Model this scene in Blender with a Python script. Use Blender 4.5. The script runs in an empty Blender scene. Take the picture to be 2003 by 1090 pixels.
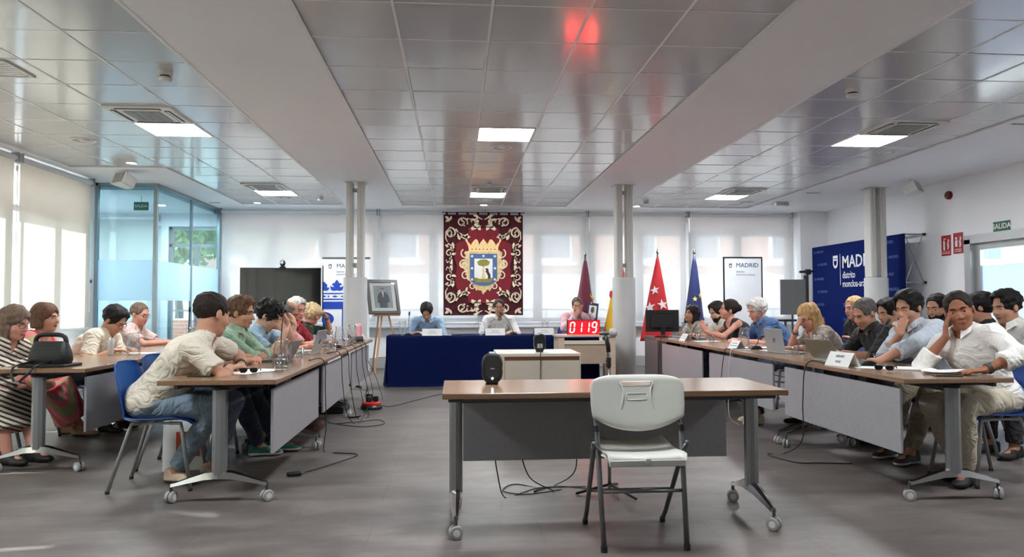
import bpy, math, random
import numpy as np
from mathutils import Vector, Matrix, Euler
R = math.radians
SC = bpy.context.scene
COL = SC.collection
random.seed(7)

# ---------------------------------------------------------------- camera
FPX, YAW, PIT, ROL, HC = 1411.0, .0775, .0358, -.0023, 1.2
cam = bpy.data.cameras.new('camera'); cam.sensor_fit = 'HORIZONTAL'; cam.sensor_width = 36
cam.lens = FPX / 2003 * 36; cam.clip_end = 300
cam_o = bpy.data.objects.new('camera', cam); COL.objects.link(cam_o)
_c, _s = math.cos(YAW), math.sin(YAW); _cp, _sp = math.cos(PIT), math.sin(PIT)
_r0 = Vector((_c, -_s, 0)); _f0 = Vector((_s, _c, 0)); _z = Vector((0, 0, 1))
_f = _f0 * _cp + _z * _sp; _u = _z * _cp - _f0 * _sp
_cr, _sr = math.cos(ROL), math.sin(ROL)
_rt = _r0 * _cr + _u * _sr; _up = _u * _cr - _r0 * _sr
_m = Matrix.Identity(4)
for i in range(3):
    _m[i][0], _m[i][1], _m[i][2] = _rt[i], _up[i], -_f[i]
_m[2][3] = HC
cam_o.matrix_world = _m
SC.camera = cam_o

# ---------------------------------------------------------------- light and exposure
SC.view_settings.view_transform = 'Standard'; SC.view_settings.look = 'None'
SC.view_settings.gamma = 1; SC.view_settings.use_curve_mapping = False
SC.view_settings.exposure = 2.12
w = bpy.data.worlds.new('daylight'); SC.world = w; w.use_nodes = True
wn = w.node_tree.nodes; wl = w.node_tree.links
bg = wn['Background']; bg.inputs[1].default_value = 1.8
tc = wn.new('ShaderNodeTexCoord'); sx = wn.new('ShaderNodeSeparateXYZ'); rp = wn.new('ShaderNodeValToRGB')
wl.new(tc.outputs['Generated'], sx.inputs[0]); wl.new(sx.outputs[2], rp.inputs[0]); wl.new(rp.outputs[0], bg.inputs[0])
rp.color_ramp.elements[0].color = (.93, .96, 1, 1); rp.color_ramp.elements[0].position = 0
rp.color_ramp.elements[1].color = (.55, .74, 1, 1); rp.color_ramp.elements[1].position = .9
sun = bpy.data.lights.new('sun', 'SUN'); sun.energy = 4.9; sun.angle = R(.6); sun.color = (1, .965, .92)
sun_o = bpy.data.objects.new('sun', sun); COL.objects.link(sun_o)
sun_o.rotation_euler = Vector((1.0, .10, -.70)).to_track_quat('-Z', 'Y').to_euler()
SC.cycles.use_denoising = True
SC.cycles.max_bounces = 10; SC.cycles.diffuse_bounces = 5; SC.cycles.glossy_bounces = 4
SC.cycles.transparent_max_bounces = 24; SC.cycles.transmission_bounces = 6
SC.cycles.sample_clamp_indirect = 6; SC.cycles.caustics_reflective = False; SC.cycles.caustics_refractive = False
def portal(x, y, z, sx_, sy_, d):
    l = bpy.data.lights.new('daylight_portal', 'AREA'); l.shape = 'RECTANGLE'; l.size = sx_; l.size_y = sy_
    l.cycles.is_portal = True
    o = bpy.data.objects.new('daylight_portal', l); COL.objects.link(o); o.location = (x, y, z)
    o.rotation_euler = Vector(d).to_track_quat('-Z', 'Z').to_euler()

# ---------------------------------------------------------------- materials
def lin(c):
    return tuple(((v / 255) / 12.92 if v / 255 <= .04045 else ((v / 255 + .055) / 1.055) ** 2.4) for v in c) + (1,)
_mats = {}
def nd(m, t, **kw):
    n = m.node_tree.nodes.new(t)
    for k, v in kw.items(): setattr(n, k, v)
    return n
def ln(m, a, b): m.node_tree.links.new(a, b)
def pm(name, rgb, rough=.5, metal=0, var=0, vscale=8, bump=0, bscale=60, spec=.5, coat=0, trans=0, emit=None, estr=0, stretch=None, sheen=0, ior=1.5):
    """procedural principled material: colour varied by noise, optional fine bump"""
    if name in _mats: return _mats[name]
    m = bpy.data.materials.new(name); m.use_nodes = True; _mats[name] = m
    b = m.node_tree.nodes['Principled BSDF']; c = lin(rgb)
    b.inputs['Base Color'].default_value = c; b.inputs['Roughness'].default_value = rough
    b.inputs['Metallic'].default_value = metal; b.inputs['Specular IOR Level'].default_value = spec
    b.inputs['Coat Weight'].default_value = coat; b.inputs['IOR'].default_value = ior
    b.inputs['Sheen Weight'].default_value = sheen
    if emit: b.inputs['Emission Color'].default_value = lin(emit); b.inputs['Emission Strength'].default_value = estr
    if var or bump:
        t = nd(m, 'ShaderNodeTexCoord'); mp = nd(m, 'ShaderNodeMapping'); ln(m, t.outputs['Object'], mp.inputs[0])
        if stretch: mp.inputs['Scale'].default_value = stretch
    if var:
        n = nd(m, 'ShaderNodeTexNoise'); n.inputs['Scale'].default_value = vscale; n.inputs['Detail'].default_value = 5
        ln(m, mp.outputs[0], n.inputs[0])
        r = nd(m, 'ShaderNodeValToRGB'); ln(m, n.outputs[0], r.inputs[0])
        r.color_ramp.elements[0].position = .3; r.color_ramp.elements[1].position = .7
        r.color_ramp.elements[0].color = tuple(max(0, v * (1 - var)) for v in c[:3]) + (1,)
        r.color_ramp.elements[1].color = tuple(min(1, v * (1 + var)) for v in c[:3]) + (1,)
        ln(m, r.outputs[0], b.inputs['Base Color'])
    if bump:
        n2 = nd(m, 'ShaderNodeTexNoise'); n2.inputs['Scale'].default_value = bscale; n2.inputs['Detail'].default_value = 3
        ln(m, mp.outputs[0], n2.inputs[0])
        bp = nd(m, 'ShaderNodeBump'); bp.inputs['Strength'].default_value = bump; bp.inputs['Distance'].default_value = .01
        ln(m, n2.outputs[0], bp.inputs['Height']); ln(m, bp.outputs[0], b.inputs['Normal'])
    return m
def glassm(name, tint, refl=1.45, rough=0.0, frost=0, dirt=0):
    """thin glass: straight-through transparency with a fresnel mirror, optionally frosted by a translucent share"""
    if name in _mats: return _mats[name]
    m = bpy.data.materials.new(name); m.use_nodes = True; _mats[name] = m; nt = m.node_tree
    nt.nodes.remove(nt.nodes['Principled BSDF']); out = nt.nodes['Material Output']
    tr = nd(m, 'ShaderNodeBsdfTransparent'); tr.inputs[0].default_value = lin(tint)
    gl = nd(m, 'ShaderNodeBsdfGlossy'); gl.inputs['Roughness'].default_value = rough
    lw = nd(m, 'ShaderNodeLayerWeight'); lw.inputs[0].default_value = .5
    pw = nd(m, 'ShaderNodeMath', operation='POWER'); ln(m, lw.outputs['Facing'], pw.inputs[0]); pw.inputs[1].default_value = 4
    fr = nd(m, 'ShaderNodeMath', operation='MULTIPLY_ADD'); ln(m, pw.outputs[0], fr.inputs[0]); fr.inputs[1].default_value = (refl - 1) * 2; fr.inputs[2].default_value = (refl - 1) * .14; fr.use_clamp = True
    mx = nd(m, 'ShaderNodeMixShader'); ln(m, fr.outputs[0], mx.inputs[0]); ln(m, gl.outputs[0], mx.inputs[2])
    first = tr.outputs[0]
    if frost:
        tl = nd(m, 'ShaderNodeBsdfTranslucent'); tl.inputs[0].default_value = lin(tint)
        df = nd(m, 'ShaderNodeBsdfDiffuse'); df.inputs[0].default_value = lin(tint)
        m1 = nd(m, 'ShaderNodeMixShader'); m1.inputs[0].default_value = .45; ln(m, tl.outputs[0], m1.inputs[1]); ln(m, df.outputs[0], m1.inputs[2])
        m2 = nd(m, 'ShaderNodeMixShader'); m2.inputs[0].default_value = frost; ln(m, first, m2.inputs[1]); ln(m, m1.outputs[0], m2.inputs[2])
        first = m2.outputs[0]
    ln(m, first, mx.inputs[1]); ln(m, mx.outputs[0], out.inputs[0])
    return m
def blindm(name, rgb, openness, tl=.5):
    """woven screen fabric: part open weave, part translucent, part diffuse"""
    m = bpy.data.materials.new(name); m.use_nodes = True; nt = m.node_tree
    nt.nodes.remove(nt.nodes['Principled BSDF']); out = nt.nodes['Material Output']
    t = nd(m, 'ShaderNodeTexCoord'); n = nd(m, 'ShaderNodeTexNoise'); n.inputs['Scale'].default_value = 3; ln(m, t.outputs['Object'], n.inputs[0])
    r = nd(m, 'ShaderNodeValToRGB'); ln(m, n.outputs[0], r.inputs[0]); c = lin(rgb)
    r.color_ramp.elements[0].color = tuple(v * .94 for v in c[:3]) + (1,); r.color_ramp.elements[1].color = c
    tr = nd(m, 'ShaderNodeBsdfTransparent'); a = nd(m, 'ShaderNodeBsdfTranslucent'); d = nd(m, 'ShaderNodeBsdfDiffuse')
    ln(m, r.outputs[0], a.inputs[0]); ln(m, r.outputs[0], d.inputs[0])
    m1 = nd(m, 'ShaderNodeMixShader'); m1.inputs[0].default_value = tl; ln(m, d.outputs[0], m1.inputs[1]); ln(m, a.outputs[0], m1.inputs[2])
    m2 = nd(m, 'ShaderNodeMixShader'); m2.inputs[0].default_value = openness; ln(m, m1.outputs[0], m2.inputs[1]); ln(m, tr.outputs[0], m2.inputs[2])
    ln(m, m2.outputs[0], out.inputs[0]); return m
def woodm(name, rgb, rough=.35, axis=0, dark=.82, spec=.5, scale=9):
    if name in _mats: return _mats[name]
    m = pm(name, rgb, rough, spec=spec); b = m.node_tree.nodes['Principled BSDF']; c = lin(rgb)
    t = nd(m, 'ShaderNodeTexCoord'); mp = nd(m, 'ShaderNodeMapping'); ln(m, t.outputs['Object'], mp.inputs[0])
    s = [6, 6, 6]; s[axis] = .5; mp.inputs['Scale'].default_value = s
    n = nd(m, 'ShaderNodeTexNoise'); n.inputs['Scale'].default_value = scale; n.inputs['Detail'].default_value = 7; n.inputs['Distortion'].default_value = .6
    ln(m, mp.outputs[0], n.inputs[0]); r = nd(m, 'ShaderNodeValToRGB'); ln(m, n.outputs[0], r.inputs[0])
    r.color_ramp.elements[0].position = .32; r.color_ramp.elements[1].position = .68
    r.color_ramp.elements[0].color = tuple(v * dark for v in c[:3]) + (1,); r.color_ramp.elements[1].color = tuple(min(1, v * 1.1) for v in c[:3]) + (1,)
    ln(m, r.outputs[0], b.inputs['Base Color']); return m
def emitm(name, rgb, s):
    if name in _mats: return _mats[name]
    m = bpy.data.materials.new(name); m.use_nodes = True; _mats[name] = m; nt = m.node_tree
    nt.nodes.remove(nt.nodes['Principled BSDF']); e = nd(m, 'ShaderNodeEmission'); e.inputs[0].default_value = lin(rgb); e.inputs[1].default_value = s
    ln(m, e.outputs[0], nt.nodes['Material Output'].inputs[0]); return m

WHITE = pm('white_paint', (247, 248, 250), .6, var=.012, vscale=2, bump=.03, bscale=90)
PLASTER = pm('ceiling_plaster', (246, 247, 250), .7, var=.02, vscale=1.5)
TILE = pm('ceiling_tile_lacquer', (208, 210, 212), .14, var=.02, vscale=2, spec=.6)
GRID = pm('ceiling_grid', (240, 240, 240), .4, var=.02)
CHROME = pm('polished_metal', (205, 205, 205), .12, 1, var=.03)
ALU = pm('satin_aluminium', (150, 152, 153), .38, .75, var=.04)
GREYMET = pm('grey_lacquered_metal', (158, 160, 162), .4, .2, var=.04)
DARKMET = pm('dark_grey_metal', (88, 88, 90), .38, .5, var=.05)
BLACK = pm('black_plastic', (20, 20, 22), .4, var=.1, bump=.05, bscale=200)
RUBBER = pm('black_rubber', (26, 26, 27), .6, var=.1)
GREYPL = pm('grey_plastic', (165, 166, 164), .45, var=.04)
WHITEPL = pm('white_plastic', (226, 226, 222), .4, var=.02)
WOODT = woodm('oak_laminate', (146, 117, 92), .2, 0, spec=.36)
WOODE = woodm('oak_edge', (138, 106, 80), .45, 0)
PANEL = pm('grey_panel_laminate', (150, 149, 152), .5, var=.05, vscale=40, bump=.02, bscale=300)
PAPER = pm('white_paper', (236, 236, 234), .7, var=.015, vscale=5)
GLASS = glassm('clear_glass', (253, 254, 254), 1.8)
WINGLASS = glassm('window_glass', (240, 246, 246), 1.25)
BLUEGLASS = glassm('blue_tinted_glass', (222, 243, 248), 1.28)
FROST = glassm('frosted_film', (214, 240, 252), 1.3, .25, frost=.72)
DRINK = glassm('tumbler_glass', (252, 253, 253), 1.8)
WATER = glassm('water', (250, 252, 252), 1.3)

# ---------------------------------------------------------------- mesh helpers
class MB:
    """collects shapes for ONE mesh"""
    def __init__(s): s.v = []; s.f = []; s.mi = []; s.cur = 0
    def add(s, vs, fs, M=None):
        o = len(s.v)
        for p in vs:
            p = Vector(p)
            s.v.append(M @ p if M is not None else p)
        for f in fs: s.f.append([i + o for i in f]); s.mi.append(s.cur)
        return s
    def box(s, x0, x1, y0, y1, z0, z1, M=None, c=0):
        if c <= 0:
            vs = [(x0, y0, z0), (x1, y0, z0), (x1, y1, z0), (x0, y1, z0), (x0, y0, z1), (x1, y0, z1), (x1, y1, z1), (x0, y1, z1)]
            fs = [(0, 3, 2, 1), (4, 5, 6, 7), (0, 1, 5, 4), (1, 2, 6, 5), (2, 3, 7, 6), (3, 0, 4, 7)]
            return s.add(vs, fs, M)
        # chamfered on every edge
        def ring(a, z): return [(x0 + a, y0 + c, z), (x0 + c, y0 + a, z), (x1 - c, y0 + a, z), (x1 - a, y0 + c, z), (x1 - a, y1 - c, z), (x1 - c, y1 - a, z), (x0 + c, y1 - a, z), (x0 + a, y1 - c, z)]
        rings = [ring(c * .999, z0), ring(0, z0 + c), ring(0, z1 - c), ring(c * .999, z1)]
        vs = [p for r_ in rings for p in r_]; fs = [tuple(range(7, -1, -1)), tuple(range(24, 32))]
        for k in range(3):
            for i in range(8): j = (i + 1) % 8; fs.append((k * 8 + i, k * 8 + j, k * 8 + 8 + j, k * 8 + 8 + i))
        return s.add(vs, fs, M)
    def tube(s, pts, r, n=8, cap=True, closed=False, M=None):
        """sweep of a circle along a polyline; r may be one radius or one per point"""
        P = [Vector(p) for p in pts]; m = len(P)
        rr = r if isinstance(r, (list, tuple)) else [r] * m
        T = []
        for i in range(m):
            a = P[(i - 1) % m] if (closed or i > 0) else P[i]; b = P[(i + 1) % m] if (closed or i < m - 1) else P[i]
            t = (b - a); T.append(t.normalized() if t.length > 1e-9 else Vector((0, 0, 1)))
        up = Vector((0, 0, 1)) if abs(T[0].z) < .9 else Vector((1, 0, 0))
        nrm = (up - T[0] * up.dot(T[0])).normalized(); vs = []
        for i in range(m):
            nrm = (nrm - T[i] * nrm.dot(T[i]))
            nrm = nrm.normalized() if nrm.length > 1e-6 else T[i].orthogonal().normalized()
            b = T[i].cross(nrm)
            for k in range(n):
                a = 2 * math.pi * k / n; vs.append(P[i] + (nrm * math.cos(a) + b * math.sin(a)) * rr[i])
        fs = []
        for i in range(m if closed else m - 1):
            j = (i + 1) % m
            for k in range(n): l = (k + 1) % n; fs.append((i * n + k, i * n + l, j * n + l, j * n + k))
        if cap and not closed: fs.append(tuple(range(n - 1, -1, -1))); fs.append(tuple(range((m - 1) * n, m * n)))
        return s.add(vs, fs, M)
    def lathe(s, prof, n=20, M=None, cap=True):
        vs = []; fs = []; m = len(prof)
        for (r_, z) in prof:
            for k in range(n): a = 2 * math.pi * k / n; vs.append((r_ * math.cos(a), r_ * math.sin(a), z))
        for i in range(m - 1):
            for k in range(n): l = (k + 1) % n; fs.append((i * n + k, i * n + l, (i + 1) * n + l, (i + 1) * n + k))
        if cap: fs.append(tuple(range(n - 1, -1, -1))); fs.append(tuple(range((m - 1) * n, m * n)))
        return s.add(vs, fs, M)
    def prism(s, poly, y0, y1, M=None):
        """polygon in (x,z), extruded along y (any outline, faces as n-gons)"""
        n = len(poly); vs = [(p[0], y0, p[1]) for p in poly] + [(p[0], y1, p[1]) for p in poly]
        fs = [tuple(range(n)), tuple(range(2 * n - 1, n - 1, -1))]
        for i in range(n): j = (i + 1) % n; fs.append((i, n + i, n + j, j))
        return s.add(vs, fs, M)
    def ball(s, c, r, n=12, M=None):
        rx, ry, rz = r if isinstance(r, (tuple, list)) else (r, r, r); m = max(4, n // 2); vs = [(c[0], c[1], c[2] - rz)]; fs = []
        for i in range(1, m):
            t = math.pi * i / m
            for k in range(n): a = 2 * math.pi * k / n; vs.append((c[0] + rx * math.sin(t) * math.cos(a), c[1] + ry * math.sin(t) * math.sin(a), c[2] - rz * math.cos(t)))
        vs.append((c[0], c[1], c[2] + rz)); L = len(vs) - 1
        for k in range(n):
            l = (k + 1) % n; fs.append((0, 1 + l, 1 + k)); fs.append((L, 1 + (m - 2) * n + k, 1 + (m - 2) * n + l))
            for i in range(m - 2): a = 1 + i * n; fs.append((a + k, a + l, a + n + l, a + n + k))
        return s.add(vs, fs, M)
    def grid(s, pts, M=None, thick=None, closed_u=False):
        """surface through a list of rows of points; thick gives it a second side"""
        nr, nc = len(pts), len(pts[0]); P = [[Vector(p) for p in r_] for r_ in pts]
        if thick is None:
            fs = [(i * nc + j, i * nc + (j + 1) % nc, (i + 1) * nc + (j + 1) % nc, (i + 1) * nc + j) for i in range(nr - 1) for j in range(nc if closed_u else nc - 1)]
            return s.add([p for r_ in P for p in r_], fs, M)
        N = []
        for i in range(nr):
            row = []
            for j in range(nc):
                a = P[min(i + 1, nr - 1)][j] - P[max(i - 1, 0)][j]; b = P[i][min(j + 1, nc - 1)] - P[i][max(j - 1, 0)]
                n_ = a.cross(b); row.append(n_.normalized() if n_.length > 1e-9 else Vector((0, 0, 1)))
            N.append(row)
        vs = [P[i][j] for i in range(nr) for j in range(nc)] + [P[i][j] - N[i][j] * thick for i in range(nr) for j in range(nc)]
        o = nr * nc; fs = []
        for i in range(nr - 1):
            for j in range(nc - 1):
                q = (i * nc + j, i * nc + j + 1, (i + 1) * nc + j + 1, (i + 1) * nc + j); fs.append(q[::-1]); fs.append(tuple(k + o for k in q))
        for i in range(nr - 1):
            a, b = i * nc, (i + 1) * nc; fs.append((a, b, b + o, a + o)); a, b = i * nc + nc - 1, (i + 1) * nc + nc - 1; fs.append((b, a, a + o, b + o))
        for j in range(nc - 1):
            a, b = j, j + 1; fs.append((b, a, a + o, b + o)); a, b = (nr - 1) * nc + j, (nr - 1) * nc + j + 1; fs.append((a, b, b + o, a + o))
        return s.add(vs, fs, M)
    def ribbon(s, pts, ws, y0, y1, M=None):
        """flat tapered band in (x,z) along a 2-D path, extruded y0..y1"""
        n = len(pts); Lf = []; Rt = []
        for i in range(n):
            a = pts[max(0, i - 1)]; b = pts[min(n - 1, i + 1)]; dx, dz = b[0] - a[0], b[1] - a[1]; l = math.hypot(dx, dz) or 1
            w_ = ws[i] if isinstance(ws, (list, tuple)) else ws; w_ = max(w_, 2e-4)
            Lf.append((pts[i][0] - dz / l * w_ / 2, pts[i][1] + dx / l * w_ / 2)); Rt.append((pts[i][0] + dz / l * w_ / 2, pts[i][1] - dx / l * w_ / 2))
        vs = [(p[0], y0, p[1]) for p in Lf] + [(p[0], y0, p[1]) for p in Rt] + [(p[0], y1, p[1]) for p in Lf] + [(p[0], y1, p[1]) for p in Rt]; fs = []
        for i in range(n - 1):
            a, b, c_, d = i, i + 1, n + i + 1, n + i; fs += [(a, b, c_, d), (d + 2 * n, c_ + 2 * n, b + 2 * n, a + 2 * n), (a, a + 2 * n, b + 2 * n, b), (d, c_, c_ + 2 * n, d + 2 * n)]
        fs += [(0, n, 3 * n, 2 * n), (n - 1, 3 * n - 1, 4 * n - 1, 2 * n - 1)]
        return s.add(vs, fs, M)
    def mesh(s, name, mats, smooth=False):
        me = bpy.data.meshes.new(name); me.from_pydata([tuple(p) for p in s.v], [], s.f)
        if not isinstance(mats, (list, tuple)): mats = [mats]
        for m in mats: me.materials.append(m)
        if len(mats) > 1: me.polygons.foreach_set('material_index', s.mi)
        if smooth: me.polygons.foreach_set('use_smooth', [True] * len(me.polygons)); 
        if smooth == 'auto':
            try: me.set_sharp_from_angle(angle=R(38))
            except Exception: pass
        me.update(); return me
    def build(s, name, mats, parent=None, smooth=False, loc=None, rz=None):
        o = bpy.data.objects.new(name, s.mesh(name, mats, smooth)); COL.objects.link(o)
        if parent is not None: o.parent = parent
        if loc is not None: o.location = loc
        if rz is not None: o.rotation_euler = (0, 0, rz)
        return o
def tag(o, label=None, cat=None, group=None, kind=None):
    if label: o['label'] = label
    if cat: o['category'] = cat
    if group: o['group'] = group
    if kind: o['kind'] = kind
    return o
def thing(name, label, cat, loc=(0, 0, 0), rz=0, group=None):
    o = bpy.data.objects.new(name, None); COL.objects.link(o); o.location = loc; o.rotation_euler = (0, 0, rz)
    o.empty_display_size = .1; return tag(o, label, cat, group)
def dup(root, loc=None, rz=None, label=None, parent=None):
    r_ = root.copy(); COL.objects.link(r_)
    if parent is not None: r_.parent = parent
    if loc is not None: r_.location = loc
    if rz is not None: r_.rotation_euler = (0, 0, rz)
    if label: r_['label'] = label
    for ch in root.children: dup_child(ch, r_)
    return r_
def dup_child(ch, par):
    c = ch.copy(); COL.objects.link(c); c.parent = par
    for g in ch.children: dup_child(g, c)
def T(x=0, y=0, z=0, rx=0, ry=0, rz=0, s=1):
    return Matrix.Translation((x, y, z)) @ Euler((rx, ry, rz)).to_matrix().to_4x4() @ Matrix.Scale(s, 4)
_txt = {}
def text(name, body, size, m, parent=None, M=None, align='CENTER', depth=.0015, bold=0, sx=1):
    """lettering as a thin mesh lying in the x-z plane, facing -y"""
    key = (body, size, align, depth, bold, sx)
    if key in _txt: me = _txt[key].copy()
    else: me = _text_mesh(name, body, size, align, depth, bold, sx); _txt[key] = me.copy()
    if M is not None: me.transform(M)
    me.materials.clear(); me.materials.append(m)
    o = bpy.data.objects.new(name, me); COL.objects.link(o)
    if parent is not None: o.parent = parent
    return o
def _text_mesh(name, body, size, align, depth, bold, sx):
    cu = bpy.data.curves.new(name, 'FONT'); cu.body = body; cu.size = size; cu.align_x = align; cu.align_y = 'CENTER'; cu.extrude = depth; cu.offset = bold; cu.resolution_u = 2
    o = bpy.data.objects.new(name, cu); COL.objects.link(o)
    me = bpy.data.meshes.new_from_object(o); bpy.data.objects.remove(o); bpy.data.curves.remove(cu)
    me.transform(Matrix.Rotation(R(90), 4, 'X') @ Matrix.Scale(sx, 4, (1, 0, 0)))
    return me
def smooth_path(P, n=8):
    """Catmull-Rom through the points"""
    P = [Vector(p) for p in P]; Q = [P[0] * 2 - P[1]] + P + [P[-1] * 2 - P[-2]]; out = []
    for i in range(1, len(Q) - 2):
        a, b, c, d = Q[i - 1:i + 3]
        for k in range(n):
            t = k / n; out.append(.5 * ((2 * b) + (c - a) * t + (2 * a - 5 * b + 4 * c - d) * t * t + (3 * b - a - 3 * c + d) * t ** 3))
    out.append(P[-1]); return out
# ================================================================ THE SETTING
CZ = 3.003                      # ceiling
XL, XR, YB, YR = -5.25, 7.2, 13.8, -4.0
def struct(name, mb, m, parent=None, smooth=False):
    o = mb.build(name, m, parent, smooth)
    if parent is None: o['kind'] = 'structure'
    return o
# floor: worn grey-brown vinyl with cloudy mottling and faint joints
fm = pm('vinyl_floor', (104, 98, 95), .42, spec=.45); _b = fm.node_tree.nodes['Principled BSDF']
_t = nd(fm, 'ShaderNodeTexCoord'); _mp = nd(fm, 'ShaderNodeMapping'); ln(fm, _t.outputs['Object'], _mp.inputs[0]); _mp.inputs['Scale'].default_value = (.7, 1.9, 1)
_n = nd(fm, 'ShaderNodeTexNoise'); _n.inputs['Scale'].default_value = 2.2; _n.inputs['Detail'].default_value = 9; _n.inputs['Roughness'].default_value = .68; ln(fm, _mp.outputs[0], _n.inputs[0])
_r = nd(fm, 'ShaderNodeValToRGB'); ln(fm, _n.outputs[0], _r.inputs[0]); _e = _r.color_ramp.elements
_e[0].position = .3; _e[0].color = lin((79, 73, 70)); _e[1].position = .72; _e[1].color = lin((130, 123, 118)); _x = _e.new(.5); _x.color = lin((104, 97, 93))
_bk = nd(fm, 'ShaderNodeTexBrick'); _bk.inputs['Scale'].default_value = 1; _bk.inputs['Mortar Size'].default_value = .0035; _bk.inputs['Brick Width'].default_value = .9; _bk.inputs['Row Height'].default_value = .45
ln(fm, _t.outputs['Object'], _bk.inputs[0])
_bk.inputs['Color1'].default_value = (1, 1, 1, 1); _bk.inputs['Color2'].default_value = (.93, .93, .93, 1); _bk.inputs['Mortar'].default_value = (.72, .72, .72, 1)
_mx = nd(fm, 'ShaderNodeMix', data_type='RGBA', blend_type='MULTIPLY'); _mx.inputs[0].default_value = .8
ln(fm, _r.outputs[0], _mx.inputs[6]); ln(fm, _bk.outputs[0], _mx.inputs[7]); ln(fm, _mx.outputs[2], _b.inputs['Base Color'])
_r2 = nd(fm, 'ShaderNodeMapRange'); ln(fm, _n.outputs[0], _r2.inputs[0]); _r2.inputs[3].default_value = .34; _r2.inputs[4].default_value = .55; ln(fm, _r2.outputs[0], _b.inputs['Roughness'])
struct('floor', MB().box(XL - 3, XR, YR, YB + .2, -.12, 0), fm)

# ---- walls
SILL, WTOP = .82, 2.61
bays_back = [(-4.36, -1.46), (-1.46, .53), (.53, 2.52), (2.52, 4.50), (4.50, 6.62)]
m = MB()
m.box(-4.40, 6.66, YB, YB + .25, 0, SILL); m.box(-4.40, 6.66, YB, YB + .25, 2.90, CZ + .2)
for a, b in bays_back: m.box(b - .05, b + .05, YB, YB + .25, SILL, 2.90)
m.box(-4.40, -4.32, YB, YB + .25, SILL, 2.90)
struct('wall_back', m, WHITE)
struct('wall_back_pillar', MB().box(6.66, XR, 13.48, YB + .25, 0, CZ + .2), WHITE)
struct('trim_1', MB().box(-4.36, 6.66, YB - .16, YB + .0, .76, .80, c=.006), pm('window_board', (205, 206, 206), .35, var=.03))
struct('baseboard_back', MB().box(-4.36, 6.66, YB - .018, YB, 0, .2, c=.004), pm('grey_baseboard', (176, 177, 176), .45, var=.05))
LS, LT = .88, 2.42
bays_left = [(8.83, 10.6), (7.03, 8.83), (5.23, 7.03), (3.43, 5.23), (1.63, 3.43), (-.17, 1.63), (-1.97, -.17)]
m = MB()
m.box(XL - .25, XL, YR, 10.95, 0, LS); m.box(XL - .25, XL, YR, 10.95, 2.90, CZ + .2); m.box(XL - .25, XL, 10.55, 10.95, LS, 2.90); m.box(XL - .25, XL, YR, -1.97, LS, 2.90)
struct('wall_left', m, WHITE)
struct('baseboard_left', MB().box(XL, XL + .018, YR, 10.9, 0, .12, c=.004), _mats['grey_baseboard'])
m = MB(); DY0, DY1, DZ = 8.05, 9.58, 2.09
m.box(XR, XR + .2, YR, DY0, 0, CZ + .2); m.box(XR, XR + .2, DY1, 13.9, 0, CZ + .2); m.box(XR, XR + .2, DY0, DY1, DZ, CZ + .2)
struct('wall_right', m, WHITE)
struct('baseboard_right', MB().box(XR - .016, XR, DY1 + .1, 13.48, 0, .1, c=.004), _mats['grey_baseboard'])
struct('wall_rear', MB().box(XL - .25, XR + .2, YR - .2, YR, 0, CZ + .2), WHITE)

# ---- windows
FRAME = pm('white_window_frame', (216, 219, 221), .4, var=.02)
MILK = blindm('milky_spill_panel', (236, 236, 236), .0, .55)  # for the added panels above the panes, passes daylight softly
def window(name, M, x0, x1, z0, z1, panes, ztop=None):
    o = bpy.data.objects.new(name, None); COL.objects.link(o); o['kind'] = 'structure'; o.matrix_world = M
    edges = [x0] + [e for p in panes for e in p] + [x1]; m = MB()
    for i in range(0, len(edges), 2): m.box(edges[i], edges[i + 1], .05, .15, z0, z1)
    for a, b in panes: m.box(a, b, .05, .15, z0, z0 + .09); m.box(a, b, .05, .15, z1 - .05, z1)
    m.build('window_frame', FRAME, o)
    if ztop: MB().box(x0, x1, .09, .11, z1 + .002, ztop).build('added_light_spill_panel', MILK, o)  # added translucent panel, lets daylight brighten the blind tops and the room
    for a, b in panes:
        MB().box(a + .002, b - .002, .095, .101, z0 + .09, z1 - .05).build('pane', WINGLASS, o)
        if b - a < .2: continue
        k = MB(); k.box(a, a + .028, .04, .06, z0 + .09, z1 - .05); k.box(b - .028, b, .04, .06, z0 + .09, z1 - .05); k.box(a, b, .04, .06, z0 + .09, z0 + .12); k.box(a, b, .04, .06, z1 - .08, z1 - .05)
        k.build('sash', FRAME, o)
    return o
n = 0
for a, b in bays_back:
    n += 1; W = b - a
    ps = [(.16, .98), (1.10, W - .09)] if W < 2.3 else [(.12, .92), (1.04, 1.87), (1.98, W - .09)]
    window(f'window_{n}', Matrix.Translation((a, YB, 0)), .03, W - .03, SILL, WTOP, ps, 2.90)
    portal((a + b) / 2, YB + .3, (SILL + 2.9) / 2, W, 2.9 - SILL, (0, -1, 0))
for a, b in bays_left:
    n += 1; W = b - a
    ps = [(.0, .09), (.13, .86), (.96, 1.63)]
    window(f'window_{n}', Matrix.Translation((XL, a, 0)) @ Matrix.Rotation(R(90), 4, 'Z'), 0, W, LS, LT, ps, 2.90)
    portal(XL - .3, (a + b) / 2, (LS + 2.9) / 2, W, 2.9 - LS, (1, 0, 0))
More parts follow.
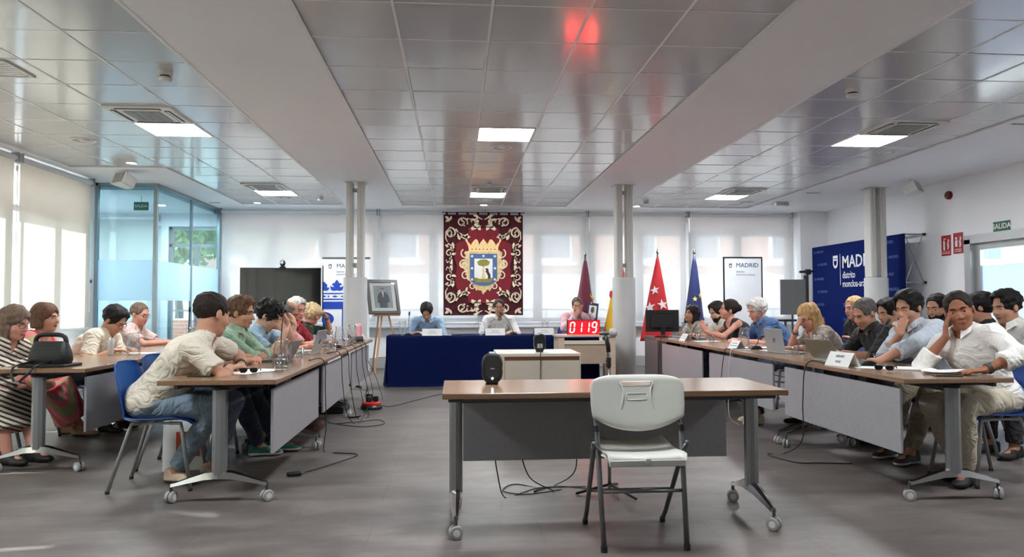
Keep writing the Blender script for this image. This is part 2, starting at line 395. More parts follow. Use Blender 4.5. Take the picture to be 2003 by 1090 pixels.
# ---- roller blinds
BLB = blindm('screen_fabric_white', (222, 221, 220), .33, .58)
BLL = blindm('screen_fabric_cream', (222, 217, 206), .12, .50)
BAR = pm('blind_tube_enamel', (225, 227, 228), .35, var=.02)
def blind(M, w_, z0, z1, m, label, group):
    o = thing('roller_blind', label, 'blind', group=group); o.matrix_world = M
    MB().box(.012, w_ - .012, -.002, .002, z0 + .02, z1 - .02).build('fabric', m, o)
    MB().tube([(.0, .0, z1), (w_, .0, z1)], .034, 14).build('roller_tube', BAR, o, 'auto')
    MB().box(-.014, -.001, -.05, .045, z1 - .055, z1 + .06, c=.003).build('bracket', GREYMET, o); MB().box(w_ + .001, w_ + .014, -.05, .045, z1 - .055, z1 + .06, c=.003).build('bracket', GREYMET, o)
    MB().box(.012, w_ - .012, -.010, .010, z0, z0 + .03, c=.004).build('bottom_bar', BAR, o)
    k = MB(); k.tube([(w_ - .001, -.035, z1), (w_ - .001, -.035, z1 - 1.15)], .004, 5); k.tube([(w_ - .001, -.03, z1 - .1), (w_ - .001, -.03, z1 - .16)], .012, 8)
    k.build('pull_chain', WHITEPL, o); return o
lbl = ['wide white roller blind above the black television screen', 'white roller blind between the left column and the red tapestry', 'white roller blind between the red tapestry and the middle column', 'white roller blind behind the red starred flag', 'white roller blind behind the framed white poster']
for (a, b), l in zip(bays_back, lbl):
    blind(Matrix.Translation((a + .03, YB - .11, 0)), b - a - .06, .84, 2.935, BLB, l, 'roller blinds of the back windows')
lbl = ['cream roller blind nearest the glass vestibule', 'cream roller blind at the left picture edge, second from the glass vestibule'] + ['cream roller blind on the left wall outside the view'] * 5
for (a, b), l in list(zip(bays_left, lbl)):
    blind(Matrix.Translation((XL + .11, a + .065, 0)) @ Matrix.Rotation(R(90), 4, 'Z'), b - a - .10, .86, 2.93, BLL, l, 'roller blinds of the left windows')

# ---- ceiling: slab, plaster strips, exposed grid and metal tiles
ceil = struct('ceiling', MB().box(XL - .25, XR + .2, YR - .2, YB + .25, CZ + .05, CZ + .2), PLASTER)
Y0, TS = 4.28, .6
YF = 13.08
def strip(x0, x1, y0, y1): MB().box(x0, x1, y0, y1, CZ - .012, CZ + .05).build('plaster_strip', PLASTER, ceil)
cols = {'L': [-1.985 - TS * k for k in range(6)], 'C': [-.98 + TS * k for k in range(6)], 'R': [3.05 + TS * k for k in range(5)]}
strip(-1.985, -.98, YR, YF); strip(2.02, 3.05, YR, YF); strip(XL, XR, YF, YB); strip(5.45, XR, YR, YF); strip(XL, -4.985, YR, YF); strip(-4.985, -3.785, 9.68, YF)
fixtures = {('L', 2, 4): 'ac', ('L', 2, 5): 'led', ('L', 2, 11): 'ac', ('L', 2, 12): 'led', ('C', 3, 5): 'led', ('C', 3, 11): 'ac', ('C', 3, 12): 'led', ('R', 3, 4): 'ac', ('R', 3, 5): 'led', ('R', 3, 11): 'ac', ('R', 3, 12): 'led', ('L', 2, -2): 'led', ('C', 3, -2): 'led', ('R', 3, -2): 'led'}
def tile_mesh(w_, d):
    m = MB(); g = .0035; c = .006
    vs = []
    for (a, z) in ((g, CZ + .012), (g, CZ + .004), (g + c, CZ)):
        vs += [(a, a, z), (w_ - a, a, z), (w_ - a, d - a, z), (a, d - a, z)]
    fs = [(11, 10, 9, 8)] + [(k * 4 + i, k * 4 + (i + 1) % 4, k * 4 + 4 + (i + 1) % 4, k * 4 + 4 + i) for k in range(2) for i in range(4)]
    m.add(vs, fs); m.add([(g, g, CZ + .0121), (w_ - g, g, CZ + .0121), (w_ - g, d - g, CZ + .0121), (g, d - g, CZ + .0121)], [(0, 1, 2, 3)])
    return m.mesh('ceiling_tile', TILE)
tm = {}; grid = MB()
rows = [(Y0 + TS * k, min(Y0 + TS * (k + 1), YF)) for k in range(-14, 15)]
for key, xs in cols.items():
    lo = sorted(xs)
    for i in range(len(lo) - 1):
        x0, x1 = lo[i], lo[i + 1]
        ci = i + 1 if key != 'L' else 5 - i
        for r_i, (y0, y1) in enumerate(rows):
            k = r_i - 14
            if key == 'L' and x0 < -3.8 and y1 > 9.7: continue
            if y1 < -2.2: continue
            if (key, ci, k) in fixtures: continue
            d = round(y1 - y0, 3)
            if d < .05: continue
            if d not in tm: tm[d] = tile_mesh(TS, d)
            o = bpy.data.objects.new('ceiling_tile', tm[d]); COL.objects.link(o); o.parent = ceil; o.location = (x0, y0, 0)
            o.rotation_euler = (R(random.uniform(-.12, .12)), R(random.uniform(-.12, .12)), 0)
    for x in lo: grid.box(x - .009, x + .009, YR, YF if not (key == 'L' and x < -3.8) else 9.68, CZ - .003, CZ + .03)
    for y0, _ in rows: grid.box(lo[0] if not (key == 'L' and y0 > 9.7) else -3.785, lo[-1], y0 - .006, y0 + .006, CZ - .002, CZ + .03)
gd = grid.build('ceiling_grid', GRID, ceil); gd['kind'] = 'stuff'
# edge trims where tiles meet plaster
k = MB()
for x in (-1.985, -.98, 2.02, 3.05, 5.45): k.box(x - .014, x + .014, YR, YF, CZ - .016, CZ - .010)
k.box(-4.985, -3.785, 9.672, 9.69, CZ - .016, CZ - .01); k.box(-3.79, -3.775, 9.68, YF, CZ - .016, CZ - .01)
k.build('edge_trim', GRID, ceil)
# ---- ceiling fixtures
LED = emitm('led_panel_glow', (248, 251, 255), 18.5)
def led(x, y, label):
    o = thing('led_panel', label, 'ceiling light', (x, y, CZ), group='square ceiling lights')
    k = MB(); k.box(0, .6, 0, .02, -.008, .01); k.box(0, .6, .58, .6, -.008, .01); k.box(0, .02, .02, .58, -.008, .01); k.box(.58, .6, .02, .58, -.008, .01); k.build('frame', WHITEPL, o)
    MB().box(.02, .58, .02, .58, -.003, .008).build('diffuser', LED, o)
def ac(x, y, label):
    o = thing('air_conditioner', label, 'air conditioner', (x, y, CZ), group='ceiling cassette air conditioners')
    k = MB(); k.box(.0, .6, 0, .6, -.022, -.001, c=.008); k.build('body', WHITEPL, o)
    k = MB()
    for i in range(16): yy = .135 + i * .0215; k.box(.14, .46, yy, yy + .012, -.030, -.0222)
    for xx in (.22, .30, .38): k.box(xx, xx + .006, .13, .47, -.032, -.0225)
    k.build('intake_grille', GREYPL, o)
    for a in range(4):
        M = T(.3, .3, 0) @ Matrix.Rotation(a * math.pi / 2, 4, 'Z')
        MB().box(-.2, .2, -.262, -.215, -.026, -.0225, M=M, c=.001).build('air_slot', BLACK, o)
        MB().box(-.19, .19, -.252, -.232, -.031, -.0262, M=M).build('louvre', WHITEPL, o)
names = {('L', 4): 'near left air conditioner ahead of the sunlit blinds', ('L', 11): 'far left air conditioner close to the glass vestibule', ('C', 11): 'air conditioner above the red tapestry', ('R', 4): 'near right air conditioner beside a bright panel', ('R', 11): 'far right air conditioner near the back windows'}
lnames = {('L', 5): 'near left bright square panel, over the outer left table', ('L', 12): 'far left bright square panel near the left column', ('C', 5): 'near centre bright square panel in the middle bay', ('C', 12): 'far centre bright square panel before the tapestry', ('R', 5): 'near right bright square panel over the seated men', ('R', 12): 'far right bright square panel near the back windows'}
for (key, ci, k), kind in fixtures.items():
    lo = sorted(cols[key]); i = ci - 1 if key != 'L' else 5 - ci
    (ac if kind == 'ac' else led)(lo[i], Y0 + TS * k, ('white cassette ' + names[key, k]) if kind == 'ac' else lnames.get((key, k), 'square ceiling light panel behind the viewpoint'))
DOWN = emitm('downlight_glow', (255, 251, 246), 14)
def downlight(x, y, r, on, label):
    o = thing('downlight' if on else 'ceiling_speaker', label, 'downlight' if on else 'ceiling speaker', (x, y, CZ), group='small round lit downlights' if on else 'round recessed ceiling speakers')
    k = MB(); k.lathe([(r, .012), (r, -.006), (r * .93, -.012), (r * .78, -.006), (r * .76, .002)], 24, cap=False); k.build('bezel', WHITEPL, o, 'auto')
    if on: MB().lathe([(.001, -.002), (r * .77, -.002), (r * .77, .004), (.001, .004)], 20, cap=False).build('lamp_face', DOWN, o)
    else:
        MB().lathe([(.001, .004), (r * .77, .004)], 20, cap=False).build('back_plate', GREYPL, o)
        MB().lathe([(.001, -.012), (r * .3, -.011), (r * .42, -.004), (r * .40, .003), (.001, .003)], 16, cap=False).build('cone', WHITEPL, o, True)
ZO = -.012
for x, y, r, on, l in [(-4.05, 8.15, .13, 0, 'round ceiling speaker above the cream roller blinds'), (-4.09, 9.40, .07, 1, 'lit downlight near the glass vestibule'), (-2.88, 12.36, .13, 0, 'round ceiling speaker past the far left light panel'), (-3.49, 12.95, .07, 1, 'lit downlight in the far left corner over the television'),
                       (.52, 8.20, .13, 0, 'round ceiling speaker just past the near centre light panel'), (.5, 12.4, .12, 0, 'round ceiling speaker past the far centre light panel'), (.5, 13.0, .08, 1, 'lit downlight straight above the red tapestry'),
                       (5.13, 8.17, .12, 0, 'round ceiling speaker past the near right light panel'), (6.72, 8.09, .09, 1, 'lit downlight at the right picture edge'), (5.14, 12.4, .12, 0, 'round ceiling speaker past the far right light panel'), (3.31, 13.0, .08, 1, 'lit downlight right of the middle column'), (5.55, 12.95, .08, 1, 'lit downlight at the far right of the back windows')]:
    downlight(x, y, r, on, l)
def smoke(x, y, s_, label):
    o = thing('smoke_detector', label, 'smoke detector', (x, y, CZ), group='white ceiling smoke detectors')
    k = MB(); k.lathe([(.056 * s_, .002), (.056 * s_, -.03 * s_), (.050 * s_, -.034 * s_)], 20); k.build('base', WHITEPL, o, 'auto')
    MB().lathe([(.038 * s_, -.032 * s_), (.038 * s_, -.05 * s_)], 16, cap=False).build('sensor_gap', BLACK, o)
    MB().lathe([(.052 * s_, -.048 * s_), (.052 * s_, -.060 * s_), (.040 * s_, -.074 * s_), (.001, -.076 * s_)], 20).build('cap', WHITEPL, o, 'auto')
for x, y, s_, l in [(-2.24, 5.70, 1, 'white smoke detector near the left bulkhead'), (3.32, 5.76, 1, 'white smoke detector near the right bulkhead'), (-2.26, 12.2, .9, 'white smoke detector by the left column'), (.48, 10.57, .7, 'tiny smoke detector before the far centre air conditioner'), (3.30, 12.3, .9, 'white smoke detector right of the middle column')]: smoke(x, y, s_, l)
# hatch, vents and a motion sensor in the ceiling
def slot(x, y, w_, label):
    o = thing('ceiling_vent', label, 'vent', (x, y, CZ), group='slim ceiling vents'); k = MB(); k.box(-w_ / 2, w_ / 2, -.03, .03, -.018, .004, c=.004); k.build('frame', WHITEPL, o)
    MB().box(-w_ / 2 + .012, w_ / 2 - .012, -.014, .014, -.021, -.0185).build('slit', BLACK, o)
slot(5.62, 6.72, .22, 'slim vent in the plaster right of the near right air conditioner'); slot(5.75, 11.18, .24, 'slim vent in the plaster near the right column'); slot(-4.2, 12.9, .2, 'slim vent in the plaster beside the vestibule roof')
o = thing('ceiling_hatch', 'square framed access hatch at the left picture edge of the ceiling', 'hatch', (-3.9, 5.5, CZ)); k = MB()
k.box(0, .6, 0, .03, -.014, .004, c=.003); k.box(0, .6, .37, .4, -.014, .004, c=.003); k.box(0, .03, .03, .37, -.014, .004, c=.003); k.box(.57, .6, .03, .37, -.014, .004, c=.003); k.build('frame', WHITEPL, o)
for i in range(7): MB().box(.035, .565, .04 + i * .047, .075 + i * .047, -.010, -.004).build('louvre', WHITEPL, o)
def wallspeaker(x, y, rz, label):
    o = thing('ceiling_loudspeaker', label, 'loudspeaker', (x, y, CZ - .012), rz, group='white loudspeakers under the ceiling')
    k = MB(); k.box(-.03, .03, -.02, .02, -.05, 0, c=.004); k.build('bracket', WHITEPL, o)
    M = T(0, 0, -.13, R(-22)); k = MB(); P = [(-.15, -.075), (-.115, -.1), (.115, -.1), (.15, -.075), (.15, .06), (.12, .085), (-.12, .085), (-.15, .06)]
    vs = [(a, -.1, b) for a, b in P] + [(a * .62, .09, b * .75) for a, b in P]; fs = [tuple(range(8)), tuple(range(15, 7, -1))] + [(i, 8 + i, 8 + (i + 1) % 8, (i + 1) % 8) for i in range(8)]
    k.add(vs, fs, M); k.build('cabinet', WHITEPL, o)
    MB().box(-.105, .105, -.108, -.1005, -.082, .066, M=M, c=.003).build('grille', GREYPL, o)
wallspeaker(-4.40, 9.95, R(-35) + math.pi * 0, 'white loudspeaker in front of the glass vestibule'); wallspeaker(6.6, 9.95, R(40), 'white loudspeaker near the right column')
o = thing('motion_sensor', 'small white box sensor under the ceiling by the right back window', 'sensor', (5.72, 12.3, CZ - .012)); MB().box(-.13, .13, -.08, .08, -.07, 0, c=.012).build('housing', WHITEPL, o); MB().box(-.1, .1, -.084, -.0805, -.055, -.02, c=.001).build('dark_window', GREYPL, o)

# ---- columns: steel H profile above a round casing
COLM = pm('column_enamel', (205, 203, 198), .35, var=.03, vscale=3); CASE = pm('column_casing', (196, 195, 193), .5, var=.04, vscale=4)
for x, l in ((-1.47, 'grey column left of the easel with a round lower casing'), (2.52, 'grey column beside the red clock desk'), (6.49, 'grey column in front of the blue backdrop')):
    o = thing('column', l, 'column', (x, 10.7, 0), group='columns with round lower casings')
    MB().lathe([(.172, 0), (.172, 1.585), (.165, 1.6), (.05, 1.6)], 40).build('round_casing', CASE, o, 'auto')
    k = MB()
    for s_ in (-1, 1): pf = MB().box(min(s_ * .034, s_ * .128), max(s_ * .034, s_ * .128), -.10, .10, 1.6, CZ - .012, c=.012); pf.box(s_ * .074 - .012, s_ * .074 + .012, -.112, .112, 1.6, CZ - .012, c=.005); pf.build('steel_profile', COLM, o)
    for zz in (1.75, 2.85): MB().box(-.034, .034, -.01, .01, zz, zz + .06).build('tie_plate', COLM, o)
    MB().box(-.16, .16, -.14, .14, CZ - .018, CZ - .0125).build('head_plate', COLM, o)

# ---- glass vestibule in the left back corner
VX, VY = -4.40, 10.95
o = bpy.data.objects.new('glass_partition', None); COL.objects.link(o); tag(o, 'glazed vestibule with frosted band in the left back corner', 'glass partition')
ALG = pm('vestibule_aluminium', (150, 165, 172), .35, .5, var=.03)
def gl_panel(a, b, y_or_x, front):
    for z0, z1, mt, nm in ((.06, 1.27, BLUEGLASS, 'pane'), (1.27, 1.86, FROST, 'frosted_band'), (1.86, 2.95, BLUEGLASS, 'pane')):
        k = MB(); k.box(a, b, y_or_x - .005, y_or_x + .005, z0, z1) if front else k.box(y_or_x - .005, y_or_x + .005, a, b, z0, z1); k.build(nm, mt, o)
gl_panel(XL + .04, VX - .03, VY, True)
for a, b in ((VY + .03, 12.35), (12.38, 13.75)): gl_panel(a, b, VX, False)
k = MB(); k.box(XL - .02, XL + .04, VY - .03, VY + .03, 0, CZ); k.box(VX - .03, VX + .02, VY - .025, VY + .03, 0, CZ); k.box(VX - .02, VX + .02, 12.345, 12.385, 0, CZ); k.box(VX - .02, VX + .02, 13.74, YB, 0, CZ)
k.build('post', ALG, o)
k = MB(); k.box(XL, VX, VY - .03, VY + .03, 2.95, CZ - .012); k.box(VX - .03, VX + .02, VY, YB, 2.95, CZ - .012); k.box(XL, VX, VY - .03, VY + .03, 0, .06); k.box(VX - .03, VX + .02, VY, YB, 0, .06); k.build('rail', ALG, o)
# rooms beyond the glass (window added for daylight, blind in place of white panels): side wall, ceiling bulkhead, glazed street door
VW = -7.2
window('window_13', Matrix.Translation((VW, YB, 0)), 0, 1.75, .6, 2.66, [(.1, .85), (.95, 1.68)]); portal(VW + .9, YB + .3, 1.6, 1.8, 2.0, (0, -1, 0))  # window added so that daylight floods the vestibule
m = MB(); m.box(VW - .2, VW, VY - .6, YB + .25, 0, CZ + .2); m.box(VW, XL - .25, VY - .2, VY - .0, 0, CZ + .2); struct('vestibule_wall', m, WHITE)
m = MB(); m.box(VW, -5.32, YB, YB + .25, 0, .6); m.box(VW, -5.32, YB, YB + .25, 2.66, CZ + .2); m.box(-5.45, -5.32, YB, YB + .25, .6, 2.66); m.box(-5.32, -4.40, YB, YB + .25, 2.66, CZ + .2); struct('vestibule_back_wall', m, WHITE)
struct('vestibule_ceiling', MB().box(VW, VX - .06, VY + .05, YB, 2.90, 2.96), PLASTER)
for x_, y_, l_ in ((-5.0, 12.6, 'lit downlight inside the glass vestibule'), (-6.2, 12.2, 'lit downlight deep inside the vestibule')):
    o = thing('downlight', l_, 'downlight', (x_, y_, 2.90), group='small round lit downlights'); MB().lathe([(.11, 0), (.11, -.008), (.09, -.012), (.085, -.004)], 24, cap=False).build('bezel', WHITEPL, o, 'auto'); MB().lathe([(.001, -.006), (.085, -.006), (.085, -.002), (.001, -.002)], 20, cap=False).build('lamp_face', emitm('vestibule_lamp_glow', (250, 252, 255), 170), o)
blind(Matrix.Translation((VW + .05, YB - .11, 0)), 1.70, .55, 2.80, BLB, 'added white roller blind standing for white panels inside the glass vestibule', 'roller blinds of the back windows')  # added blind, hides the trees and stands for white panels
door = bpy.data.objects.new('door_1', None); COL.objects.link(door); door['kind'] = 'structure'
DG = pm('grey_door_frame', (122, 130, 134), .4, .4, var=.03)
k = MB(); x0, x1 = -5.32, -4.40
k.box(x0, x0 + .06, YB + .04, YB + .12, 0, 2.66); k.box(x1 - .06, x1, YB + .04, YB + .12, 0, 2.66); k.box(x0, x1, YB + .04, YB + .12, 2.28, 2.34); k.box(x0, x1, YB + .04, YB + .12, 2.6, 2.66); k.box(-4.86, -4.80, YB + .04, YB + .12, 0, 2.28); k.build('door_frame', DG, door)
for a, b, z0, z1 in ((x0 + .06, x1 - .06, 2.34, 2.6), (x0 + .06, -4.86, .1, 2.28), (-4.80, x1 - .06, .1, 2.28)):
    MB().box(a, b, YB + .075, YB + .083, z0, z1).build('pane', WINGLASS, door)
k = MB(); k.tube([(-4.83, YB + .02, .95), (-4.83, YB - .03, .95), (-4.83, YB - .03, 1.25), (-4.83, YB + .02, 1.25)], .011, 8); k.build('door_handle', CHROME, door, True)
portal(-4.86, YB + .3, 1.4, .9, 2.5, (0, -1, 0))
GREEN = pm('exit_sign_green', (28, 104, 78), .5, var=.03); LETW = pm('sign_white', (238, 240, 236), .5, var=.01)
o = thing('exit_sign', 'green exit sign seen through the vestibule glass', 'exit sign', (-4.87, 11.55, 2.735), R(0)); MB().box(-.11, .11, 0, .01, -.065, .065, c=.002).build('plate', GREEN, o)
text('lettering', 'SALIDA', .058, LETW, o, T(0, -.0015, 0)); MB().tube([(0, .005, .065), (0, .005, .165)], .005, 6).build('hanger', ALG, o)
o = thing('dark_door', 'dark framed door on the far side of the vestibule', 'door', (-7.17, 12.1, 0), 0); k = MB(); k.box(0, .05, 0, .07, 0, 2.3); k.box(0, .05, .9, .97, 0, 2.3); k.box(0, .05, .07, .9, 2.22, 2.3); k.build('frame', BLACK, o); MB().box(.0, .02, .07, .9, 0, 2.22).build('leaf', pm('pale_door', (196, 205, 208), .4, var=.03), o); MB().tube([(.03, .78, 1.05), (.08, .78, 1.05), (.08, .64, 1.05)], .01, 6).build('handle', BLACK, o)
o = thing('thermostat', 'small white wall controller on the post beside the vestibule', 'thermostat', (XL + .001, 10.78, 1.52)); MB().box(0, .025, -.045, .045, -.07, .07, c=.006).build('case', WHITEPL, o); MB().box(.025, .028, -.03, .03, .0, .045).build('display', DARKMET, o)
MB().box(.0, .02, -.012, .012, -.42, -.07).build('cable_duct', WHITEPL, o)

# ---- right wall: door, signs, alarm
door = bpy.data.objects.new('door_2', None); COL.objects.link(door); door['kind'] = 'structure'
AL2 = pm('door_aluminium', (182, 184, 184), .35, .45, var=.03)
k = MB(); k.box(XR - .05, XR + .1, DY0 - .06, DY0 + .06, 0, DZ); k.box(XR - .05, XR + .1, DY1 - .06, DY1 + .06, 0, DZ); k.box(XR - .05, XR + .1, DY0 - .06, DY1 + .06, DZ - .06, DZ + .06); k.build('door_frame', AL2, door)
k = MB(); k.box(XR + .02, XR + .07, DY0 + .06, DY0 + .15, .02, DZ - .06); k.box(XR + .02, XR + .07, DY1 - .16, DY1 - .06, .02, DZ - .06); k.box(XR + .02, XR + .07, DY0 + .15, DY1 - .16, DZ - .15, DZ - .06); k.box(XR + .02, XR + .07, DY0 + .15, DY1 - .16, .02, .14); k.build('door_leaf_frame', AL2, door)
DF = glassm('door_frosted_glass', (206, 214, 222), 1.2, .3, frost=.8)
MB().box(XR + .04, XR + .048, DY0 + .15, DY1 - .16, .14, 1.72).build('frosted_pane', DF, door); MB().box(XR + .04, XR + .048, DY0 + .15, DY1 - .16, 1.72, DZ - .15).build('pane', WINGLASS, door)
portal(XR + .3, (DY0 + DY1) / 2, 1.05, DY1 - DY0, 2.05, (-1, 0, 0))
RW = Matrix.Translation((XR - .004, 0, 0)) @ Matrix.Rotation(R(-90), 4, 'Z')   # local x runs towards the camera, faces into the room
def wsign(name, label, cat, y, z, w_, h, m):
    o = thing(name, label, cat, (XR - .004, y, z), R(-90)); MB().box(-w_ / 2, w_ / 2, -.004, 0, -h / 2, h / 2, c=.001).build('plate', m, o); return o
o = wsign('exit_sign', 'green exit sign above the door on the right wall', 'exit sign', 8.98, 2.22, .30, .13, GREEN); text('lettering', 'SALIDA', .098, LETW, o, T(0, -.005, 0), bold=.002)
RED = pm('fire_sign_red', (172, 24, 34), .45, var=.04)
o = wsign('fire_sign', 'red fire extinguisher sign, left of the pair', 'sign', 10.07, 2.05, .20, .30, RED); k = MB(); k.prism([(-.06, -.07), (-.02, -.07), (-.02, .05), (-.03, .08), (-.05, .08), (-.06, .05)], -.006, -.004); k.box(-.05, -.0, -.006, -.004, .09, .105); k.build('extinguisher_symbol', LETW, o)
k = MB(); k.prism([(.03, -.06), (.05, -.06), (.065, -.02), (.055, .03), (.07, .07), (.045, .1), (.04, .05), (.025, .02), (.035, -.02)], -.006, -.004); k.build('flame_symbol', LETW, o); text('lettering', 'EXTINTOR', .034, LETW, o, T(0, -.005, -.115)); MB().box(-.095, .095, -.0055, -.004, -.088, -.084).build('rule', LETW, o)
o = wsign('fire_sign', 'red alarm push button sign, right of the pair', 'sign', 9.815, 2.065, .20, .30, RED); k = MB(); k.ball((-.035, -.005, .07), (.02, .002, .02), 12); k.prism([(-.055, -.05), (-.015, -.05), (-.01, .04), (-.025, .05), (-.06, .03)], -.006, -.004); k.build('push_button_symbol', LETW, o)
k = MB(); k.prism([(.03, -.06), (.05, -.06), (.065, -.02), (.055, .03), (.07, .07), (.045, .1), (.04, .05), (.025, .02), (.035, -.02)], -.006, -.004); k.build('flame_symbol', LETW, o); text('lettering', 'PULSADOR\nDE ALARMA', .028, LETW, o, T(0, -.005, -.105))
o = thing('fire_alarm', 'dark red alarm sounder high on the right wall', 'alarm', (XR - .001, 9.97, 2.78), R(-90)); k = MB(); k.lathe([(.06, 0), (.062, .03), (.05, .05), (.001, .055)], 20, M=T(0, 0, 0, R(90))); k.build('sounder', pm('alarm_red', (110, 12, 18), .35), o, 'auto'); MB().box(-.03, .03, -.058, -.052, -.01, .01).build('grille', BLACK, o)
# ================================================================ OUTDOORS
GRD = pm('street_paving', (190, 184, 176), .8, var=.1, vscale=1)
g = MB().box(-60, 60, -40, 70, -.5, -.4).build('ground', GRD); g['kind'] = 'structure'
PINK = pm('pink_render', (206, 158, 138), .85, var=.05, vscale=.6); OFFW = pm('pale_render', (232, 230, 226), .8, var=.04, vscale=.6); PANE = pm('far_window_glass', (96, 116, 136), .15, var=.1, vscale=.5)
CREAM = pm('cream_render', (246, 226, 190), .85, var=.05, vscale=.5); RAIL = pm('railing_grey', (120, 122, 126), .5, .3)
b_ = thing('building', 'pale pink residential block seen through the back blinds', 'building', (0, 24, -.4))
MB().box(-14, 26, 0, 6, 0, 12).build('wall', PINK, b_)
MB().box(-14, 26, -.12, 0, 0, 2.6).build('plinth', OFFW, b_); MB().box(-14, 26, -.25, 0, 5.35, 5.6).build('cornice', OFFW, b_)
for i in range(15):
    for z in (3.1, 6.6):
        x = -12.5 + i * 2.55 + (.35 if i % 2 else 0)
        k = MB(); k.box(x - .08, x + 1.08, -.1, .0, z - .08, z + 1.48); k.box(x - .2, x + 1.2, -.22, 0, z - .2, z - .08); wd = k.build('window', OFFW, b_)
        k = MB(); k.box(x + .03, x + .49, -.13, -.1005, z + .05, z + 1.38); k.build('pane', PANE, wd); MB().box(x + .53, x + .98, -.13, -.1005, z + .05, z + 1.38).build('pane', PANE, wd)
b2 = thing('building', 'sunlit cream building outside the left windows', 'building', (-19, 0, -.4)); MB().box(-5, 0, -20, 11, 0, 3.1).build('wall', CREAM, b2); MB().box(-5.2, .2, -20.2, 11.2, 3.1, 3.35).build('roof_edge', OFFW, b2)
for i in range(9):
    y = -17 + i * 3.1; k = MB(); k.box(-.02, .06, y, y + 1.1, 1.0, 2.4); wd = k.build('window', OFFW, b2); MB().box(.061, .08, y + .1, y + 1.0, 1.1, 2.3).build('pane', PANE, wd)
r_ = thing('railing', 'grey street railing outside the back windows', 'railing', (0, 17.5, -.4))
for z in (.9, 1.45): MB().box(-8, 14, -.02, .02, z, z + .04).build('rail', RAIL, r_)
pmesh = MB().box(-.012, .012, -.012, .012, 0, 1.45).mesh('baluster', RAIL)
for i in range(74): q = bpy.data.objects.new('baluster', pmesh); COL.objects.link(q); q.parent = r_; q.location = (-8 + i * .3, 0, 0)
LEAF = pm('tree_leaves', (112, 140, 84), .6, var=.35, vscale=3); BARK = pm('tree_bark', (96, 80, 66), .9, var=.2, vscale=9, bump=.3)
def tree(x, y, h, r, label, seed):
    rd = random.Random(seed); o = thing('street_tree', label, 'tree', (x, y, -.4), group='street trees past the vestibule door')
    MB().tube([(0, 0, 0), (.08, .03, h * .4), (-.05, .05, h * .75)], [.13, .10, .06], 8).build('trunk', BARK, o, True)
    k = MB()
    for i in range(1500):
        v = Vector((rd.gauss(0, 1), rd.gauss(0, 1), rd.gauss(0, 1))).normalized() * r * rd.uniform(.35, 1) ** .5; c = Vector((0, 0, h)) + Vector((v.x, v.y, v.z * .8))
        a = Vector((rd.gauss(0, 1), rd.gauss(0, 1), rd.gauss(0, 1))).normalized() * .14; b3 = a.cross(Vector((rd.gauss(0, 1), rd.gauss(0, 1), rd.gauss(0, 1)))).normalized() * .07
        k.add([c - a, c + b3, c + a, c - b3], [(0, 1, 2, 3)])
    f = k.build('foliage', LEAF, o); f['kind'] = 'stuff'
tree(-6.6, 17.6, 3.6, 1.4, 'leafy street tree behind the vestibule door, left one', 3); tree(-8.6, 20.9, 3.9, 1.4, 'leafy street tree behind the vestibule door, farther one', 4); tree(-5.2, 21.0, 3.7, 1.3, 'leafy street tree behind the vestibule door, right one', 5)
BRK = pm('red_brick', (196, 120, 92), .85, var=.2, vscale=14)
q = thing('garden_wall', 'low red brick wall outside the vestibule door', 'wall', (-9.5, 16.6, -.4)); 
bm_ = MB().box(0, .24, -.06, .06, 0, .07, c=.006).mesh('brick', BRK); MB().box(0, 4.95, -.05, .05, 0, 1.3).build('mortar_core', OFFW, q)
for r2 in range(16):
    for c2 in range(19): e = bpy.data.objects.new('brick', bm_); COL.objects.link(e); e.parent = q; e.location = (c2 * .25 + (.125 if r2 % 2 else 0), 0, r2 * .08)
